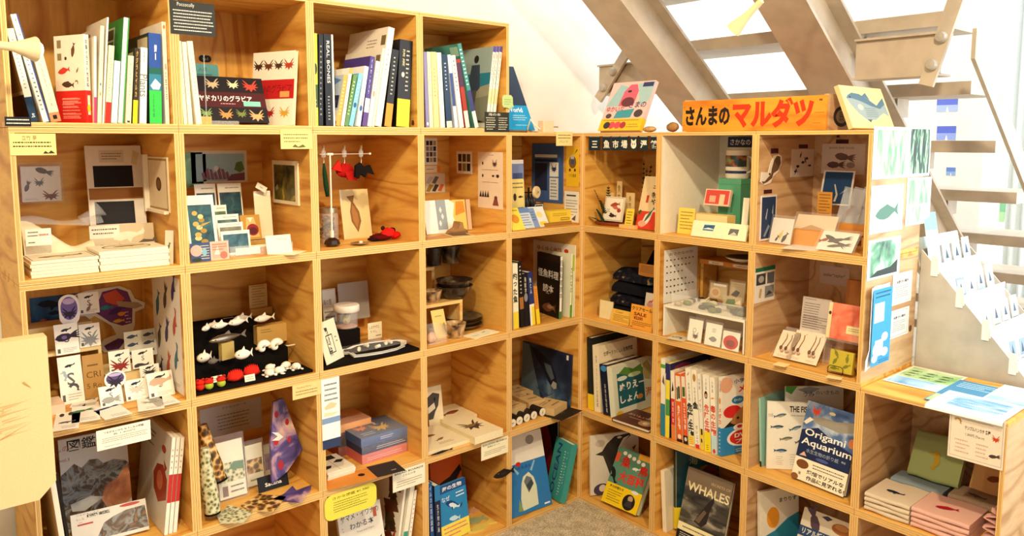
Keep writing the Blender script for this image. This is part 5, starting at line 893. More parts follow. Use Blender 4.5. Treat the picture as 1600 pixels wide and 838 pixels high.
for i, (x, y, a) in enumerate(((-.55, -.1, 60), (-.2, .12, 100), (-.02, -.2, 20), (.35, .0, 70), (.5, .02, 100))):
    b = MB(); t_ = math.radians(a); b.tube([(x*L-.009*math.cos(t_), y*L-.009*math.sin(t_), .0155), (x*L+.009*math.cos(t_), y*L+.009*math.sin(t_), .0155)], .006, M('f3e8cc', 'matte'), 8); b.build('white_piece', r, smooth=40)
b = MB(); b.grid([[V((L*(-1+2*u), L*(-.4+.8*v), .016+.016*math.sin(math.pi*u)*math.sin(math.pi*v)*(.7+.3*math.sin(11*u+5*v)))) for u in [i/12 for i in range(13)]] for v in [j/6 for j in range(7)]], CLEAR('clear_plastic_film')); b.build('film', r, smooth=True)
X = stand(q, (507, 570), (534, 549), (505, 502), 16, (.015, .07), .0106); card('booklet', 'cream booklet with black lettering standing at the left front', 'booklet', X, 'f0e4c4', [('t', BLK, '鰹節生', .4, .5, .13, {'rot': -90, 'bold': .03, 'wf': .9}), ('o', BLK, .3, .2, .66, .66, .03), ('l', '7a7060', .75, .4, .9, .6, 2)])
q = BX['L24']
X = onfront(q, (504.5, 704), (530, 588)); card('fish_banner', 'narrow white and navy product sign on the left of the wrapped box cube', 'sign', X, 'f0eee8', [('r', '2c3a5e', 0, 0, 1, .13), ('l', '6a6a72', .15, .66, .9, .95, 4), ('p', 'd8c89a', [(.15, .6), (.5, .66), (.85, .62), (.7, .57), (.2, .56)]), ('p', 'e8d9b0', [(.15, .52), (.9, .5), (.6, .46), (.1, .47)]), ('r', '7f9ac0', 0, .36, 1, .44), ('r', 'f8f6f0', .14, .14, .9, .36)])
def gift(lb, xl, xr, y, d, z, h, D, top, side, marks=(), wrap=True, sm=()):
    a0, a1 = q.al(q.P(xl, y, d)), q.al(q.P(xr, y, d)); w = a1-a0; r = thing('wrapped_box', lb, 'box', axes(q.at(a0, d, z+.0006), q.R, q.I, Z), 'stacked wrapped boxes'); b = MB(); b.box(0, w, 0, D, 0, h-.001, M(side, 'gloss'), mats={5: M(top, 'gloss')}); prints(b, (0, 0, h-.001), (1, 0, 0), (0, 1, 0), (0, 0, 1), w, D, marks, 'gloss'); prints(b, (0, 0, 0), (1, 0, 0), (0, 0, 1), (0, -1, 0), w, h, sm, 'gloss'); b.build('box_body', r)
    if wrap: b = MB(); e = .0008; b.grid([[V((x, y_, z_)) for x in (-e, w*.3, w*.7, w+e)] for y_, z_ in ((-e, .0005), (-e-.001, h*.5), (-e, h-.0002), (D*.5, h+.0003), (D+e, h-.0002), (D+e, .0005))], CLEAR('clear_plastic_film')); b.build('film', r, smooth=True)
gift('red box at the foot of the left wrapped stack', 529, 577, 706, .2, 0, .034, .13, '9a2a1a', '8a2418')
gift('dark brown box in the left wrapped stack', 529, 578, 690, .2, .034, .03, .13, '3a1a10', '2f1610')
gift('dark box with a black rim under the orange box', 529, 579, 678, .2, .064, .02, .13, '7a2a14', '5a1a10')
gift('orange box on top of the left wrapped stack', 530, 580, 668, .2, .084, .03, .13, 'd8893a', 'f0a44a', [('s', 'a85a20', 'fish', .4, .5, .5, 10), ('l', 'a85a20', .5, .2, .9, .5, 2)])
gift('pink and red box at the foot of the right wrapped stack', 566, 636, 722, .09, 0, .034, .15, 'c04a44', 'd8706a', sm=[('l', 'f0c8c0', .1, .2, .9, .6, 2)])
gift('navy box in the middle of the right wrapped stack', 566, 637, 706, .09, .034, .026, .15, '2a3050', '323c64', sm=[('l', 'd8d8e0', .3, .2, .95, .7, 2)])
gift('blue crab box on top of the right wrapped stack', 566, 638, 693, .09, .06, .032, .15, '4a5a7a', '3f5f98', [('s', 'e08a5a', 'crab', .25, .6, .3), ('s', 'd8b04a', 'crab', .6, .4, .4), ('s', 'e8b080', 'shrimp', .5, .75, .3), ('l', 'c8d0e0', .1, .1, .4, .3, 2)], sm=[('l', 'd8dce8', .4, .3, .7, .7, 2)])
pile(q, 4, 513, 556, 752, .05, .0065, .13, 'black and white fish card topmost on the left card stack', 'white fish cards stacked under the topmost one', [('r', '2a2622', .1, .72, .8, .98), ('p', '1f1b18', [(.05, .3), (.2, .4), (.4, .36), (.3, .24), (.1, .2)]), ('p', '1f1b18', [(.55, .5), (.75, .62), (.98, .56), (.8, .42)]), ('r', 'd8ccb4', .48, 0, .52, .7)], 'f1e6cc', 'fish cards at the left', 'fish_card', 'card')
card('orange_envelope', 'flat orange envelope with a small black emblem', 'envelope', lie(q, (513, 766), (590, 747), (530, 742), 0, .001), 'dc8a34', [('e', '2a1a10', .78, .55, .07, .12)])
card('black_card', 'black card lying at the right front of the wrapped box cube', 'card', lie(q, (590, 746), (634, 735), (581, 728), .001, .0012), '2c2420', [('l', 'c8b8a0', .6, .2, .8, .35, 1)])
round_card('speech_sign', 'yellow speech bubble sign at the foot of the third column', 'sign', onfront(q, (508, 818), (588, 752), d=-.004), 'e8dc50', [('t', '6a5a20', 'さかな図鑑 ¥1,980', .5, .84, .12, {'wf': .7, 'bold': .01}), ('l', '7a6a24', .15, .25, .85, .72, 5)], .3)
X = onfront(q, (614, 771), (664, 723)); card('title_card', 'white card with black printed title below the wrapped boxes', 'sign', X, 'f4ead2', [('t', BLK, 'BREAD BOARDS', .5, .86, .13, {'wf': .88, 'bold': .02}), ('t', BLK, 'さかなの本', .5, .7, .12, {'wf': .4}), ('l', '9a8a6a', .1, .15, .9, .5, 3)])
q = BX['L25']
LIM[(id(q), 0)] = (q.al(q.P(614, 880, .05)), q.W)
book('white river fish guide with a brush-lettered title facing out', stand(q, (541, 905), (608, 880), (536, 800), 14, (.05, .05), 0, .014), 'eee6d6', [('t', '3a3a40', 'ヤマメ・イワナの', .5, .89, .1, {'wf': .88, 'bold': .01}), ('t', '3a3a40', 'わかる本', .52, .75, .1, {'wf': .56, 'bold': .01}), ('t', '6a6a70', 'Trout and Charr', .58, .65, .04, {'wf': .4}), ('l', '9a948a', .06, .35, .12, .95, 14, .5), ('r', 'c05a3a', .8, .78, .88, .92), ('s', '5a4a3a', 'fish', .6, .4, .7, 5)])
lf = [('r', 'e6dfd0', 0, 0, 1, 1)] + [('p', ['3a2a1a', '5a3a22', '6a2a1a', '44361f'][i % 4], [(.5+.05*(i % 5), .95-.07*i), (.72+.06*(i % 3), 1.0-.07*i), (.86+.04*(i % 3), .9-.07*i), (.62, .84-.07*i)]) for i in range(12)] + [('p', 'b0402a', [(.8, .2), (.92, .4), (.9, .1)])]
sp(q, 'white book with brown leaves on its cover behind the river guide', (615, 621, 838, 640, 742), 'efe7d6', spine=[], side=lf, w=.24, d=.04)
sp(q, 'white spine with a green foot at the right of the bottom cube', (628, 640, 838, 653, 757), 'f0ead8', spine=[('r', '3f9a86', 0, 0, 1, .4)], w=.18, d=.03)
sp(q, 'slim white spine beside the green-footed one', (641, 648, 838, 659, 768), 'f6f0e0', spine=[('l', '9a8a6a', .3, .4, .7, .9, 8, 6)], w=.18, d=.03)
# ============================================================ fourth column
q = BX['L32']
def swatches(n, m, cols, u0=.08, v0=.08, u1=.92, v1=.92):
    o = [('r', 'f4ece0', 0, 0, 1, 1)]
    for i in range(n):
        for j in range(m): a = u0+(u1-u0)*(i+.1)/n; bb = v0+(v1-v0)*(j+.1)/m; o.append(('r', cols[(i*m+j) % len(cols)], a, bb, a+(u1-u0)*.8/n, bb+(v1-v0)*.82/m))
    return o
card('swatch_card', 'white card of twelve dark photo swatches on the cube back', 'card', onback(q, (664, 258), (683, 216)), 'f4ece0', swatches(3, 4, ['3a2c2c', '6a5a50', '8a7a6a', '2c2430', 'a89a6a', '4a3a3a', '8f8a88']))
card('orange_label', 'small cream label with an orange corner under the swatch card', 'tag', onback(q, (664, 270), (688, 259)), 'f2e2bc', [('r', 'f0882a', .78, 0, 1, 1), ('l', '8a7a5a', .1, .3, .6, .7, 1)])
card('colour_collage', 'slanted collage of coloured fabric squares on the cube back', 'card', onback(q, (665, 302), (695, 271)), 'e2d4b8', [('p', ['a88a2a', '4a3a30', 'd86a3a', 'c8b8a0', '6a6a5a', 'e8d0b0'][i], [(.02+.3*(i % 3), .1+.42*(i//3)), (.2+.3*(i % 3), .45+.42*(i//3)), (.42+.27*(i % 3), .4+.42*(i//3)), (.2+.3*(i % 3), .05+.42*(i//3))]) for i in range(6)])
card('swatch_card', 'white card of six dark photo swatches on the cube side', 'card', onside(q, (714, 271), (738, 237)), 'f4ece0', swatches(3, 2, ['6a3a30', '3a2c2c', '8a8a60', '4a4038', '2c2024', '5a4a40']))
card('chart_sheet', 'tall white chart of small figures on the cube side', 'poster', onside(q, (747.5, 324), (786, 238)), 'f2ddc2', [('l', '8a6a5a', .45, .93, .65, .96, 1)] + [('s', '5a3a3a', 'crab', .68, .8, .22), ('e', '3a2a2a', .2, .8, .03, .03), ('e', '5a3a3a', .62, .58, .05, .02), ('e', '3a2a2a', .8, .58, .06, .03), ('e', '3a2a2a', .2, .58, .03, .03), ('l', '9a7a6a', .15, .67, .85, .7, 1), ('l', '9a7a6a', .15, .45, .85, .48, 1)] + [('p', '3a2230', [(.06+.1*i, .2), (.12+.1*i, .32), (.16+.1*i, .2)]) for i in range(4)] + [('p', '8a4a44', [(.6, .06), (.68, .2), (.78, .2), (.84, .06)]), ('e', '6a3a34', .73, .2, .06, .03)])
block('pen_tray', 'dark low tray behind the white booklets', 'tray', (666, 318), (709, 313), .2, .045, .09, '2a1f18')
card('booklet', 'white booklet at the left of the swatch cube', 'booklet', stand(q, (667, 362), (692, 360), (665, 314), 12, .13, 0, .004), 'f4efe4')
card('booklet', 'white booklet with a grey checked pattern', 'booklet', stand(q, (686, 360), (708, 359), (683, 313), 12, .13, .0, .004), 'f2ede2', [('r', '9aa4a8', .02, .1, .7, 1), ('p', 'e8e4dc', [(.1, .3), (.2, .4), (.3, .3), (.2, .2)]), ('p', 'e8e4dc', [(.3, .5), (.4, .6), (.5, .5), (.4, .4)]), ('p', 'e8e4dc', [(.2, .7), (.3, .8), (.4, .7), (.3, .6)])])
card('booklet', 'white and orange booklet beside the checked one', 'booklet', stand(q, (707, 359), (731, 357), (704, 313), 10, .14, 0, .004), 'f0c060', [('p', 'f6eede', [(0, 0), (0, 1), (.3, .9), (.15, .5), (.35, .1)]), ('p', 'd8862a', [(.3, .5), (.4, .95), (.9, .95), (.95, .6)])])
card('booklet', 'slim pinkish booklet at the right of the orange one', 'booklet', stand(q, (732, 357), (738, 355), (724, 312), 8, .15, 0, .012), 'd8b08c')
p = q.P(714, 360, .09); p.z = q.z0+.0006; b = MB(); b.prism([(-.038, 0), (-.03, .012), (-.006, .022), (0, .045), (.012, .042), (.018, .02), (.036, .012), (.034, 0)], -.02, .02, wood('driftwood', 'a87a48', '7a5228', '4a2f18', 'x'), Matrix(((1, 0, 0, 0), (0, 0, -1, 0), (0, 1, 0, 0), (0, 0, 0, 1)))); tag(b.build('wood_wedge', mat=Matrix.Translation(p)), 'brown wooden wedge before the orange booklet', 'wooden block')
card('dark_card', 'dark patterned card lying at the front of the swatch cube', 'card', lie(q, (706, 370), (742, 368), (700, 364), 0, .001), 'e8cf98', [('r', '6a5a48', .1, .1, .9, .9)])
q = BX['L33']; RW = wood('riser_board', 'f0cc84', 'd8a458', '8a5a2a', 'x')
def riser(lb, w, d0, d1, h, code=q):
    r = thing('shelf_riser', lb, 'riser', axes(code.at(.002, d0, .0006), code.R, code.I, Z), 'small wooden risers'); b = MB(); b.box(0, w, 0, d1-d0, h-.012, h, RW, mats={2: EDGE}); b.build('shelf_board', r)
    for x in (0, w-.012): b = MB(); b.box(x, x+.012, 0, d1-d0, 0, h-.0125, RW); b.build('leg', r)
    return h
h2 = riser('low wooden riser carrying the stacked dark bowls', .235, .11, .225, .125); h3 = riser('tall wooden riser at the back carrying dark cups', .2, .24, .345, .235)
gl1 = TX('dark_brown_glaze', [(.3, '1a1110'), (.6, '3a2a20'), (.72, '8a7a60')], 18, fin='glaze'); gl2 = TX('brown_plate_glaze', [(.35, '3f3528'), (.6, '6a5a40'), (.75, 'a8885a')], 14, fin='glaze'); gl3 = TX('banded_cup_glaze', [(.35, '2a1c16'), (.5, 'b08a60'), (.7, 'e0c090')], 26, fin='glaze')
def bowl(name, lb, px, py, d, z, r0, h, mt, foot=.45, group=None, cat='bowl', wall=.92, inside=None):
    c = q.P(px, py, d); c.z = q.z0+z+.0008; r = thing(name, lb, cat, Matrix.Translation(c), group); b = MB(); b.lathe([(0, .003), (r0*foot, .003), (r0*foot, 0), (r0*foot*1.1, .001), (r0*.82, h*.45), (r0, h)], mt, n=26); b.build('outside', r, smooth=50)
    b = MB(); b.lathe([(r0, h), (r0*wall, h-.0015), (r0*.72, h*.4), (r0*.3, h*.16+.003), (0, h*.14+.003)], inside or mt, n=26); b.build('inside', r, smooth=True); return r
bowl('pottery_bowl', 'lower of two stacked dark bowls with gold glaze', 710, 463, .15, h2, .07, .05, gl1, group='dark pottery bowls'); bowl('pottery_bowl', 'upper of two stacked dark bowls with gold glaze', 710, 455, .15, h2+.022, .07, .05, gl1, group='dark pottery bowls')
bowl('pottery_cup', 'small brown cup with a dark brush pattern beside the bowls', 676, 476, .15, h2, .036, .042, gl3, .6, cat='cup')
bowl('pottery_mug', 'dark and cream mug on the tall riser', 704, 417, .28, h3, .042, .07, TX('cream_dark_glaze', [(.4, '2a2020'), (.5, '6a5a3a'), (.65, 'c0a870')], 12, fin='glaze'), .7, cat='cup'); bowl('pottery_mug', 'black patterned mug at the left of the tall riser', 678, 420, .27, h3, .036, .07, TX('black_pattern_glaze', [(.45, '17110f'), (.6, '3a3430'), (.75, 'a8a090')], 24, fin='glaze'), .7, cat='cup')
for i, nm in enumerate(('brown pottery plate at the foot of the plate stack', 'brown pottery plate in the middle of the plate stack', 'brown pottery plate with a fish drawn in it on top of the stack')):
    bowl('pottery_plate', nm, 722, 523, .17, .001+i*.015, .078, .018, gl2, .55, 'brown pottery plates', 'plate', .96)
bowl('pottery_cup', 'round brown cup with white brushwork before the plates', 711, 533, .075, 0, .042, .052, gl3, .6, cat='cup')
card('info_card', 'yellow card leaning before the low riser', 'card', stand(q, (681, 521), (701, 517), (673, 486), 18, .09), 'ecd07a', [('l', 'b09a50', .2, .7, .8, .85, 1)])
r = thing('acrylic_box', 'small clear acrylic box with a pink shell inside', 'box', axes(q.P(671, 540, .03)*1.0, q.R, q.I, Z)); z0 = q.z0-r.location.z; w = at_px(r.location, 34); b = MB(); b.box(0, w, 0, .06, z0+.0006, z0+.062, CLEAR('clear_acrylic', alpha=.16)); b.build('case', r); b = MB(); b.blob((w*.4, .03, z0+.02), .02, .018, .018, TX('pink_shell', [(.35, 'd89a6a'), (.6, 'f0c8a0')], 40, fin='glaze'), wob=.15); b.build('shell', r, smooth=True)
card('cream_leaflet', 'cream leaflet lying at the right front of the pottery cube', 'leaflet', lie(q, (742, 529), (780, 518), (736, 521), 0, .003), 'f4ecc8', [('p', '4a4a3a', [(.55, .6), (.7, .7), (.75, .6)]), ('l', 'b8a878', .1, .3, .4, .5, 1)])
q = BX['L34']
card('fish_card', 'white card with a grey fish head standing at the left', 'card', stand(q, (671, 640), (694, 634), (669, 606), 8, .22, 0, .003), 'ecdcb6', [('p', '4a4440', [(0, .75), (.4, .85), (.85, .78), (.7, .5), (.45, .35), (.3, .2), (0, .2)]), ('p', 'e8dcc0', [(0, .5), (.45, .6), (.5, .45), (0, .35)]), ('e', '14120f', .5, .68, .06, .05)])
def fbox(lb, A, B, C, h, mk, grp=None, base='eedfb6', nm='print_board'): card(nm, lb, 'print board', lie(q, A, B, C, h[0], h[1]), base, mk, grp)
card('print_board', 'large cream fish print board at the left front', 'print board', (axes(q.at(.008, .01, .0126), q.R, -Z, q.I), .2, .2, .012), 'eedfb6', [('s', '8a5a30', 'fish', .42, .62, .3, 170), ('s', '9a6a3a', 'fish', .5, .36, .22, 200), ('s', '7a4a28', 'whale', .2, .7, .26, 60), ('l', '9a7a4a', .35, .14, .7, .24, 2)])
fbox('white boxed print of a brown fish, back one of the pair', (698, 660), (746, 647), (674, 640), (0, .024), [('s', '7a4a2a', 'fish', .5, .5, .6, 190), ('e', 'b0402a', .5, .45, .08, .05)]); fbox('white boxed print of a brown lionfish, front one of the pair', (742, 684), (786, 670), (708, 654), (0, .028), [('s', '4a3a2a', 'crab', .5, .5, .7), ('s', '8a6a44', 'fish', .5, .5, .5, 10)])
def sticker(lb, A, C, sh, fl=False, rot=0):
    X, w, h, t = onfront(q, A, C, .0016, -.006); pts = [((-x if fl else x), y) for x, y in SHAPES[sh]]
    xs = [p_[0] for p_ in pts]; ys = [p_[1] for p_ in pts]; pts = [((x-min(xs))/(max(xs)-min(xs)), (y-min(ys))/(max(ys)-min(ys))) for x, y in pts]
    if fl: pts = pts[::-1]
    return round_card('fish_marker', lb, 'decoration', (X, w, h, t), '17120f', [('e', 'c8a868', .24 if not fl else .76, .62, .02, .03), ('l', '4a3a28', .35, .35, .65, .6, 2)], pts=pts, group='black fish markers')
sticker('black fish marker stuck on the board edge under the fish prints', (673, 714), (708, 699), 'fish'); sticker('black fish marker at the right edge above the blue mouth book', (771, 752), (804, 727), 'fish')
card('title_card', 'white card with black printed title below the fish print boards', 'sign', onfront(q, (752, 721), (794, 681)), 'f6ecca', [('t', BLK, 'SOUZOU BUNKO', .5, .86, .13, {'wf': .9, 'bold': .02}), ('t', BLK, '魚類のカード', .45, .7, .12, {'wf': .45}), ('l', '9a8a6a', .1, .2, .9, .5, 3)])
q = BX['L35']
book('tall orange book with a black whale tail standing at the back', stand(q, (676, 800), (724, 785), (671, 712), 5, (.26, .25), 0, .012), 'e8641f', [('p', '14110f', [(.1, .42), (.35, .5), (.6, .55), (.95, .72), (1, .62), (.75, .42), (.4, .36), (.12, .3)]), ('r', 'c85a1c', 0, 0, 1, .3)])
sp(q, 'blue book with white letters at the far left of the paperback cube', (673, 679, 848, 669, 757), '2a5a9a', spine=[('v', 'e8eef4', 'イルカの百科図鑑', .5, .96, .085, {'sx': .5})], w=.15, d=.06)
sp(q, 'black and blue spine beside the first blue book', (679.5, 688, 848, 676, 762), '1f2a4a', spine=[('v', 'e8eef4', '生き物の海', .5, .7, .09, {'sx': .45}), ('r', '2f7fb8', 0, .75, 1, 1)], w=.15, d=.05)
book('blue dolphin paperback with a yellow band facing out', stand(q, (692, 862), (735, 848), (686, 762), 8, (.05, .06), 0, .012), '2a86c0', [('r', '1f4f8a', 0, .86, 1, 1), ('t', 'f2f6fa', '海の生物', .5, .93, .08, {'wf': .7, 'bold': .02}), ('s', '1a3f7a', 'whale', .5, .6, .6, -25), ('s', 'd8eaf4', 'whale', .52, .58, .4, -25), ('t', 'f2f6fa', 'なぜ', .25, .75, .1), ('s', 'bfe2f2', 'fish', .5, .36, .4, -10), ('l', 'ffffff', .6, .7, .95, .82, 2)], band=('f2e25a', .3, [('l', 'd84a7a', .08, .2, .95, .9, 3)]))
for A, B, C, cc, lb in (((730, 806), (752, 797), (728, 797), 'd8a880', 'pinkish wooden leaf-shaped fish lying at the back'), ((734, 820), (764, 811), (735, 808), '9aa878', 'green wooden leaf-shaped fish lying in the middle'), ((738, 836), (778, 816), (742, 822), 'e0c860', 'yellow wooden leaf-shaped fish lying in front')):
    X = lie(q, A, B, C, 0, .006); round_card('wooden_fish', lb, 'ornament', (X[0], X[1], .045, .006), cc, [('e', '3a2a1a', .15, .55, .02, .05)], pts=[(0, .5), (.15, .85), (.45, 1), (.78, .68), (1, 1), (.94, .5), (1, .1), (.78, .36), (.45, 0), (.15, .2)], group='wooden fish cut-outs')
# ============================================================ corner column, back wall
q = BX['L42']
card('fishing_poster', 'tall blue fishing product poster on the side of the corner cube', 'poster', onside(q, (832, 314), (881, 224), .003), '3f5f98', [('r', 'e6e6e0', .1, .76, .82, .81), ('r', '1f2a50', .1, .69, .82, .73), ('r', 'e6e6e0', .58, .44, .86, .68), ('r', 'dcdcd6', .58, .05, .86, .42), ('l', '3a4a70', .6, .08, .84, .4, 6), ('s', '2a3450', 'crab', .72, .58, .2), ('r', '1f2a4a', .1, .2, .5, .66), ('l', 'd8dce8', .12, .77, .8, .8, 1)])
card('yellow_poster', 'yellow machine diagram poster on the side of the corner cube', 'poster', onside(q, (885, 291), (905, 230)), 'e9b724', [('e', '7a5a1a', .5, .62, .3, .16), ('r', '4a4a70', .35, .56, .65, .68), ('r', 'b0b0c0', .35, .7, .62, .78), ('p', '5a4420', [(.6, .8), (.9, .92), (.84, .95)]), ('t', '3a2c10', 'つり道具', .5, .28, .09, {'wf': .6}), ('e', '4a3a20', .3, .42, .08, .04), ('e', '4a3a20', .7, .42, .08, .04)])
card('notice_sheet', 'white printed notice under the yellow poster', 'poster', onside(q, (882, 346), (905, 300)), 'e8e2d8', [('r', '3a3430', .15, .84, .8, .89), ('l', '8a8480', .1, .2, .9, .75, 6), ('p', '5a5450', [(.5, .1), (.8, .25), (.75, .05)])])
p = q.P(826, 326, .14); p.z = q.z0+.0006; r = thing('gear_rack', 'black fishing gear rack with a round cream badge', 'rack', Matrix.Translation(p)); bm = M('1a1716', 'matte'); b = MB(); b.rbox(-.03, .03, -.02, .02, 0, .006, bm, .008); b.tube([(0, 0, .006), (0, 0, .15)], .004, bm); b.tube([(-.028, 0, .13), (.03, 0, .13)], .003, bm); b.build('frame', r, smooth=40)
b = MB(); Xb = Matrix.Translation((.03, -.012, .13)) @ Matrix.Rotation(math.radians(90), 4, 'X') @ Matrix.Rotation(math.radians(15), 4, 'Y'); b.lathe([(0, .006), (.023, .006), (.025, .003), (.025, -.003), (0, -.004)], M('e6cfa0', 'glaze'), Xb, 24); prints(b, Xb @ V((-.02, -.02, .0062)), Xb.to_3x3() @ V((1, 0, 0)), Xb.to_3x3() @ V((0, 1, 0)), Xb.to_3x3() @ V((0, 0, 1)), .04, .04, [('p', '8a6a3a', [(.3, .3), (.5, .7), (.55, .7), (.4, .3)]), ('e', '8a6a3a', .65, .5, .1, .1)]); b.build('badge', r, smooth=40)
b = MB()
for i in range(5): b.tube([(-.026+.012*i, -.004, .125), (-.024+.012*i, -.008, .09-.01*(i % 2)), (-.028+.012*i, -.006, .06)], [.002, .007, .003], M(['20242c', '3a3430', '15161c'][i % 3], 'gloss'), 8)
b.build('lures', r, smooth=True)
card('blue_leaflet', 'blue lure card at the left of the corner cube', 'card', stand(q, (801, 324), (820, 322), (801, 250), 2, .15, 0, .002), '7f8fc0', [('r', 'f0eee8', 0, .94, 1, 1), ('r', '4a5a90', .1, .65, .9, .8), ('r', '22305a', .6, .5, .95, .56)])
round_card('speech_card', 'yellow speech card with lure drawings at the left of the corner cube', 'card', stand(q, (801, 326), (821, 325), (801, 280), 3, .12, 0, .001), 'f2dc8a', [('l', '6a5a30', .1, .78, .9, .95, 2, 2), ('s', '3a3020', 'fish', .7, .62, .4), ('e', '3a3020', .25, .62, .12, .08), ('r', '4a4a60', .1, .1, .9, .4)], .1)
def leaf(lb, A, B, T_, d, base, mk, ln=30): card('leaflet', lb, 'leaflet', stand(q, A, B, T_, ln, d, 0, .003), base, mk, 'fishing leaflets')
leaf('yellow leaflet at the left front of the corner cube', (801, 362), (821, 360), (800, 325), .02, 'f0d850', [('e', 'd8902a', .5, .5, .3, .2), ('l', '9a7a20', .1, .8, .9, .95, 1)])
leaf('blue and white leaflet beside the yellow one', (817, 359), (836, 357), (815, 325), .04, 'c8d4e4', [('r', '6a8ac0', 0, .75, 1, 1), ('l', '5a6a8a', .1, .1, .9, .7, 5)])
leaf('blue, white and yellow leaflet at the centre front', (832, 357), (859, 355), (824, 324), .045, 'dfe6ea', [('r', '7f9ac8', 0, 0, .45, .95), ('p', 'f0d040', [(.5, .05), (.95, .08), (.9, .25), (.5, .25)]), ('e', 'e8d890', .65, .6, .18, .15), ('l', '4a5a7a', .05, .3, .4, .8, 4)])
block('goods_box', 'yellow boxed lure pack on a brown bag at the right front', 'box', (866, 349), (898, 347), .05, .045, .05, 'e8c640', .014, [('o', '6a4a1a', .5, .12, .92, .34, .02), ('l', 'a08020', .1, .5, .8, .8, 2)])
p = q.P(872, 353, .04); p.z = q.z0+.0006; block('bait_bag', 'flat brown paper bag under the yellow pack', 'bag', (856, 354), (898, 352), .045, .0135, .07, 'a87838')
block('tackle_pack', 'grey and white tackle packs heaped behind the leaflets', 'pack', (850, 340), (884, 338), .13, .05, .06, TX('tackle_print', [(.35, '4a4440'), (.5, 'c8c0b4'), (.65, '6a625a')], 40))
card('black_tag', 'black and white tag standing on the centre leaflet', 'tag', stand(q, (838, 348), (852, 351), (839, 318), 8, .09, 0, .001), '1d1a1c', [('o', 'e8e0d0', .05, .6, .95, .95, .05), ('l', 'e8e0d0', .2, .65, .8, .9, 1)])
q = BX['L43']; G = 'books in the fish cookery cube'
sp(q, 'cream book with large black characters, first in the cookery cube', (803, 811, 517, 800.5, 413), 'f3ecce', spine=[('v', BLK, '釣った魚', .45, .86, .11, {'sx': .8, 'bold': .03}), ('r', 'f0d53a', 0, 0, 1, .26)], w=.18, group=G)
sp(q, 'black and brown spine second in the cookery cube', (811.5, 817.5, 514, 806.5, 410), '1c1818', spine=[('r', 'a86a34', 0, .28, 1, .46), ('l', 'e0d8c8', .3, .5, .7, .95, 8, 6)], w=.18, group=G)
sp(q, 'black paperback with pale letters third in the cookery cube', (818, 825, 513, 814, 429), '1a181c', spine=[('v', 'e8e0d0', '海獣学', .5, .94, .1, {'sx': .5}), ('e', '8a8a90', .5, .55, .4, .08)], w=.14, group=G)
sp(q, 'navy spine with a white and yellow band in the cookery cube', (825.5, 833, 512, 820, 427), '27356a', spine=[('v', 'f2eee0', '魚と人', .5, .9, .1, {'sx': .5}), ('r', 'f4ecd0', 0, 0, 1, .4), ('r', 'f2d838', .4, 0, 1, .35)], w=.14, group=G)
sp(q, 'orange and yellow spine at the end of the left group', (833.5, 839, 508, 828, 450), 'e09038', spine=[('r', 'f4d428', 0, 0, 1, .4), ('l', '5a3a10', .3, .5, .7, .95, 8, 6)], w=.12, group=G)
bt = [('r', '0f0c0e', 0, 0, 1, 1), ('t', 'eee6d8', '怪魚料理', .5, .68, .14, {'wf': .9, 'bold': .01}), ('t', 'eee6d8', '読本', .52, .44, .14, {'wf': .48, 'bold': .01}), ('s', '7a4a34', 'fish', .56, .13, .6, 4), ('s', 'b08a68', 'fish', .62, .15, .3, 4), ('l', 'b8b0a0', .42, .34, .6, .38, 1), ('r', '2a1a1a', 0, .9, 1, 1)]
book('black fish cookery book with white characters facing out', stand(q, (838, 497), (873, 501), (831, 391), 1, (.2, .03), 0, .012), '0f0c0e', bt, side='r', spine=[('r', 'f0e8d8', .2, 0, 1, 1), ('v', BLK, '怪魚料理読本', .6, .95, .1, {'sx': .6}), ('r', '4a7a3a', 0, 0, 1, .12)])
LIM[(id(q), 1)] = (q.al(q.P(892, 500, .03)), q.W)
sp(q, 'white spine right of the black cookery book', (879, 886, 500, 889, 399), 'f0ebcc', spine=[('v', BLK, 'さかなの', .5, .8, .1, {'sx': .5}), ('r', '5a9a3a', 0, 0, 1, .2)], w=.19, row=1, group=G)
sp(q, 'green and white spine second from the right in the cookery cube', (887, 893, 500, 895, 400), 'a8c23a', spine=[('r', 'f2f0dc', .3, 0, 1, .75)], w=.2, row=1, group=G)
sp(q, 'tall white book with orange heading at the right of the cookery cube', (893.5, 897, 500, 898, 384), 'efe6d0', spine=[], side=[('r', 'f0e2c8', 0, 0, 1, 1), ('t', 'c85a2a', 'ゆくゆく水族', .4, .9, .07, {'wf': .6, 'bold': .02}), ('e', 'c83a2a', .8, .9, .05, .03)], w=.25, row=1, group=G)
q = BX['L44']
wh = TX('whale_sea_picture', [(.3, '10182c'), (.5, '23304a'), (.62, '3f5a78'), (.75, '7f98a8')], 9)
card('whale_calendar', 'large dark whale picture board leaning on the cube side', 'picture', stand(q, (815, 603), (891, 641), (814, 531), 3, (.335, .03), 0, .006), wh, [('p', '5f7888', [(0, 0), (0, .98), (.14, .96), (.3, .4), (.42, 0)]), ('p', '0f1526', [(.16, .95), (.35, .9), (.6, .75), (.72, .5), (.74, .32), (.66, .26), (.56, .36), (.42, .6), (.3, .74)]), ('p', '4f5a66', [(.46, .7), (.6, .68), (.68, .46), (.62, .4), (.52, .55)]), ('p', 'a8a49a', [(.62, .3), (.66, .4), (.73, .38), (.73, .28), (.68, .25)]), ('p', '2f4a70', [(.3, .2), (.6, .1), (.8, .3), (.7, .2), (.5, .04)]), ('r', 'e8e0d8', .9, .88, .94, .97)])
kp = 'd8b47c'
def pk(lb, A, B, C, z, t): card('paper_pack', lb, 'package', lie(q, A, B, C, z, t), kp, [('l', '7a5a34', .1, .55, .6, .8, 2), ('l', '7a5a34', .3, .2, .9, .4, 1), ('p', '8a6a40', [(.6, .6), (.8, .75), (.85, .6)])], 'beige paper packs')
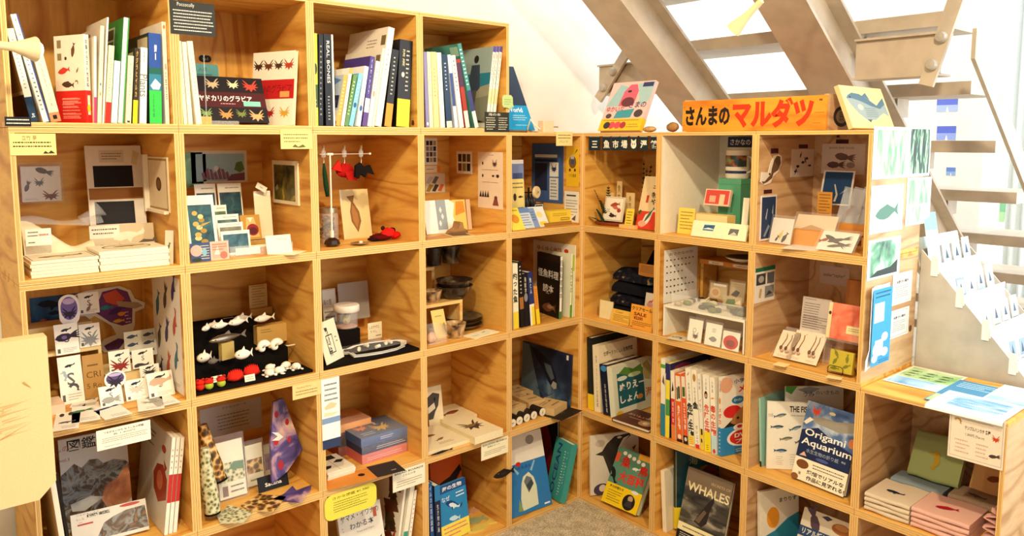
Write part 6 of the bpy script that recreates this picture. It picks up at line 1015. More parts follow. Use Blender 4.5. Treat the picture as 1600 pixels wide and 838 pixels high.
pk('beige paper pack at the back left of the tin cube', (800, 619), (833, 611), (801, 603), .0, .03); pk('beige paper pack in the middle of the tin cube', (826, 630), (851, 624), (812, 612), .0, .036); pk('beige paper pack nearest the whale picture', (866, 640), (886, 628), (850, 622), .0, .03); pk('beige paper pack behind the row of round tins', (800, 640), (822, 632), (800, 622), .02, .03)
for i, (px, py) in enumerate(((801, 655), (811.5, 653), (823, 649), (834, 644.5), (847.5, 640))):
    c = q.P(px, py, .02+.004*i); rr = .0165; c.z = q.z0+.0008+rr; X = axes(c, (1, 0, 0), (0, 0, 1), (0, -1, 0)); r = thing('round_tin', ('leftmost of the round white-lidded tins', 'second round tin from the left with a drawn face', 'middle round tin of the row', 'fourth round tin from the left', 'round tin at the right end of the row')[i], 'tin', X, 'round tins lying on their sides'); b = MB(); b.lathe([(0, -.06), (rr, -.06), (rr, -.002), (rr*.97, 0)], M('2a221c', 'gloss'), n=22); b.build('tin_body', r, smooth=40); b = MB(); b.lathe([(rr*.97, 0.0002), (rr*.96, .002), (0, .0022)], M('ece2cc', 'matte'), n=22); prints(b, (-rr, -rr, .0022), (1, 0, 0), (0, 1, 0), (0, 0, 1), 2*rr, 2*rr, [('s', 'a89a80', 'fish', .5, .5, .5, 20*i), ('l', 'b8a888', .3, .25, .7, .35, 1)]); b.build('lid', r, smooth=40)
card('black_card', 'black card jutting over the shelf edge beneath the whale picture', 'card', lie(q, (880, 657), (912, 641), (858, 643), 0, .0012), '231a14', [('l', '8a7a68', .45, .45, .65, .55, 1)])
q = BX['L45']
book('white and blue book of a giant fish mouth facing out', stand(q, (798, 813), (863, 789), (794, 684), 15, None, 0, .012), '2f78b8', [('r', 'ece4d6', 0, .64, 1, 1), ('v', '2a2a30', '魚の役えび', .12, .95, .075, {'sx': 1.1}), ('e', 'c02a2a', .35, .63, .06, .03), ('t', '1f3f7a', 'うみのえほん', .4, .58, .05, {'wf': .5, 'bold': .02}), ('e', '9a948a', .7, .9, .1, .06), ('p', 'd8dcc0', [(.36, .38), (.42, .46), (.56, .5), (.66, .42), (.7, .3), (.68, .06), (.3, .04), (.3, .2)]), ('p', '6a7278', [(.42, .4), (.5, .46), (.6, .42), (.64, .34), (.5, .24)]), ('p', '3a464c', [(.46, .34), (.6, .4), (.63, .33), (.52, .26)]), ('p', '8fbcdc', [(.3, .5), (.2, .62), (.22, .63), (.34, .52)]), ('p', '8fbcdc', [(.6, .52), (.72, .63), (.75, .62), (.64, .5)]), ('p', '7f9a5a', [(.2, .05), (.26, .2), (.32, .04)]), ('r', 'e8eef4', .82, .03, .95, .05)])
book('green OCEAN book leaning on the corner cube side', stand(q, (857, 771), (881, 787), (875, 680), 14, None, 0, .03), '3f9a94', [('t', '2a3a78', 'OCEAN', .34, .5, .15, {'rot': 90, 'wf': 1.9, 'bold': .02})] + [('l', 'd8e8e0', .66, .08, .78, .86, 16, 2), ('l', 'd8e8e0', .82, .3, .9, .86, 12, 2)], side='r')
book('dark red and black book against the side of the corner cube', onside(q, (833, 762), (874, 678), .01), '1a1214', [('e', '8a1a16', .5, .35, .3, .45), ('s', '5a2a2a', 'fish', .6, .85, .4, 0)])
# ============================================================ turned run, first column from the corner
q = BX['R02']
r = thing('market_curtain', 'row of seven small dark curtain flags lettered for a fish market', 'curtain', axes(q.P(919, 214, .006)*1.0, q.R, q.I, Z)); xs = [920.5, 941.5, 955.5, 969, 984, 999, 1016.5]; ws = [17, 12.5, 12.5, 12.5, 12.5, 13, 10]; L0 = r.location
b = MB(); e0 = q.P(917, 213, .006); e1 = q.P(1025, 212, .006); b.tube([e0-L0 if 0 else r.matrix_world.inverted() @ e0, r.matrix_world.inverted() @ e1], .0016, M('f2e6d0', 'cloth'), 6); b.build('rope', r)
for x, w, ch in zip(xs, ws, ('三', '魚', '市', '場', '●', '澤', '館')):
    a = r.matrix_world.inverted() @ q.P(x, 214, .006); c = r.matrix_world.inverted() @ q.P(x+w, 235, .006); b = MB(); b.box(a.x, c.x, -.0006, .0006, c.z, a.z, M('24343c', 'cloth')); b.box(a.x+.002, c.x-.002, -.001, .001, a.z, a.z+.005, M('f2e6d0', 'cloth'))
    mk = [('t', 'f2ecdc', ch, .52, .45, .62, {'bold': .03})] if ch != '●' else [('e', 'f2ecdc', .5, .42, .34, .3), ('p', 'f2ecdc', [(.2, .6), (.2, .86), (.45, .7)]), ('p', 'f2ecdc', [(.8, .6), (.8, .86), (.55, .7)]), ('e', '24343c', .38, .46, .06, .05), ('e', '24343c', .62, .46, .06, .05)]
    prints(b, (a.x, -.0007, c.z), (1, 0, 0), (0, 0, 1), (0, -1, 0), c.x-a.x, a.z-c.z, mk); b.build('flag', r)
def fern(lb, base, tips, col='24361c', grp='small artificial fern sprigs'):
    r = thing('fern_sprig', lb, 'plant', Matrix.Translation(base), grp); b = MB(); m = M(col, 'matte')
    for tp in tips:
        d = tp-base; n = d.cross(Z).normalized() if d.cross(Z).length > 1e-3 else V((1, 0, 0)); b.tube([(0, 0, 0), d*.5+V((0, 0, .008)), d], .0009, m, 5)
        for i in range(1, 13):
            t = i/13; p = d*t+V((0, 0, .008*4*t*(1-t)*.5)); ln = .026*(1-t*.75)
            for s in (-1, 1): e = (n*s+d.normalized()*.55).normalized(); u = d.normalized()*.0035; b.face([p-u, p+e*ln*.5-u*.8, p+e*ln, p+e*ln*.5+u*.8, p+u], m)
    b.build('fronds', r)
zf = q.z0
fern('lower fern sprig leaning out at the left of the red tray', V((.06, q.P(935, 345, .06).y, zf+.004)), [q.P(910, 338, .02), q.P(922, 326, .05)]); fern('upper fern sprig behind the red tray', V((.1, q.P(942, 330, .1).y, zf+.004)), [q.P(921, 296, .05), q.P(930, 312, .05), q.P(943, 290, .12)]); fern('dark fern sprig at the upper right behind the packet', V((.2, q.P(1005, 330, .2).y, zf+.004)), [q.P(1011, 262, .2), q.P(1018, 255, .19), q.P(1006, 250, .2)])
p = q.P(949, 352, .07); p.z = zf+.0006; w = at_px(p, 26); r = thing('wooden_tray', 'oval red lacquered tray before the pressed fish card', 'tray', axes(p, q.R, q.I, Z)); b = MB(); rows = []
for k, z in ((.82, 0), (.98, .008), (1, .014), (.94, .014), (.8, .004)): rows.append([V((w*k*math.cos(2*math.pi*i/28), w*.5*k*math.sin(2*math.pi*i/28), z)) for i in range(28)])
b.grid(rows, M('8a3a1c', 'glaze'), True, True); b.build('tray_body', r, smooth=40)
card('fish_card', 'white card of red fish portraits standing in the red tray', 'card', stand(q, (941, 344), (971, 345), (950, 307), 12, .075, .016, .006), 'f4ead6', [('s', 'a84a30', 'fish', .55, .68, .5, 10), ('s', 'c8705a', 'fish', .62, .55, .4, -10), ('e', '2a2020', .4, .3, .06, .04), ('s', '3a2a24', 'fish', .5, .22, .4, 0), ('e', 'b03a2a', .78, .45, .1, .08), ('l', '5a4a40', .15, .35, .35, .5, 3), ('o', 'b89a70', .03, .03, .97, .97, .02)])
for A, B, T_, d, lb in (((941, 330), (950, 330), (941, 300), .13, 'lettered wooden stick at the left behind the fish card'), ((962, 320), (970, 320), (963, 283), .17, 'tallest lettered wooden stick, in the middle'), ((977, 328), (990, 328), (978, 301), .14, 'pale lettered stick pair at the right')): card('wooden_stick', lb, 'stick', stand(q, A, B, T_, 2, d, 0, .004), 'e8c88a', [('v', '3a2a1a', '魚市', .5, .92, .2, {'sx': .5}), ('r', '8a2a1a', .3, .05, .7, .2)], 'lettered sticks')
block('holder_block', 'small pale wooden block holding a yellow note', 'block', (967, 358), (991, 357), .03, .014, .02, 'e8bf78')
card('yellow_note', 'yellow handwritten note in the wooden block', 'sign', stand(q, (975, 354), (987, 354), (978, 326), 12, .04, .004), 'f0d048', [('l', '6a5418', .15, .15, .85, .9, 5, 2)])
card('fish_packet', 'tall cream packet with brushed characters and a cut fish picture', 'package', stand(q, (992, 359), (1022, 360), (1003, 275), 14, (.05, .04), 0, .012), 'ecd2a0', [('r', 'd8402a', 0, 0, 1, .34), ('s', 'e8e0d0', 'fish', .55, .22, .9, 55), ('s', '4a6a4a', 'fish', .6, .28, .7, 55, .5), ('e', 'f0a890', .3, .1, .2, .06), ('v', '2a201a', '干物や', .72, .84, .12, {'sx': 1.6, 'bold': .02}), ('r', 'c8402a', .3, .5, .42, .64), ('p', '3f5a34', [(0, .3), (.1, .36), (.2, .34), (.1, .26)])])
q = BX['R03']
dk1, dk2 = TX('dark_print_cloth', [(.4, '14141c'), (.6, '26242c'), (.72, 'a08a60')], 34, fin='cloth'), M('1a1920', 'cloth')
def folded(lb, c, w, d, h, m, tilt=0, name='folded_shirt', grp=None):
    X = Matrix.Translation(c) @ Matrix.Rotation(-math.pi/2 if q.run == 'R' else 0, 4, 'Z') @ Matrix.Rotation(math.radians(tilt), 4, 'X'); b = MB(); n = 9; rows = []
    for i in range(n):
        v = i/(n-1); rows.append([V((w*(u-.5), d*v, h*(.86+.14*math.sin(7*u+4*v))*min(1, 4*v+.6, 4*(1-v)+.6)*min(1, 5*u+.7, 5*(1-u)+.7))) for u in [j/10 for j in range(11)]])
    bot = [[V((p.x, p.y, .0006)) for p in r_] for r_ in (rows[0], rows[-1])]; b.grid([bot[0]]+rows+[bot[1], bot[0]], m); 
    for k in (0, 10): b.face([rows[i][k] for i in range(n)]+[bot[1][k], bot[0][k]], m)
    return tag(b.build(name, mat=X, smooth=45), lb, 'clothing', grp)
cy = lambda f: -(q.a0+q.W*f)
for i in range(4): folded(('dark folded shirt at the bottom of the pile', 'dark printed folded shirt above the bottom one', 'black folded shirt third in the pile', 'dark printed folded shirt at the top of the pile')[i], V((.12, cy(.52), q.z0+.001+.05*i)), .31-.012*i, .15, .05, (dk2, dk1)[i % 2], 0, grp='dark folded shirts')
r = thing('hanging_shirts', 'dark shirts on a small rail with white buttons at the back', 'clothing', axes(q.at(.05, .3, 0), q.R, q.I, Z)); b = MB(); b.tube([(0, 0, .27), (.25, 0, .3)], .004, M('8a6a4a', 'matte')); b.build('rail', r)
for i in range(4):
    b = MB(); x = .03+.055*i; X = Matrix.Translation((x, 0, .03)) @ Matrix.Rotation(.25, 4, 'Y'); b.prism([(-.035, 0), (-.04, .16), (-.02, .235), (.0, .245), (.02, .235), (.045, .16), (.038, 0)], -.012, .012, [dk2, dk1, M('4a2a14', 'cloth'), dk2][i], X @ Matrix(((1, 0, 0, 0), (0, 0, -1, 0), (0, 1, 0, 0), (0, 0, 0, 1))))
    if i > 1: prints(b, X @ V((-.02, -.0121, .15)), X.to_3x3() @ V((1, 0, 0)), X.to_3x3() @ V((0, 0, 1)), X.to_3x3() @ V((0, -1, 0)), .04, .08, [('r', 'd8ccb8', .2, .3, .35, .95), ('r', 'd8ccb8', .6, .3, .75, .95)])
    b.build('shirt', r)
card('kraft_card', 'brown kraft card propped on the shirt pile at the right', 'sign', stand(q, (997, 437), (1021, 441), (997, 411), 4, .13, None), 'b87a34', [('l', '5a3a18', .08, .45, .95, .92, 5, 1.4)])
card('white_holder', 'blank white card standing at the left front of the shirt cube', 'card', stand(q, (936, 504), (956, 508), (936, 468), 4, .05, 0, .004), 'efdfae')
card('yellow_note', 'small yellow note folded beside the white card', 'sign', stand(q, (945, 495), (964, 498), (944, 479), 10, .07, .0), 'ecd07a')
card('sale_card', 'yellow handwritten card beside the orange sale card', 'sign', stand(q, (953, 506), (982, 513), (963, 483), 16, .03), 'ebb84a', [('t', '4a2a10', 'Cuts?', .4, .82, .2, {'wf': .4}), ('l', '6a4418', .1, .12, .95, .66, 5, 1.6)])
card('sale_card', 'orange sale card with bold dark handwriting at the shirt cube front', 'sign', stand(q, (983, 514), (1018.5, 524), (985, 474), 8, .015, 0, .001), 'eaa23a', [('t', '3a2010', 'クリアセール', .48, .84, .17, {'wf': .88, 'bold': .03}), ('t', '8a2a12', 'SALE', .42, .62, .18, {'wf': .55, 'bold': .04}), ('t', '8a2a12', '¥2200', .35, .45, .17, {'wf': .4, 'bold': .04}), ('l', '4a2a10', .1, .12, .95, .33, 3, 1.5), ('s', '2a2a2a', 'whale', .1, .06, .1)])
card('fish_tag', 'white card with a pink fish behind the orange sale card', 'card', stand(q, (1006, 486), (1020, 489), (1010, 457), 10, .09, None), 'f0e4d0', [('s', 'd86a5a', 'fish', .6, .5, .9, 40), ('e', 'e8a8a0', .6, .35, .3, .15)])
q = BX['R04']; G = 'books in the colouring book cube'
sp(q, 'dark green book with a yellow band at the left of its cube', (911, 919, 644, 908.5, 525), '1c2420', band=('f2cf2a', .22), side=[('r', '16201c', 0, 0, 1, 1)], w=.22, group=G)
sp(q, 'cream picture encyclopedia of beautiful creatures', (919.5, 929, 647, 916, 537), 'f2e4c4', spine=[('v', BLK, '世界一うつくしい生物図鑑', .55, .86, .062, {'sx': .45})], side=[('r', 'efe0c0', 0, 0, 1, 1), ('t', INK, '世界一うつくしい生物図鑑', .5, .86, .07, {'wf': .76, 'bold': .02}), ('l', '6a5a40', .2, .72, .5, .76, 1)], w=.235, group=G)
sp(q, 'navy book with white spine letters beside the colouring book', (932, 944, 651, 925, 566), '131a34', spine=[('v', 'e8e0d0', '深海生物図鑑', .5, .62, .09, {'sx': .45}), ('e', '3f8ac8', .5, .92, .4, .06)], side=[('r', '141d3c', 0, 0, 1, 1), ('e', '3f8ac8', .1, .9, .1, .05)], w=.21, group=G)
nu = [('r', 'd8dcc4', 0, 0, 1, 1), ('r', '23606a', .1, .16, .74, .84), ('p', '5a8a3a', [(.15, .84), (.3, .94), (.5, .86), (.7, .92), (.74, .7), (.3, .78)]), ('p', 'b9a86a', [(.74, .9), (.86, .96), (.95, .8), (.9, .55), (.76, .6)]), ('e', 'dfe8d8', .22, .73, .12, .045), ('e', 'c8d8a8', .52, .75, .16, .045), ('t', 'f6f2e4', 'ぬりえー', .44, .56, .17, {'wf': .6, 'bold': .03}), ('t', 'f6f2e4', 'しょん', .38, .32, .17, {'wf': .48, 'bold': .03}), ('t', 'c86a2a', '海', .84, .32, .2, {'bold': .02}), ('e', 'd8903a', .62, .28, .07, .05), ('e', 'e0b030', .1, .06, .08, .06), ('e', 'e8dcc0', .3, .08, .1, .05)]
sp(q, 'green and blue colouring book with white bubble letters', (946, 954, 655, 939, 571), 'dfe2cc', side=nu, w=.25, d=.015, group=G, hard=False)
X = lie(q, (956, 653), (1013, 672), (968, 634), 0, .014); Xm, w, h, t = X
book('brown fish cookbook lying flat before the colouring book', (Xm, w, .15, .014), '5a2a1c', [('t', 'e8d0b0', 'おいしい魚', .4, .6, .14, {'wf': .6}), ('l', 'c8a888', .2, .35, .6, .45, 1), ('e', 'c8b890', .78, .75, .2, .2), ('e', 'b08a5a', .75, .3, .18, .2), ('e', 'e0c8a0', .75, .3, .08, .1)])
q = BX['R05']
orc = [('r', 'e2d8c8', 0, 0, 1, 1), ('p', '3a332e', [(.1, .68), (.24, .72), (.34, .84), (.5, .95), (.8, .97), (.84, .93), (.7, .84), (.6, .68), (.56, .5), (.48, .34), (.5, .1), (.44, .02), (.38, .12), (.4, .3), (.32, .5), (.26, .64)]), ('p', 'e8e0d4', [(.82, .94), (.68, .9), (.58, .76), (.54, .6), (.6, .7), (.7, .84)]), ('e', 'e8e0d4', .6, .92, .05, .02), ('p', '3a332e', [(.58, .62), (.66, .72), (.7, .66), (.66, .56)]), ('p', '5a5048', [(.86, .72), (.95, .76), (.9, .66)]), ('e', 'c8bcae', .2, .86, .1, .06), ('t', '6a5a50', '海', .74, .44, .12), ('l', '8a7a70', .6, .26, .85, .34, 2), ('e', '4a4058', .22, .08, .16, .1), ('e', 'e8d8c8', .24, .1, .07, .06)]
X = upright(q.at(.018, .03, 0), q.at(.1, .24, 0), (916, 684), 3, .012)
book('white picture book with an orca on its cover beside the corner', X + (.012,), 'e2d8c8', orc, fin='paper')
gr = [('r', '5a8a72', 0, 0, 1, 1), ('r', 'e8a83a', .6, .9, 1, 1), ('r', 'e0603a', 0, .74, .12, .9), ('t', 'c8281e', '魚', .32, .78, .2, {'bold': .03}), ('t', 'c8281e', '鳥', .84, .72, .2, {'bold': .03}), ('t', 'd8362a', '大百科', .6, .52, .18, {'wf': .72, 'bold': .04})] + [('e', 'f0e8d8', .22+.14*i, .92-.02*i, .055, .035) for i in range(5)] + [('s', '1a1a1e', 'whale', .1, .5, .4, -60), ('s', 'e8e4dc', 'whale', .64, .72, .22, 10), ('e', 'e8e8dc', .8, .34, .1, .03)]
book('green fish and bird encyclopedia with a wide yellow band leaning back', stand(q, (939, 788), (993, 812), (988, 705), 30, None, 0, .03), '5a8a72', gr, band=('f2cc1a', .36, [('e', '1f1a1a', .72, .42, .17, .38), ('e', 'b89a78', .74, .6, .07, .14), ('p', '3a3438', [(.62, .2), (.68, .5), (.8, .5), (.84, .2)]), ('t', '3a2a10', '海の仲間たち', .3, .86, .14, {'wf': .4, 'bold': .02}), ('l', '8a6a10', .08, .15, .5, .72, 5)]))
# ============================================================ second column
q = BX['R12']
card('fish_poster', 'navy banner reading fish on a white board at the back of the white cube', 'poster', stand(q, (1133, 330), (1172, 332), (1133, 214), 1, .3, None, .004), 'ece2d0', [('r', '22305a', 0, .86, 1, 1), ('t', 'f2eede', 'さかなの', .5, .93, .09, {'wf': .8, 'bold': .01}), ('r', '22305a', 0, .72, 1, .735)])
p = q.P(1141, 327, .2); r = thing('gift_box', 'tall mint green gift box under the printed mug', 'box', axes(V((.2, q.P(1122, 320, .2).y, q.z0+.0006)), q.R, q.I, Z)); w = at_px(p, 40); h = hit(1122, 279, 0, .2).z-q.z0; b = MB(); b.box(0, w, 0, .09, 0, h-.02, M('5fae86')); b.build('box_body', r); b = MB(); b.box(-.001, w+.001, -.001, .091, h-.0195, h, M('64b48c')); b.build('lid', r); HB = h
c = V((.245, q.P(1151, 300, .245).y, q.z0+HB+.0012)); w = at_px(c, 18); hm = hit(1151, 237, 0, .2).z-c.z+.004; r = thing('printed_mug', 'white mug with a dark reef picture and blue ring on the green box', 'mug', axes(c, q.R, q.I, Z)); b = MB(); b.lathe([(0, 0), (w*.96, 0), (w, .004), (w, hm), (w*.93, hm), (w*.92, .005), (0, .005)], M('f0e6d4', 'glaze'), n=32)
for (z0_, z1_, mm) in ((hm*.18, hm*.28, M('1f2c5a', 'glaze')), (hm*.42, hm*.82, TX('reef_mug_print', [(.35, '1f2a44'), (.5, '2f4a3a'), (.6, 'b05a3a'), (.7, '6fae6a')], 30, fin='glaze'))): b.grid([[V((w*1.012*math.cos(a), w*1.012*math.sin(a), z)) for a in [-math.pi*.95+math.pi*.9*i/20 for i in range(21)]] for z in (z0_, z1_)], mm)
b.build('cup', r, smooth=50); b = MB(); b.tube([(w*.98, 0, hm*.8), (w*1.35, 0, hm*.75), (w*1.5, 0, hm*.5), (w*1.3, 0, hm*.25), (w*.98, 0, hm*.2)], .004, M('f0e6d4', 'glaze'), 8); b.build('handle', r, smooth=True)
card('red_box', 'red windowed gift box leaning behind the cream box', 'box', stand(q, (1099, 322), (1138, 324), (1104, 295), 14, .15, None, .012), 'e8bfa8', [('r', 'd04a44', .04, .1, .96, .94), ('r', 'e8a888', .2, .2, .45, .6), ('r', 'f0c8a0', .6, .1, .8, .7)])
block('cream_box', 'cream lidded box in the middle of the white cube', 'box', (1081, 347), (1136, 350), .08, .075, .05, 'ecc97a', 0, [('r', 'f4dca0', 0, .62, 1, 1)])
card('yellow_note', 'small yellow handwritten note at the left of the white cube', 'sign', stand(q, (1058, 360), (1083, 361), (1058, 324), 6, .06), 'f2cf5a', [('l', '8a6a20', .1, .15, .9, .9, 6, 1.6)])
card('photo_ledge', 'white sloped ledge with two small sea photographs at the cube front', 'display stand', stand(q, (1079, 369), (1164, 376), (1084, 344), 18, .02, 0, .008), 'f6ecc8', [('p', '2f6a9a', [(.2, .42), (.22, .78), (.42, .8), (.4, .42)]), ('p', 'e8e4dc', [(.2, .5), (.3, .62), (.4, .55), (.4, .5)]), ('p', '1a2a3a', [(.22, .62), (.4, .76), (.3, .62)]), ('p', '6a6a68', [(.68, .3), (.7, .68), (.86, .68), (.85, .3)]), ('p', 'c8c8c4', [(.7, .3), (.78, .5), (.84, .34)])])
card('white_stick', 'white stick board standing at the right of the white cube', 'board', stand(q, (1157, 364), (1166, 365), (1161, 309), 6, .05, None, .006), 'f2e4cc')
q = BX['R13']
card('dot_chart', 'white chart of rows of small dark figures on the cube side', 'poster', onside(q, (1036, 475), (1090, 384)), 'f0ece6', [('t', '22306a', 'おさかなの形', .5, .91, .06, {'wf': .72})] + [('e', '2a2830', .08+.11*i, .8-.125*j+(.01*((i*3+j) % 3)), .024, .012) for j in range(6) for i in range([8, 7, 5, 6, 8, 6][j])])
wh_ = M('f2ecdc', 'matte'); r = thing('white_riser', 'white display riser across the front of its cube', 'riser', axes(q.at(.012, .012, .0006), q.R, q.I, Z)); w = q.W-.024; HR = .115
b = MB(); b.box(0, w, 0, .2, HR-.008, HR, wh_); b.build('riser_top', r); b = MB(); b.box(0, .006, 0, .2, 0, HR-.0085, wh_); b.build('riser_side', r); b = MB(); b.box(w-.006, w, 0, .2, 0, HR-.0085, wh_); b.build('riser_side', r); b = MB(); b.box(.0065, w-.0065, .19, .198, 0, HR-.0085, wh_); b.build('riser_back', r)
SHF = .245; r = thing('inner_shelf', 'orange wooden shelf board with price labels at the back of the riser cube', 'shelf board', axes(q.at(.004, .235, SHF), q.R, q.I, Z)); b = MB(); b.box(0, q.W-.008, 0, .11, 0, .018, wood('shelf_board_wood', 'd88a3a', 'b86a24', '6a3410', 'y')); prints(b, (0, 0, 0), (1, 0, 0), (0, 0, 1), (0, -1, 0), q.W-.008, .018, [('r', 'f0e4c8', .12, .2, .3, .8), ('r', 'f0e4c8', .42, .2, .68, .8), ('r', 'f0e4c8', .8, .2, .98, .8), ('l', '3a2a1a', .44, .3, .66, .7, 1, .6), ('l', '3a2a1a', .14, .3, .28, .7, 1, .6)]); b.build('board', r)
for f in (0, q.W-.02): b = MB(); b.box(f, f+.012, .01, .1, -SHF+.0006, -.0005, WY); b.build('shelf_leg', r)
c = q.at(.17, .285, SHF+.0188); bowl_r = thing('blue_plate', 'white plate with a navy inside on the inner shelf', 'plate', axes(c, q.R, q.I, Z)); b = MB(); b.lathe([(0, .002), (.03, .002), (.03, 0), (.034, .001), (.068, .016), (.07, .02)], M('efe8da', 'glaze'), n=28); b.build('rim', bowl_r, smooth=50); b = MB(); b.lathe([(.07, .02), (.066, .018), (.04, .007), (0, .005)], M('16203c', 'glaze'), n=28); b.build('inside', bowl_r, smooth=True)
X = stand(q, (1121, 412), (1150, 414), (1119, 388), 10, .32, None); c = q.at(.235, .333, SHF+.0188); r = thing('fish_plate', 'round white plate with a dark fish propped behind the navy one', 'plate', axes(c + Z*.0425 - q.I*.006, q.R, (q.I*math.cos(.15)-Z*math.sin(.15)), (Z*math.cos(.15)+q.I*math.sin(.15)))); Xl = Matrix(((1, 0, 0, 0), (0, 0, -1, 0), (0, 1, 0, 0), (0, 0, 0, 1))); b = MB(); b.lathe([(0, -.004), (.024, -.004), (.042, .003), (.044, .004), (.026, .0005), (0, .0005)], M('e4dccc', 'glaze'), Xl, 28); prints(b, (-.03, -.0006, -.03), (1, 0, 0), (0, 0, 1), (0, -1, 0), .06, .06, [('s', '2a3038', 'fish', .5, .5, .6, 10)]); b.build('plate_body', r, smooth=50)
ac = CLEAR('clear_acrylic', alpha=.2)
r = thing('acrylic_case', 'clear acrylic case of mossy trinkets on the white riser', 'case', axes(q.at(.045, .015, HR+.0012), q.R, q.I, Z)); w = q.W-.07; b = MB(); b.box(0, w, 0, .002, 0, .045, ac); b.box(0, .002, .0022, .16, 0, .045, ac); b.box(w-.002, w, .0022, .16, 0, .045, ac); b.build('walls', r)
b = MB(); rn = random.Random(5)
for i in range(26): b.blob((.015+rn.random()*(w-.03), .012+rn.random()*.13, .009), .014+.006*rn.random(), .012, .009, [M('6a7a34', 'matte'), M('2a2a34', 'gloss'), M('c8b88a', 'matte'), M('4a5a2a', 'matte'), M('1d1f2c', 'gloss')][i % 5], n=8, k=5, wob=.2)
o = b.build('trinkets', r, smooth=True); o['kind'] = 'stuff'; b = MB(); b.tube([(w*.34, .03, .02), (w*.5, .02, .05)], .0022, M('efe6d0', 'matte')); b.build('white_stick', r)
for A, B, T_, d, lb, mk in (((1106, 467), (1136, 470), (1107, 438), .13, 'bagged trinket with a round cork label on the riser', [('e', 'd8b07a', .34, .4, .3, .34), ('e', 'b98a5a', .34, .4, .2, .22), ('r', 'f2ecd8', .2, .84, .95, .98)]), ((1137, 472), (1163, 474), (1138, 436), .12, 'glossy bagged fish trinket at the right of the riser', [('p', '2a2420', [(.1, .3), (.4, .6), (.7, .5), (.5, .2)]), ('p', 'c8a060', [(.3, .1), (.9, .3), (.9, .1)]), ('l', 'a08a5a', .2, .7, .9, .95, 2)]), ((1128, 478), (1160, 481), (1129, 460), .06, 'low bagged green trinket in front of the cork label', [('p', '4a6a2a', [(.1, .1), (.2, .7), (.6, .8), (.7, .2)]), ('p', 'd8c8a0', [(.6, .3), (.9, .8), (.95, .3)])])):
    clear_pack('trinket_pack', lb, 'package', stand(q, A, B, T_, 8, d, None, .001), .02, ('b8a070', mk), 'bagged trinkets')
for A, B, T_, d, lb, mk in (((1072, 533), (1096, 537), (1075, 493), .012, 'white tag card with a brown animal charm, left of three under the riser', [('s', '5a4030', 'crab', .55, .28, .5), ('e', '8a8a80', .45, .52, .12, .1), ('e', 'f4efe0', .45, .52, .09, .075)]), ((1098, 541), (1126, 547), (1106, 500), .012, 'white tag card with a grey animal charm, middle of three under the riser', [('s', '4a4440', 'fish', .5, .3, .5), ('e', '8a8a90', .52, .3, .2, .12), ('l', '6a6a60', .4, .6, .7, .8, 3)]), ((1125, 546), (1155, 553), (1128, 512), .012, 'bagged red round charm, right of three under the riser', [('e', 'c8281c', .5, .42, .44, .38), ('e', '8a1a14', .5, .36, .26, .2), ('r', 'f0e4d4', .1, .86, .9, .98)])):
    clear_pack('charm_card', lb, 'card', stand(q, A, B, T_, 10, d, 0, .001), .004 if 'tag' in lb else .01, ('f4efdf', mk), 'charm cards under the white riser')
card('shell_pack', 'small pale shell print lying under the riser at the left', 'card', lie(q, (1041, 528), (1068, 533), (1048, 522), 0, .002), 'd8ccb4', [('s', '6a5a44', 'shrimp', .5, .5, .5), ('s', '8a7a5a', 'crab', .2, .5, .3)])
q = BX['R14']; G = 'fish guides packed in the bright book cube'
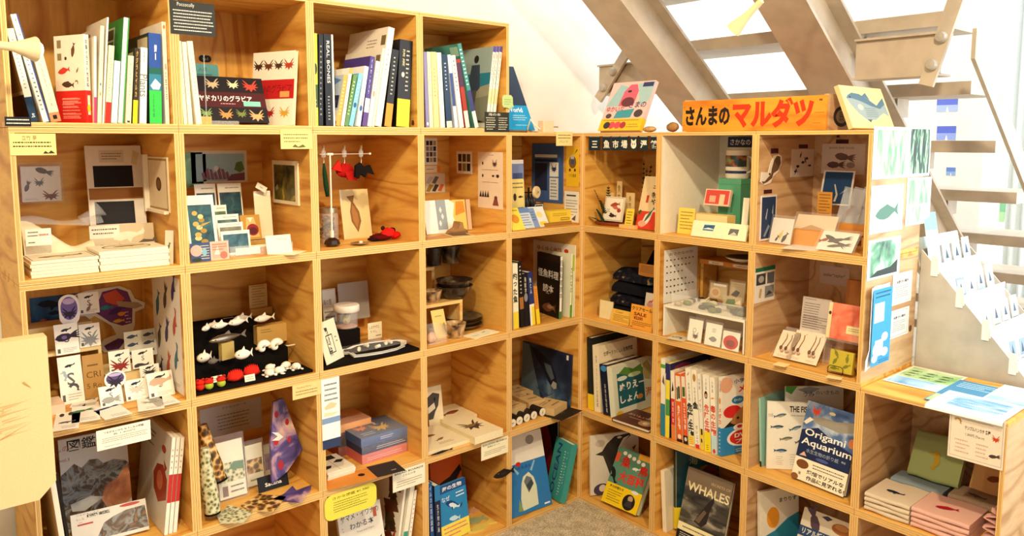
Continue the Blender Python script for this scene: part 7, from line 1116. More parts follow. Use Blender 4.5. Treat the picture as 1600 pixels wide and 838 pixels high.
rows = [
 ('teal and green picture guide at the left end of the bright row', (1024, 1032, 686, 1024, 558), 'e8e6d4', [('r', '2f7f9a', 0, 0, 1, .42), ('r', '4fa04a', .0, .88, 1, .93), ('p', '6a4a3a', [(.3, .7), (.6, .8), (.9, .66)])], [('r', 'e8e4d4', 0, 0, 1, 1), ('r', '2a3f8a', 0, .82, 1, .95)], .26),
 ('yellow, green and navy guide second in the bright row', (1033, 1040, 689, 1034, 566), 'f0dc4a', [('r', 'f2e03a', 0, 0, 1, .3), ('r', '4f9a4a', 0, .3, 1, .52), ('r', 'f2e03a', 0, .52, 1, .7), ('r', '2a2a6a', 0, .78, 1, 1)], [('r', '22285a', 0, 0, 1, 1), ('e', '8a2a4a', .3, .92, .2, .05)], .25),
 ('white guide with small creature pictures and an orange foot', (1041, 1048, 691.5, 1038, 577), 'f2ead6', [('r', 'e8863a', 0, 0, 1, .22), ('r', 'd8342a', 0, .22, 1, .6), ('v', 'f6f0e0', '飼育の本', .5, .56, .075, {'sx': .4}), ('p', '3a2a24', [(.2, .7), (.5, .85), (.8, .72)])], [('r', 'e8dcc8', 0, 0, 1, 1), ('e', '4a3a30', .7, .93, .05, .02)], .23),
 ('orange and red danger creatures guide with a gecko strip', (1049.5, 1059.5, 696, 1044, 581), 'e8641f', [('r', 'f0e4cc', .1, .6, .9, .97), ('r', '3a5a2a', .2, .62, .45, .8), ('r', '23301c', .5, .64, .8, .82), ('v', 'f8f0dc', '危険生物', .5, .54, .085, {'sx': .5, 'bold': .03}), ('e', 'f2e8d0', .5, .08, .3, .035), ('r', '3a1410', 0, .0, 1, .04)], [('r', 'e8dcc8', 0, 0, 1, 1)], .23),
 ('orange guide with a black foot and tree frog strip', (1060, 1068, 699, 1053, 582), 'e85a2a', [('r', 'f0e4cc', .1, .66, .9, .97), ('r', '3f6a2a', .2, .68, .8, .82), ('v', 'f8f0dc', 'カエル飼育', .5, .6, .075, {'sx': .5, 'bold': .02}), ('r', '1f1a18', 0, 0, 1, .12), ('e', 'e8dcc8', .5, .07, .3, .03)], [('r', 'e8dcc8', 0, 0, 1, 1), ('e', '3a302a', .7, .93, .04, .02)], .23),
 ('thick white guide with large black danger lettering', (1070, 1080, 705, 1061, 573), 'f4eede', [('v', '3a3a40', '学研の図鑑', .5, .82, .045, {'sx': .6}), ('v', '17151a', '危険生物', .5, .56, .11, {'sx': .75, 'bold': .04}), ('r', 'f0dc5a', 0, .02, 1, .14), ('l', 'd8402a', .15, .02, .85, .12, 4, 4), ('s', 'c89a5a', 'fish', .5, .93, .7, 60)], [('r', 'efe6d6', 0, 0, 1, 1), ('s', '4a5a7a', 'fish', .6, .9, .2)], .24),
 ('thick white fish guide with a single black character', (1081, 1090.5, 709, 1072, 576), 'f6f0de', [('e', 'b8843a', .5, .9, .3, .05), ('v', '3a3a40', '学研の図鑑', .5, .78, .04, {'sx': .6}), ('v', '17151a', '魚', .5, .59, .09, {'sx': .9, 'bold': .04}), ('v', '17151a', 'せいぶつ', .5, .3, .06, {'sx': .6}), ('r', 'd8342a', .1, .0, .9, .05)], [('r', 'efe6d6', 0, 0, 1, 1), ('l', '3a3a3a', .3, .9, .7, .93, 1)], .24),
 ('white guide with a yellow and black checked foot', (1091.5, 1097.5, 712, 1083, 583), 'f4eede', [('v', '3a4a8a', '小学館', .5, .95, .05, {'sx': .6}), ('v', '17151a', 'イモリ', .5, .68, .06, {'sx': .6}), ('r', 'f2d03a', 0, 0, 1, .28), ('r', '1f1a18', .3, .2, .8, .28), ('r', '1f1a18', .2, .1, .6, .15)], [('r', 'efe6d6', 0, 0, 1, 1)], .24),
 ('white guide with red danger lettering and a yellow band', (1098.5, 1110, 719, 1093, 584), 'f4eede', [('v', '3a4a8a', '小学館', .5, .96, .05, {'sx': .5}), ('e', '2a2020', .45, .74, .25, .05), ('e', 'c8a088', .45, .73, .18, .025), ('v', 'd8402a', '危険生物', .5, .62, .095, {'sx': .8, 'bold': .03}), ('r', 'f4e022', 0, 0, 1, .26), ('l', '3a3a1a', .3, .02, .7, .1, 3, 5)], [('r', 'efe6d6', 0, 0, 1, 1)], .24),
 ('white guide with a killifish and a large red title', (1111, 1120, 727, 1105, 589), 'f4eede', [('v', '3a4a8a', '小学館', .5, .96, .05, {'sx': .5}), ('s', 'd8923a', 'fish', .5, .73, .8, 10), ('v', 'd8402a', '毒の生物', .5, .64, .095, {'sx': .8, 'bold': .03}), ('r', 'bfe0ee', 0, 0, 1, .24), ('e', 'd8402a', .5, .04, .3, .03)], [('r', 'efe6d6', 0, 0, 1, 1)], .24)]
for lb, px, cv, spn, sd, w in rows: sp(q, lb, px, cv, spine=spn, side=sd, w=w, group=G, d=.018)
med = [('r', 'f2ecdc', 0, 0, 1, 1), ('t', '2f3f8a', '小学館の図鑑', .62, .93, .06, {'wf': .7, 'bold': .02}), ('t', 'd8302a', 'メダカ・', .68, .83, .1, {'wf': .62, 'bold': .04}), ('t', 'd8302a', '金魚', .76, .71, .1, {'wf': .4, 'bold': .04}), ('e', '2f7fb0', .36, .69, .14, .05), ('t', 'f2f2e8', 'DVD', .36, .69, .04, {'wf': .16}), ('e', 'e8b090', .1, .9, .14, .1), ('e', 'd8302a', .24, .55, .2, .08), ('p', '2a2420', [(.05, .36), (.3, .48), (.6, .66), (1, .7), (1, .36)]), ('s', 'b07a4a', 'fish', .62, .52, .9, 20), ('e', '1a1410', .36, .46, .03, .015)]
A_ = q.al(q.P(1127, 728, .02)); X = upright(q.at(A_, .018, 0), q.at(A_+.055, .21, 0), (1121, 592), 2, .016); book('white killifish guide with a blue DVD band at the end of the bright row', X + (.016,), 'f2ecdc', front=med, spine=[('v', '3a4a8a', '小学館', .5, .97, .05, {'sx': .5}), ('v', 'd8402a', 'メダカ・金魚', .5, .62, .07, {'sx': .7, 'bold': .03}), ('e', 'd8923a', .4, .7, .3, .04)], band=('2f8ac8', .36, [('e', 'f2f0ea', .46, .58, .34, .32), ('e', 'd8302a', .46, .58, .28, .26), ('t', 'f6f2ea', 'DVD', .46, .66, .2, {'wf': .34, 'bold': .04}), ('t', 'f6f2ea', 'プレ', .46, .46, .16, {'wf': .3, 'bold': .03}), ('e', 'f2f0ea', .4, .95, .14, .12), ('e', 'd8302a', .4, .97, .06, .06), ('e', '1f2a3a', .92, .6, .08, .14), ('t', 'f2d03a', '6', .92, .6, .2), ('l', 'f2f2ea', .3, .06, .9, .2, 2)], [('l', 'e8f0f4', .3, .1, .7, .9, 6, 5)]), group=G); LIM[(id(q), 0)] = (0, A_-.017)
q = BX['R15']
sp(q, 'thin white book leaning at the left of the WHALES cube', (1030, 1036, 838, 1026, 733), 'f2e6cc', w=.2, d=.03)
dg = [('r', TX('dark_sea_cover', [(.35, '0c1c22'), (.6, '14404a'), (.75, '2a5a5a')], 12), 0, 0, 1, 1), ('e', '7a5a30', .72, .38, .4, .42), ('e', '1a1416', .76, .36, .37, .4), ('e', '5a1f1a', .8, .7, .16, .1), ('t', '8a8a60', '海', .42, .86, .12), ('r', '9a8a5a', .02, .1, .04, .98)]
book('large dark sea book with a yellow band standing behind WHALES', upright(q.at(.05, .06, 0), q.at(.15, .2, 0), (1031, 709), 4, .014) + (.014,), '12262a', dg, band=('f2d428', .27, [('l', '6a5a20', .4, .3, .95, .85, 4), ('e', '3a3a2a', .9, .2, .12, .2)]), pages='efe4c8')
whl = [('r', TX('whale_sea_cover', [(.3, '23242a'), (.5, '4a4640'), (.62, '8a8478'), (.75, 'c0b8a8')], 10, stretch=(1, 1, 3)), 0, 0, 1, 1), ('r', '8a7a68', 0, .74, 1, 1), ('t', 'e8c88a', 'SECRETS OF', .76, .88, .05, {'wf': .42}), ('t', 'f2e4b8', 'WHALES', .52, .75, .17, {'wf': .92, 'bold': .02}), ('p', '2a2426', [(.32, .3), (.42, .44), (.56, .62), (.66, .72), (.68, .66), (.62, .5), (.6, .34), (.5, .26)]), ('p', '6a5a48', [(.34, .32), (.5, .5), (.56, .48), (.44, .3)]), ('r', 'f2e8b8', 0, .12, 1, .23), ('l', '4a4438', .08, .15, .95, .2, 1, .8), ('r', '17141a', 0, 0, 1, .12), ('l', 'e8e4d8', .06, .02, .7, .1, 3, .8)]
book('grey WHALES photo book with cream title letters leaning back', stand(q, (1056, 838), (1126, 866), (1090, 734), 15, (.03, .03), 0, .02), '4a4640', whl)
# ============================================================ third column
q = BX['R22']; wl = M('4a1420')
def tape(lb, X): card('tape_strip', lb, 'tape', X, '4a1522', (), 'dark red tape strips')
X = onside(q, (1187, 289), (1221, 241), .0012); round_card('squid_cutout', 'brown squid cut-out taped on the side of the squid cube', 'cut-out', X, 'efe4d4', [('p', '6a4a34', [(.06, .12), (.2, .1), (.4, .26), (.5, .32), (.52, .5), (.62, .8), (.76, .95), (.92, .92), (.96, .7), (.84, .46), (.62, .36), (.56, .2), (.34, .08), (.14, .02)]), ('e', '3a2a20', .44, .34, .05, .04)], pts=[(0, .1), (.06, .42), (.36, .4), (.46, .7), (.62, .95), (.86, 1), (1, .94), (1, .66), (.84, .4), (.62, .26), (.5, .04), (.2, -.02)])
tape('dark tape strip above the squid cut-out', onside(q, (1204, 240), (1216, 232), .0004))
card('egg_sheet', 'white sheet of eight dark squid eggs on the cube side', 'print', onside(q, (1235, 277), (1272, 233)), 'efe0d0', [('s', ['4a3a4a', '3a3040', '5a4a50'][i % 3], 'fish', .2+.2*((i*5) % 4), .2+.22*((i*3) % 4)*.9, .16, 60*i) for i in range(5)] + [('e', '44343f', .5, .52, .07, .05), ('e', '3a2f3a', .28, .38, .07, .05), ('e', '55464a', .66, .66, .07, .05)])
tape('dark tape strip above the egg sheet', onside(q, (1248, 232), (1262, 226), .0004))
card('squid_chart', 'pinkish BIGFIN REEF SQUID sheet on the back of the squid cube', 'print', onback(q, (1283, 271), (1353, 225)), 'e8d4c6', [('t', '5a4a4a', 'BIGFIN REEF SQUID', .46, .86, .09, {'wf': .58}), ('s', '7a5f58', 'squid', .55, .56, .5, -8), ('s', '6a5048', 'squid', .35, .3, .45, 0), ('e', 'a89088', .68, .3, .1, .1)])
tape('dark tape strip above the BIGFIN sheet', onback(q, (1306, 224.5), (1326, 218), .0004))
tape('tiny dark tape strip at the top of the cube back', onback(q, (1307, 215), (1312, 209), .0004))
sq = [('r', '1a3f6a', .06, .04, .94, .96), ('p', 'c8c8bc', [(.45, .1), (.5, .3), (.4, .6), (.44, .6), (.56, .3), (.52, .1)]), ('p', '8aa0b0', [(.6, .3), (.8, .5), (.86, .46)])]
card('squid_photo', 'blue squid photograph card leaning at the back of the squid cube', 'photo card', stand(q, (1279, 320), (1328, 322), (1287, 266), 14, .25, None), 'e8dcd0', sq)
card('squid_photo', 'tall blue squid photograph card standing by the cube side', 'photo card', onside(q, (1186, 377), (1213, 304), .002), 'e8e0d8', [('r', '22385f', .06, .04, .94, .96), ('p', 'b8b8c0', [(.3, .5), (.4, .7), (.44, .7), (.36, .45)]), ('p', '9aa8b8', [(.7, .6), (.78, .8), (.8, .55)]), ('p', '8090a8', [(.2, .1), (.5, .35), (.6, .3), (.3, .08)])])
tape('dark tape strip above the tall blue photograph', onside(q, (1193, 303), (1206, 296), .0004))
r = thing('wooden_holder', 'slatted wooden holder of clear bagged squid cards at the right', 'holder', axes(q.at(q.W-.245, .165, .0006), q.R, q.I, Z)); hw = wood('holder_wood', 'dd9a4a', 'c07a30', '6a3a14', 'y'); b = MB(); b.box(0, .17, 0, .1, .04, .052, hw); b.box(0, .17, 0, .008, .0525, .075, hw); b.box(.0, .012, 0.01, .1, 0, .0395, hw); b.box(.158, .17, .01, .1, 0, .0395, hw); b.build('rack', r); b = MB(); b.box(.006, .055, .012, .015, .0755, .17, M('c0822f')); prints(b, (.006, .012, .0755), (1, 0, 0), (0, 0, 1), (0, -1, 0), .05, .095, [('l', '6a4418', .1, .1, .9, .95, 8)]); b.build('kraft_sheet', r)
for i in range(4):
    b = MB(); Xr = Matrix.Translation((.06+.026*i, .02+.012*i, .053)) @ Matrix.Rotation(.18, 4, 'Y') @ Matrix.Rotation(-.1, 4, 'X'); b.box(0, .07, 0, .003, 0, .14, CLEAR('grey_bag_film', (.75, .7, .66), .4), Xr); prints(b, Xr @ V((.01, .001, .02)), Xr.to_3x3() @ V((1, 0, 0)), Xr.to_3x3() @ V((0, 0, 1)), Xr.to_3x3() @ V((0, -1, 0)), .05, .1, [('s', '8a5a4a', 'squid', .5, .5, .8, 70)]); b.build('bagged_card', r)
block('kraft_box', 'long low kraft box behind the clear bags', 'box', (1234, 378), (1314, 381), .09, .05, .05, 'd89a5c')
wht = ('e8ddd0', [])
clear_pack('squid_pack', 'clear bag with a yellow and black fish sticker at the left front', 'package', stand(q, (1199, 380), (1236, 382), (1195, 334), 14, (.06, .05), 0, .001), .014, ('dcd2c8', [('s', '17151a', 'fish', .7, .25, .5, 60), ('s', 'c8b83a', 'fish', .5, .35, .4, 70), ('s', '17151a', 'squid', .35, .2, .3, 60)]), 'clear bags of squid cards')
clear_pack('squid_pack', 'shiny crumpled clear bag lying behind the kraft box', 'package', stand(q, (1234, 352), (1306, 354), (1236, 330), 30, .12, .03, .001), .03, ('d8c0a0', [('p', 'b08a5a', [(.1, .2), (.4, .5), (.8, .3)])]), 'clear bags of squid cards')
clear_pack('squid_pack', 'clear bag with long squid drawings at the right front', 'package', stand(q, (1270, 390), (1334, 394), (1290, 357), 38, (.03, .02), 0, .001), .016, ('e4dace', [('s', '3a3230', 'squid', .45, .5, .8, -25, .5), ('s', '4a4038', 'squid', .55, .6, .7, 15, .5), ('s', '5a4a40', 'squid', .6, .3, .7, 10, .4), ('s', '8a3a1a', 'squid', .1, .5, .3, 200)]), 'clear bags of squid cards')
clear_pack('squid_pack', 'flat clear bag spread under the squid drawings', 'package', lie(q, (1216, 388), (1278, 393), (1240, 378), 0, .001), .012, wht, 'clear bags of squid cards')
q = BX['R23']
card('photo_sheet', 'white sheet of four grey photographs with a green heading on the cube side', 'poster', onside(q, (1178, 475), (1211, 414)), 'efe8e0', [('r', '1f6a4a', 0, .88, 1, 1), ('r', '3a3c40', .06, .5, .52, .82), ('e', 'b0a8a0', .3, .66, .14, .1), ('r', '6a6e74', .6, .5, .96, .82), ('r', '8a8c90', .5, .1, .96, .44), ('p', 'c8a86a', [(.2, .15), (.25, .4), (.35, .38), (.3, .12)]), ('p', '4a3a34', [(.55, .16), (.7, .3), (.9, .2)])])
card('name_plate', 'pale name card reading atelier on the back of the earring cube', 'sign', onback(q, (1280, 442), (1328, 420)), 'd9bfb0', [('t', '4a3a38', 'atelier*zephyr*', .5, .5, .26, {'wf': .72})])
card('profile_sheet', 'white printed sheet standing behind the earring cards', 'paper', stand(q, (1249, 520), (1294, 526), (1252, 462), 8, .22, None, .001), 'efe4da', [('l', '6a5a54', .06, .92, .5, .96, 1), ('l', '8a7a74', .06, .12, .62, .86, 11), ('l', '8a7a74', .06, .12, .92, .5, 6)])
X = stand(q, (1318, 520), (1340, 524), (1318, 436), 2, .26, None, .02); card('wood_block', 'upright orange wooden board at the back right of the earring cube', 'board', X, wood('orange_board', 'd8934a', 'c07834', '6a3a18', 'z'))
card('slate_board', 'dark slate leaning at the far right of the earring cube', 'board', stand(q, (1338, 520), (1347, 522), (1347, 436), 12, .22, None, .006), '2a2c38')
X = stand(q, (1295, 534), (1346, 540), (1303, 474), 10, .1, None, .03); Xm, w, h, t = X; r = thing('coral_box', 'coral pink fabric box with a small cream label on an acrylic stand', 'box', Xm); b = MB(); b.box(0, w, 0, t, 0, h, TX('coral_pink_fabric', [(.35, 'd8604a'), (.55, 'e88a6a'), (.7, 'f0a488')], 20, fin='paper')); b.build('box_body', r); b = MB(); b.box(w*.5, w*.98, -.0012, -.0002, h*.2, h*.42, M('f0dfa8')); prints(b, (w*.5, -.0012, h*.2), (1, 0, 0), (0, 0, 1), (0, -1, 0), w*.48, h*.22, [('l', '8a6a4a', .1, .3, .9, .8, 2)]); b.build('label', r); b = MB(); b.box(-.012, -.0005, .0, t, 0, h, M('f2d8a8')); prints(b, (-.012, 0, 0), (1, 0, 0), (0, 0, 1), (0, -1, 0), .0115, h, [('e', '4a3424', .5, .7, .4, .05)]); b.build('box_side', r)
b = MB(); b.box(-.01, w, -.004, t+.01, -.006, -.0006, ac); zl = (Xm.inverted() @ V((Xm.translation.x, Xm.translation.y, q.z0))).z; b.box(-.01, -.006, -.004, t+.01, zl*.98, -.0065, ac); b.box(w-.004, w, -.004, t+.01, zl*.98, -.0065, ac); b.build('acrylic_stand', r)
for A, B, T_, lb in (((1207, 559), (1235, 564), (1237, 518), 'earring card at the left of the sloped acrylic stand'), ((1227, 563), (1252, 568), (1259, 518), 'earring card in the middle of the sloped acrylic stand'), ((1252, 567), (1275, 573), (1284, 522), 'earring card at the right of the sloped acrylic stand')):
    X = stand(q, A, B, T_, 38, .05, .006, .0015); r = thing('earring_card', lb, 'jewellery', X[0], 'earring cards'); b = slab((Matrix.Identity(4),) + X[1:], 'f0d8be', [('l', '9a8474', .2, .04, .8, .12, 2), ('e', '4a3a30', .3, .9, .03, .01), ('e', '4a3a30', .7, .9, .03, .01)]); b.build('card', r); b = MB(); w, h = X[1], X[2]
    for s in (.35, .62): b.tube([(w*s, -.002, h*.86), (w*(s+.06), -.004, h*.7), (w*s, -.004, h*.55), (w*(s-.05), -.004, h*.4)], .0011, M('8a6a4a', 'metal'), 6); b.blob((w*(s-.05), -.006, h*.34), .005, .004, .007, M('6a4a3a', 'glaze'), n=8, k=5); b.blob((w*(s+.06), -.006, h*.24), .006, .004, .005, M('c8a890', 'glaze'), n=8, k=5)
    b.build('earrings', r, smooth=True)
r = thing('earring_stand', 'clear sloped acrylic stand under the earring cards', 'stand', axes(q.at(.03, .06, .0006), q.R, q.I, Z)); b = MB(); w = .2; b.prism([(0, 0), (.1, 0), (.1, .085)], 0, .002, ac, Matrix(((0, 0, 1, 0), (1, 0, 0, .0), (0, 1, 0, 0), (0, 0, 0, 1)))); b.prism([(0, 0), (.1, 0), (.1, .085)], w, w+.002, ac, Matrix(((0, 0, 1, 0), (1, 0, 0, .0), (0, 1, 0, 0), (0, 0, 0, 1)))); b.box(.002, w, .098, .1, 0, .085, ac); b.build('acrylic_body', r)
X = stand(q, (1294, 585), (1330, 590), (1298, 547), 10, .02, .006, .014); Xm, w, h, t = X; r = thing('patterned_box', 'yellow green leaf-patterned box on a black wire easel', 'box', Xm); b = MB(); b.box(0, w, 0, t, 0, h, M('c2ae38')); prints(b, (0, 0, 0), (1, 0, 0), (0, 0, 1), (0, -1, 0), w, h, [('s', '7a7a24', 'fish', .25+.5*(i % 2), .15+.18*i, .4, 30*i) for i in range(5)]); b.build('box_body', r); b = MB(); bl_ = M('1a1716', 'metal'); b.tube([(w*.05, -.012, -.004), (w*.05, -.012, .012), (w*.15, -.014, .018), (w*.6, -.014, .018), (w*.7, -.012, .012), (w*.7, -.012, -.004)], .0012, bl_, 6); b.tube([(w*.05, -.012, -.0045), (w*.7, -.012, -.0045)], .0012, bl_, 6); b.build('easel', r); b = MB(); b.tube([(w*.9, t+.002, h*.5), (w*.98, t+.03, -.004)], .0012, bl_, 6); b.build('easel_leg', r)
card('price_slip', 'cream price slip lying before the earring stand', 'tag', lie(q, (1207, 570), (1227, 574), (1213, 565), 0, .0005), 'f2dca0'); card('price_slip', 'cream price slip lying before the patterned box', 'tag', lie(q, (1290, 590), (1314, 594), (1296, 586), 0, .0005), 'f2dca0')
q = BX['R24']; LIM[(id(q), 0)] = (0, .022)
sp(q, 'thin teal book at the left of the fish cube', (1181, 1186.5, 746, 1169, 619), '9ccfc0', spine=[('r', '2a2a26', 0, 0, 1, .08)], w=.2, d=.05)
book('white sea life book with a green corner standing at the back', upright(q.at(.06, .13, 0), q.at(.185, .285, 0), (1173, 605), 4, .008) + (.008,), 'ece6da', [('p', '4fa04a', [(0, .94), (0, 1), (.2, 1), (.1, .9)]), ('p', '9aa0a4', [(.2, .96), (.4, 1), (.6, .97), (.4, .9)]), ('t', '22305a', 'うみ', .4, .9, .08), ('t', '22305a', 'のいきもの', .72, .92, .06, {'wf': .4})])
fs = [('r', 'efe9dc', 0, 0, 1, 1), ('t', '26221f', 'THE FISH', .72, .9, .12, {'wf': .46, 'bold': .03}), ('l', 'b0a898', .5, .78, .9, .83, 1), ('t', '6a6258', 'さかなの図', .07, .8, .06, {'wf': .1}), ('l', 'c8b8a8', .2, .06, .4, .2, 5), ('l', 'c8b8a8', .5, .06, .75, .24, 5)]
for u, v, a, c1, c2 in ((.28, .8, 14, '5a6a70', 'a8b0a8'), (.22, .63, 4, '2f4a66', '9aa0a0'), (.62, .62, 22, '4a5f78', 'a0b0b8'), (.42, .46, 10, '6a6a58', 'b0ac98'), (.75, .44, 24, '5a5550', '9a948c'), (.3, .28, 2, '2a4a78', '8fa4b8'), (.95, .6, 4, '3a4a5a', '8a949c'), (.92, .3, 20, '4a4a48', '9a9a94')): fs += [('s', c1, 'fish', u, v, .3, 180+a, .75), ('s', c2, 'fish', u, v-.012, .2, 180+a, .45)]
yb = q.P(1197, 745, .05).y; X = upright(V((.05, yb, q.z0)), V((.15, yb-.108, q.z0)), (1181, 627), 5, .012); book('white THE FISH book with rows of silver fish', X + (.012,), 'efe9dc', fs, fin='paper')
om = [('r', '1b2a52', 0, 0, 1, 1), ('p', TX('aquarium_blue_print', [(.3, '2a4478'), (.5, '5a78a8'), (.7, 'c8d4e0')], 14), [(0, .62), (.3, .7), (.6, .6), (1, .52), (1, 1), (0, 1)]), ('s', 'd84a2a', 'crab', .2, .9, .2), ('e', 'd8c89a', .5, .92, .06, .02), ('p', '9a9488', [(.1, .78), (.3, .84), (.6, .84), (1, .9), (1, .78), (.7, .72), (.3, .74)]), ('p', 'e8e0d0', [(0, .72), (.1, .8), (.18, .78), (.06, .7)]), ('t', 'f6f0ea', 'Origami', .46, .6, .12, {'wf': .78, 'bold': .015}), ('t', 'f6f0ea', 'Aquarium', .52, .48, .12, {'wf': .95, 'bold': .015}), ('t', 'a8b4cc', '水生生物の折り紙', .48, .385, .055, {'wf': .62}), ('t', 'c8d0dc', '神谷', .88, .39, .03), ('e', 'd0805a', .95, .64, .06, .06), ('e', '4a5a9a', .5, .32, .12, .02), ('p', 'e0b0a0', [(.06, .3), (.14, .36), (.2, .31)])]
obi = ('f3ead2', .28, [('t', '2a2018', '繊細でリアルな', .62, .46, .2, {'wf': .7, 'bold': .03}), ('t', '2a2018', '作品に見惚れる!', .64, .2, .2, {'wf': .72, 'bold': .03}), ('l', '4a3a2a', .34, .64, .95, .9, 2), ('e', '7a4a28', .16, .72, .12, .2), ('e', '8a5a34', .06, .1, .07, .14), ('t', '2a2018', '蓮', .14, .3, .14)])
book('navy Origami Aquarium book with a cream band leaning back', stand(q, (1236, 748), (1317, 781), (1268, 627), 18, None, 0, .022), '1b2a52', om, band=obi)
q = BX['R25']
sb = [('r', 'e8e0d0', 0, 0, 1, 1), ('p', '2a86a8', [(0, .42), (.4, .5), (.7, .62), (1, .68), (1, 0), (0, 0)]), ('e', 'e89a2a', .34, .66, .16, .13), ('t', '2a2a24', 'まりりす', .72, .86, .06, {'wf': .44, 'bold': .02}), ('p', 'e8963a', [(.06, 0), (.1, .2), (.36, .22), (.38, 0)]), ('p', '22304a', [(.4, 0), (.6, .14), (.8, .1), (1, .16), (1, 0)]), ('p', '6a7a68', [(.04, .22), (.1, .3), (.34, .3), (.36, .22)])]
X = upright(q.at(.03, .05, 0), q.at(.09, .2, 0), (1172, 772), 4, .012); book('white and blue picture book with an orange sun in the bottom cube', X + (.012,), 'e8e0d0', sb, fin='paper')
rl = [('r', 'efe6d2', 0, 0, 1, 1), ('s', '5a4658', 'squid', .22, .9, .5, 115), ('p', '3a4460', [(.34, .96), (.44, .99), (.54, .97), (.46, .93)]), ('e', 'b06a34', .72, .89, .17, .065), ('e', 'c88a4a', .72, .91, .12, .035), ('p', 'e0c8a0', [(.9, .94), (.98, .96), (.96, .8)]), ('r', '2a4f86', 0, .66, 1, .78), ('t', 'f4f0e4', 'リアル折り紙', .34, .725, .08, {'wf': .56, 'bold': .03}), ('l', '3a3a4a', .2, .6, .6, .64, 1)]
book('white realistic origami book with a beetle and urchin on its cover', stand(q, (1226, 880), (1312, 910), (1244, 787), 26, (.03, .03), 0, .016), 'efe6d2', rl)
# ============================================================ right end of the turned run
q = BX['R34']
def towel(lb, o, ex, ey, ez, w, d, h, col, n=3, motif=None, mc='2a2a2a', ang=0, face='top'):
    """A folded towel: n rounded layers in the local frame (x across, y inwards, z up), motif embroidered on top or front."""
    r = thing('folded_towel', lb, 'towel', axes(o, ex, ey, ez), 'folded embroidered towels'); m = M(col, 'cloth'); t = h/n; b = MB()
    for i in range(n):
        z0 = t*i+.0006; k = t-.0012; P = []
        for j in range(9): a = -math.pi/2+math.pi*j/8; P.append((d-k*.5+k*.5*math.cos(a), z0+k*.5+k*.5*math.sin(a)))
        for j in range(9): a = math.pi/2+math.pi*j/8; P.append((k*.5+k*.5*math.cos(a), z0+k*.5+k*.5*math.sin(a)))
        rows = [[V((x, y+.0015*math.sin(9*x/w+i*2+y*20), z+.0012*math.sin(7*x/w+3*i))) for y, z in P] for x in [w*u/6 for u in range(7)]]; b.grid(rows, m, True, True)
    b.build('cloth', r, smooth=50)
    if motif:
        b = MB()
        if face == 'top': prints(b, (w*.28, d*.22, h+.0012), (1, 0, 0), (0, 1, 0), (0, 0, 1), w*.4, d*.4, [('s', M(mc, 'cloth'), motif, .5, .5, 1, ang)])
        else: prints(b, (w*.3, -.0016, h*.1), (1, 0, 0), (0, 0, 1), (0, -1, 0), w*.4, h*.5, [('s', M(mc, 'cloth'), motif, .5, .5, .9, ang)])
        b.build('embroidery', r)
F = q.at; R_, I_ = q.R, q.I
towel('grey cream towel stack with a navy fish at the left front', F(.012, .008, .0004), R_, I_, Z, .128, .15, .056, 'd8c6ae', 4, 'whale', '23283c')
towel('grey blue towel lying behind the cream towels', F(.02, .162, .0004), R_, I_, Z, .15, .09, .06, '7f8c94', 3)
c_, s_ = math.cos(.5), math.sin(.5); UPL = Z*c_+I_*s_; OUT = Z*s_-I_*c_
towel('green towel with a yellow seahorse standing at the back left', F(.05, .225, .06), R_, UPL, OUT, .145, .145, .024, '99a26a', 1, 'horse', 'b8922a', 0)
towel('pale pink towel stack with a red fish at the front', F(.145, .008, .0004), R_, I_, Z, .15, .15, .06, 'e0b0a2', 4, 'fish', 'b01c22', 20)
towel('grey brown towel with a dark fish behind the pink towels', F(.185, .162, .0004), R_, I_, Z, .13, .1, .066, '9f8670', 3, 'whale', '5a4a40', -10)
towel('orange tan towel with a brown octopus standing at the back right', F(.21, .265, .04), R_, UPL, OUT, .14, .15, .024, 'dca66a', 1, 'squid', '8a4a24', 15)
r = thing('rolled_towel', 'crumpled pink towel with wavy folds at the right front', 'towel', axes(F(.315, .02, .0006), R_, I_, Z)); b = MB(); m = M('e0aca2', 'cloth')
rows = []
for j in range(12):
    v = j/11; rows.append([V((.02+.018*math.sin(u*22+v*2)*(1-.3*v)+.002*u, .02+.14*v, .004+.1*u*(1-.2*v)+.006*math.sin(v*9))) for u in [i/30 for i in range(31)]])
b.grid(rows, m); b.grid([[p+V((.006, 0, 0)) for p in r_] for r_ in rows], m); b.grid([[p, p+V((.006, 0, 0))] for p in rows[0]], m); b.build('cloth', r, smooth=60)
card('towel_sign', 'white bordered sign with shrimp and shell drawings above the towels', 'sign', onfront(q, (1480, 712), (1572, 659), d=-.003), 'f2e2d0', [('o', '8a8078', .03, .05, .97, .95, .006), ('s', 'b8904a', 'shrimp', .16, .8, .16), ('s', 'c8481e', 'crab', .85, .6, .16), ('s', '4a3a38', 'squid', .85, .24, .22, 10), ('t', '3a302a', 'テンプルハンカチ 各種', .52, .68, .09, {'wf': .46, 'bold': .02}), ('t', '3a302a', '1,300円 (Tax in)', .48, .54, .07, {'wf': .34}), ('l', 'd0b0a0', .12, .12, .4, .44, 4), ('l', 'd0b0a0', .5, .12, .75, .44, 4), ('l', 'c8a898', .2, .82, .8, .9, 2)])
q = BX['R35']; book('navy book lying on the base of the bottom right cube', lie(q, (1350, 880), (1440, 905), (1366, 838), 0, .02) if 0 else (axes(q.at(.03, .04, .0206), q.R, -Z, q.I), .2, .15, .02), '2a2f52', [('r', '4a5a8a', .1, .6, .9, .9)])
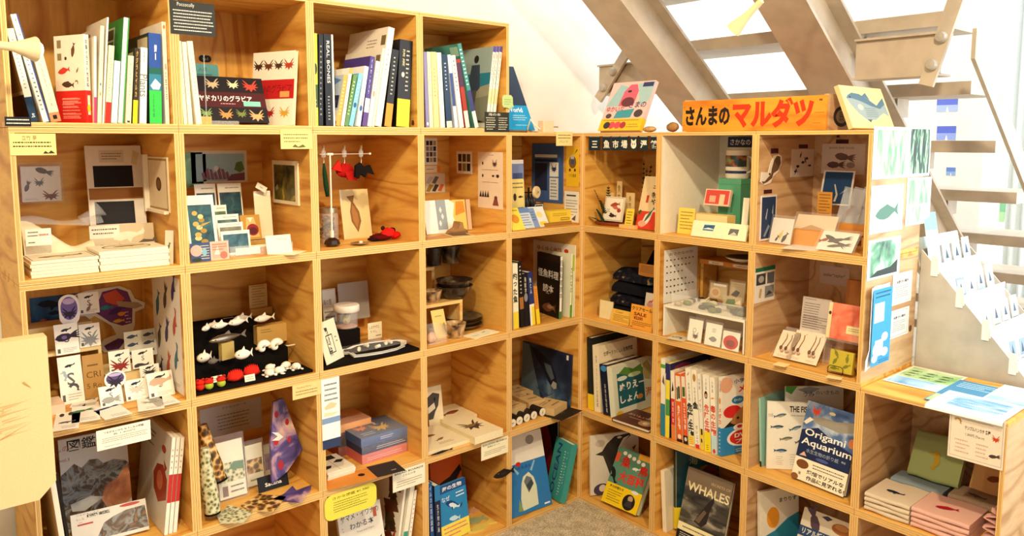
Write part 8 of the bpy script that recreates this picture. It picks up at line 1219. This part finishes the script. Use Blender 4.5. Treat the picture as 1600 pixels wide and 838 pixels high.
# maps and prints on top of the towel cube
zt = BX['R34'].z1+TH+.0012; grn = TX('green_chart_print', [(.35, '7fae6a'), (.55, 'b8d49a'), (.7, 'e0ecc8')], 12); blu = TX('blue_chart_print', [(.35, '5f9ac8'), (.55, 'a8d0e8'), (.7, 'dceef6')], 12, stretch=(1, 4, 1))
def topsheet(lb, a0, a1, d0, d1, dz, base, mk): card('chart_sheet', lb, 'print', (axes(V((d0, -YR[3]-a0, zt+dz)), (0, -1, 0), -Z, (1, 0, 0)), a1-a0, d1-d0, .0006), base, mk, 'printed charts on the towel cube')
topsheet('green fish chart at the back left of the low cube top', .01, .17, .12, .345, .0012, 'e8ecdc', [('r', grn, .04, .4, .96, .96), ('r', blu, .04, .04, .96, .38)] + [('s', '4a5a3a', 'fish', .2+.28*(i % 3), .5+.13*(i//3), .2, 10) for i in range(9)])
topsheet('blue fish chart in the middle of the low cube top', .165, .29, .03, .3, .0021, '4a8ab0', [('l', 'c8e0ec', .1, .7, .9, .95, 4), ('p', 'e8dcc0', [(.4, .4), (.7, .46), (.8, .4), (.5, .34)]), ('r', grn, .02, .02, .98, .3), ('s', '3a4a3a', 'fish', .3, .14, .3)])
topsheet('pale blue chart at the right of the low cube top', .27, .375, .01, .345, .003, 'dfeef2', [('r', blu, .05, .04, .95, .6), ('l', 'a8a09a', .1, .66, .9, .95, 8), ('e', '7fa8c8', .6, .3, .12, .04)])
r = thing('hanging_chart', 'light blue chart draped over the front edge above the towel sign', 'print', axes(V((0, -YR[3]-.185, zt+.0045)), (0, -1, 0), (1, 0, 0), Z)); b = MB(); rows = [[V((.19*u, y, z)) for u in [i/8 for i in range(9)]] for y, z in ((.16, 0), (.06, 0), (.01, .0006), (-.008, -.0015), (-.013, -.006), (-.015, -.012))]
b.grid(rows, M('e4f0f4')); prints(b, (.03, .012, .0003), (1, 0, 0), (0, 1, 0), (0, 0, 1), .15, .14, [('r', blu, .05, .1, .95, .9), ('l', '6a9ac0', .1, .2, .9, .8, 7), ('t', '3a4a5a', 'たべもの', .2, .04, .06)]); b.build('sheet', r)
# sheets on the end of the turned run
yS = -YR[3]+.0006-.0014
def endsheet(name, lb, A, C, base, mk, dz=0, group='prints on the cube end'):
    a, c = hit(*A, 1, yS-dz), hit(*C, 1, yS-dz); card(name, lb, 'print', (axes(a, (1, 0, 0), (0, 1, 0), Z), c.x-a.x, c.z-a.z, .0006), base, mk, group)
kg = TX('kelp_green_print', [(.3, '4fae7a'), (.5, 'a8e0a0'), (.65, 'dcf4dc'), (.8, 'f4fbf0')], 26, stretch=(2, 1, .5)); kd = TX('dark_kelp_print', [(.42, '14302c'), (.5, '2f6a4a'), (.58, 'bfe8c0'), (.66, '163430')], 20, stretch=(2.5, 1, .5)); wt = TX('pale_water_print', [(.3, '9fd8dc'), (.5, 'c8ecea'), (.7, 'eef8f4')], 14)
endsheet('kelp_print', 'top white sheet of two kelp pictures on the cube end', (1362, 281), (1456, 200), 'f2f6f0', [('r', kg, .06, .06, .58, .94), ('r', kd, .62, .06, .98, .97)])
endsheet('shark_print', 'pale sheet with a grey green shark on the cube end', (1358, 367), (1413, 287), 'f0f6f2', [('r', wt, .1, .08, .95, .92), ('s', '5f8a7a', 'fish', .5, .42, .7, 5, .8), ('l', 'bfe0b0', .1, .65, .9, .92, 4)])
endsheet('reed_print', 'narrow sheet of green reeds beside the shark print', (1414, 354), (1456, 276), 'eef4ea', [('r', kg, .08, .44, .95, .95), ('r', kg, .08, .04, .6, .4)])
endsheet('reef_print', 'white sheet with a rocky reef picture under the shark', (1354, 440), (1408, 368), 'f2f6f0', [('r', TX('reef_rock_print', [(.3, '2a4a4a'), (.48, '6fae8a'), (.6, 'c8ecd0'), (.75, 'eaf8ee')], 18), .08, .06, .92, .94), ('p', '3a4444', [(.08, .06), (.3, .2), (.7, .24), (.92, .4), (.92, .06)])])
for A, C, lb in (((1393, 479), (1426, 422), 'upper white printed notice on the cube end'), ((1388, 532), (1421, 478), 'lower white printed notice on the cube end')): endsheet('notice_sheet', lb, A, C, 'eee8dc', [('o', 'a8a498', .08, .06, .92, .94, .012), ('t', '3a3834', '水族 かい案内', .5, .72, .1, {'wf': .6, 'bold': .03}), ('l', '8a867c', .16, .2, .84, .6, 6)], 0, 'notices on the cube end')
a, c = hit(1349, 578, 1, yS), hit(1390, 441, 1, yS); r = thing('blue_leaflet', 'sky blue leaflet with white bubbles curling off the cube front edge', 'leaflet', axes(a, (1, 0, 0), (0, 1, 0), Z)); w, h = c.x-a.x, c.z-a.z; b = MB(); b.grid([[V((x-.035*max(0, .4-u)*0, -.012*math.cos(u*4)**2*(1-u)-.0015, h*v)) for u in [i/8 for i in range(9)] for x in [w*u-(.02 if v < .2 else 0)*(1-u)]] for v in [j/8 for j in range(9)]], M('eef4f4')); b.build('sheet', r, smooth=True)
b = MB(); prints(b, (w*.05, -.0148, 0), (1, 0, 0), (0, 0, 1), (0, -1, 0), w*.9, h, [('r', '3f9fd0', .02, .03, .98, .97), ('r', 'bfe2f2', .1, .56, .6, .8), ('e', 'f2f8fa', .68, .36, .16, .055), ('e', 'f2f8fa', .7, .17, .17, .055), ('e', 'f2f8fa', .3, .22, .2, .09), ('e', 'f2f8fa', .2, .12, .14, .05), ('r', 'f2f8fa', .2, .14, .6, .34), ('l', '2a6a9a', .1, .85, .9, .95, 2), ('l', '2a6a9a', .4, .04, .95, .09, 2)]); b.build('printing', r)
# stepped card display behind the towel cube
gp = steel('grey_display_board', 'c4bdb2', .6); wp = M('f4f4f0', 'matte'); xP = .372
r = thing('card_display', 'grey sided stepped rack of white card pockets at the right', 'display rack', Matrix.Translation((xP, -1.3, 0))); T0 = Matrix.Translation((-xP, 1.3, 0)); sl = 1.137; y0, z0 = -1.149, 1.14
Yz = Matrix(((0, 0, 1, 0), (1, 0, 0, 0), (0, 1, 0, 0), (0, 0, 0, 1)))
for x in (xP, xP+.36): b = MB(); b.prism([(y0, .001), (y0, z0), (-1.95, z0-sl*(1.95-1.149)), (-1.95, .001)], x, x+.006, gp, T0 @ Yz); b.build('side_board', r)
b = MB(); b.box(xP+.0065, xP+.3595, y0, y0+.005, .001, z0, gp, T0); b.build('back_board', r)
TI = []
for i in range(9):
    y = y0-.078*i-.02; z = z0-sl*(.078*i+.02)
    if z < .2: break
    b = MB(); b.box(xP-.004, xP+.3595, y-.036, y-.033, z-.05, z-.018, wp, T0); b.box(xP-.004, xP-.0005, y-.0325, y-.012, z-.058, z+.006, wp, T0); b.box(xP+.0065, xP+.3595, y-.0325, y+.02, z-.0535, z-.0505, wp, T0); b.prism([(y+.02, z-.05), (y+.045, z+.055), (y+.048, z+.055), (y+.023, z-.05)], xP+.0065, xP+.3595, wp, T0 @ Yz); b.build('pocket', r); TI.append((y, z))
rn = random.Random(11); cc = ['dfe6ea', 'f2f2ee', 'b4c4d0', 'e8ece8', '8fa4b8', 'd4dccc', 'f4f0e6', 'c8d0d4']
wh9 = ('third', 'second', 'first'); RN = ('top', 'second', 'third', 'fourth', 'fifth', 'sixth')
for i, (y, z) in enumerate(TI[:6]):
    for k in range(4):
        if i == 0 and k == 0: continue
        x = xP+.03+.085*k; hh = .075+.02*rn.random(); X = upright(V((x, y-.012, z-.0498)), V((x+.06, y-.016, z-.0498)), (0, 0), 12, .002)[0]
        card('photo_card', 'small card in the %s pocket row of the stepped rack, %s from its grey side' % (RN[i], ('first', 'second', 'third', 'fourth')[k]), 'card', (X, .055, hh, .0012), cc[rn.randrange(8)], [('r', cc[rn.randrange(8)], .1, .3, .9, .9), ('p', '4a5a6a', [(.3, .4), (.5, .8), (.7, .4)]), ('l', '8a9098', .1, .06, .9, .24, 2)], 'cards in the stepped rack')
y, z = TI[0]; X = upright(V((xP+.012, y-.006, z-.0498)), V((xP+.1, y-.01, z-.0498)), (0, 0), 10, .002)[0]; card('sea_print', 'tall pale blue sea print standing in the top pocket', 'print', (X, .085, .19, .0012), wt, [('r', '8fd0e0', 0, .7, 1, 1), ('r', 'eaf6f4', 0, .3, 1, .6), ('r', '8fc06a', .3, 0, 1, .1)])
X = upright(V((xP+.165, TI[3][0]-.014, TI[3][1]-.0498)), V((xP+.22, TI[3][0]-.018, TI[3][1]-.0498)), (0, 0), 10, .002)[0]
# daylight side: far wall, window, curtain and pictures
mb = MB(); mb.box(3.3, 3.4, -.35, .37, 0, 3.6, WHITE); struct('wall_far', mb)
for (A, C, lb, c1, c2) in (((1463, 175), (1497, 153), 'upper small blue picture on the white wall behind the stairs', 'b4c4f0', '6a7ad8'), ((1463, 219), (1494, 197), 'lower small blue picture with a white peak behind the stairs', '98aae8', '6272d4'), ((1478, 274), (1493, 262), 'tiny blue picture edge between two stair treads', '8fb0e0', '6a88d0'), ((1560, 347), (1582, 316), 'small green picture behind the lower stair treads', 'bfe6b0', '8fd0a0')):
    X = 3.296; a, c = hit(*A, 0, X), hit(*C, 0, X); p = 'upper' in lb; card('wall_picture', lb, 'picture', (axes(a, (0, -1, 0), (1, 0, 0), Z), a.y-c.y, c.z-a.z, .002), c1, [('r', c2, 0, .5, 1, 1), ('p', 'f2f4fa', [(.45, 0), (.52, .4), (.6, 0)])], 'small pictures on the far wall')
r = thing('curtain', 'white sheer curtain hanging in folds at the far right', 'curtain', Matrix.Translation((2.95, -.6, 0))); b = MB(); rows = [[V((.03*math.sin(i*1.3)+.01*math.sin(i*.37+z), -.5*i/40, z)) for i in range(41)] for z in (0.02, .8, 1.6, 2.4, 3.2)]; b.grid(rows, M('eef6f6', 'matte')); b.build('cloth', r, smooth=True)
# canvas tote hanging at the left
yT = -.13; c0, c1 = hit(85, 748, 1, yT), hit(70, 523, 1, yT); cv = M('f0d39c', 'cloth'); W0 = .36; x1 = c1.x; ztop = c1.z; zb = hit(45, 780, 1, yT).z; x2 = c0.x
r = thing('tote_bag', 'cream canvas tote with a faint plant drawing hanging at the left edge', 'bag', Matrix.Translation((x1-W0/2, yT, zb))); O = r.location; b = MB()
P = [(x1-W0, ztop), (x1, ztop), (x1+(x2-x1)*.5, ztop-(ztop-zb)*.5), (x2, zb+.036), (x2-.036, zb), (x1-W0+.03, zb), (x1-W0-.01, zb+.036)]; P = [(x-O.x, z-O.z) for x, z in P]
b.prism(P, -.022, .022, cv, Matrix(((1, 0, 0, 0), (0, 0, -1, 0), (0, 1, 0, 0), (0, 0, 0, 1)))); m_ = Matrix.Identity(4)
prints(b, (P[0][0], -.0222, 0), (1, 0, 0), (0, 0, 1), (0, -1, 0), W0, ztop-zb, [('p', 'dcb878', [(.72+.02*math.sin(i), .42+.012*i), (.8+.1*math.sin(i*1.7), .44+.012*i), (.725+.02*math.sin(i), .428+.012*i)]) for i in range(18)] + [('p', 'c8a060', [(.66, .4), (.9, .5), (.67, .41)]), ('p', 'c8a060', [(.85, .74), (.9, .7), (.86, .75)])]); b.build('canvas', r)
for yy in (-.018, .018):
    b = MB(); hx = [x1-O.x-.1, x1-O.x-.105, x1-O.x-.16, x1-O.x-.22, x1-O.x-.225]; hz = [ztop-O.z-.03, ztop-O.z+.1, ztop-O.z+.2, ztop-O.z+.1, ztop-O.z-.03]; b.tube([(x, yy-.008*(1 if yy < 0 else -1), z) for x, z in zip(hx, hz)], .007, cv, 8); b.build('handle', r, smooth=True)
r2 = thing('wall_hook', 'wooden peg arm carrying the canvas tote', 'hook', Matrix.Translation((x1-.16, .369, ztop+.19))); b = MB(); b.tube([(0, 0, 0), (0, -.54, 0), (0, -.55, .02)], .006, M('c89a5a', 'matte'), 8); b.build('peg', r2)
shelve()
bpy.context.view_layer.update()
def settle():
    """Nudge whatever pokes through its own cube back inside."""
    for o in [o for o in COL.objects if o.parent is None and 'category' in o.keys() and not o.name.startswith('plywood')]:
        P = [m.matrix_world @ V(c) for m in [o]+list(o.children_recursive) if m.type == 'MESH' for c in m.bound_box]
        if not P: continue
        c = sum(P, V())/len(P)
        for q in BX.values():
            a, d, h = q.al(c), (c.y if q.run == 'L' else c.x), c.z-q.z0
            if not (-.01 < a < q.W+.01 and .004 < d < q.D+.01 and -.01 < h < q.H): continue
            pts = [m.matrix_world @ v.co for m in [o]+list(o.children_recursive) if m.type == 'MESH' for v in m.data.vertices]
            A = [q.al(p) for p in pts]; D = [p.y if q.run == 'L' else p.x for p in pts]; H = [p.z-q.z0 for p in pts]; mv = V()
            if max(A) > q.W-.0006: mv += q.R*(q.W-.0006-max(A))
            elif min(A) < .0006: mv += q.R*(.0006-min(A))
            if max(D) > q.D-.0004: mv += q.I*(q.D-.0004-max(D))
            if min(H) < .0003: mv += Z*(.0003-min(H))
            if mv.length > .0002: o.matrix_world = Matrix.Translation(mv) @ o.matrix_world
            break
settle()
bpy.context.view_layer.update()
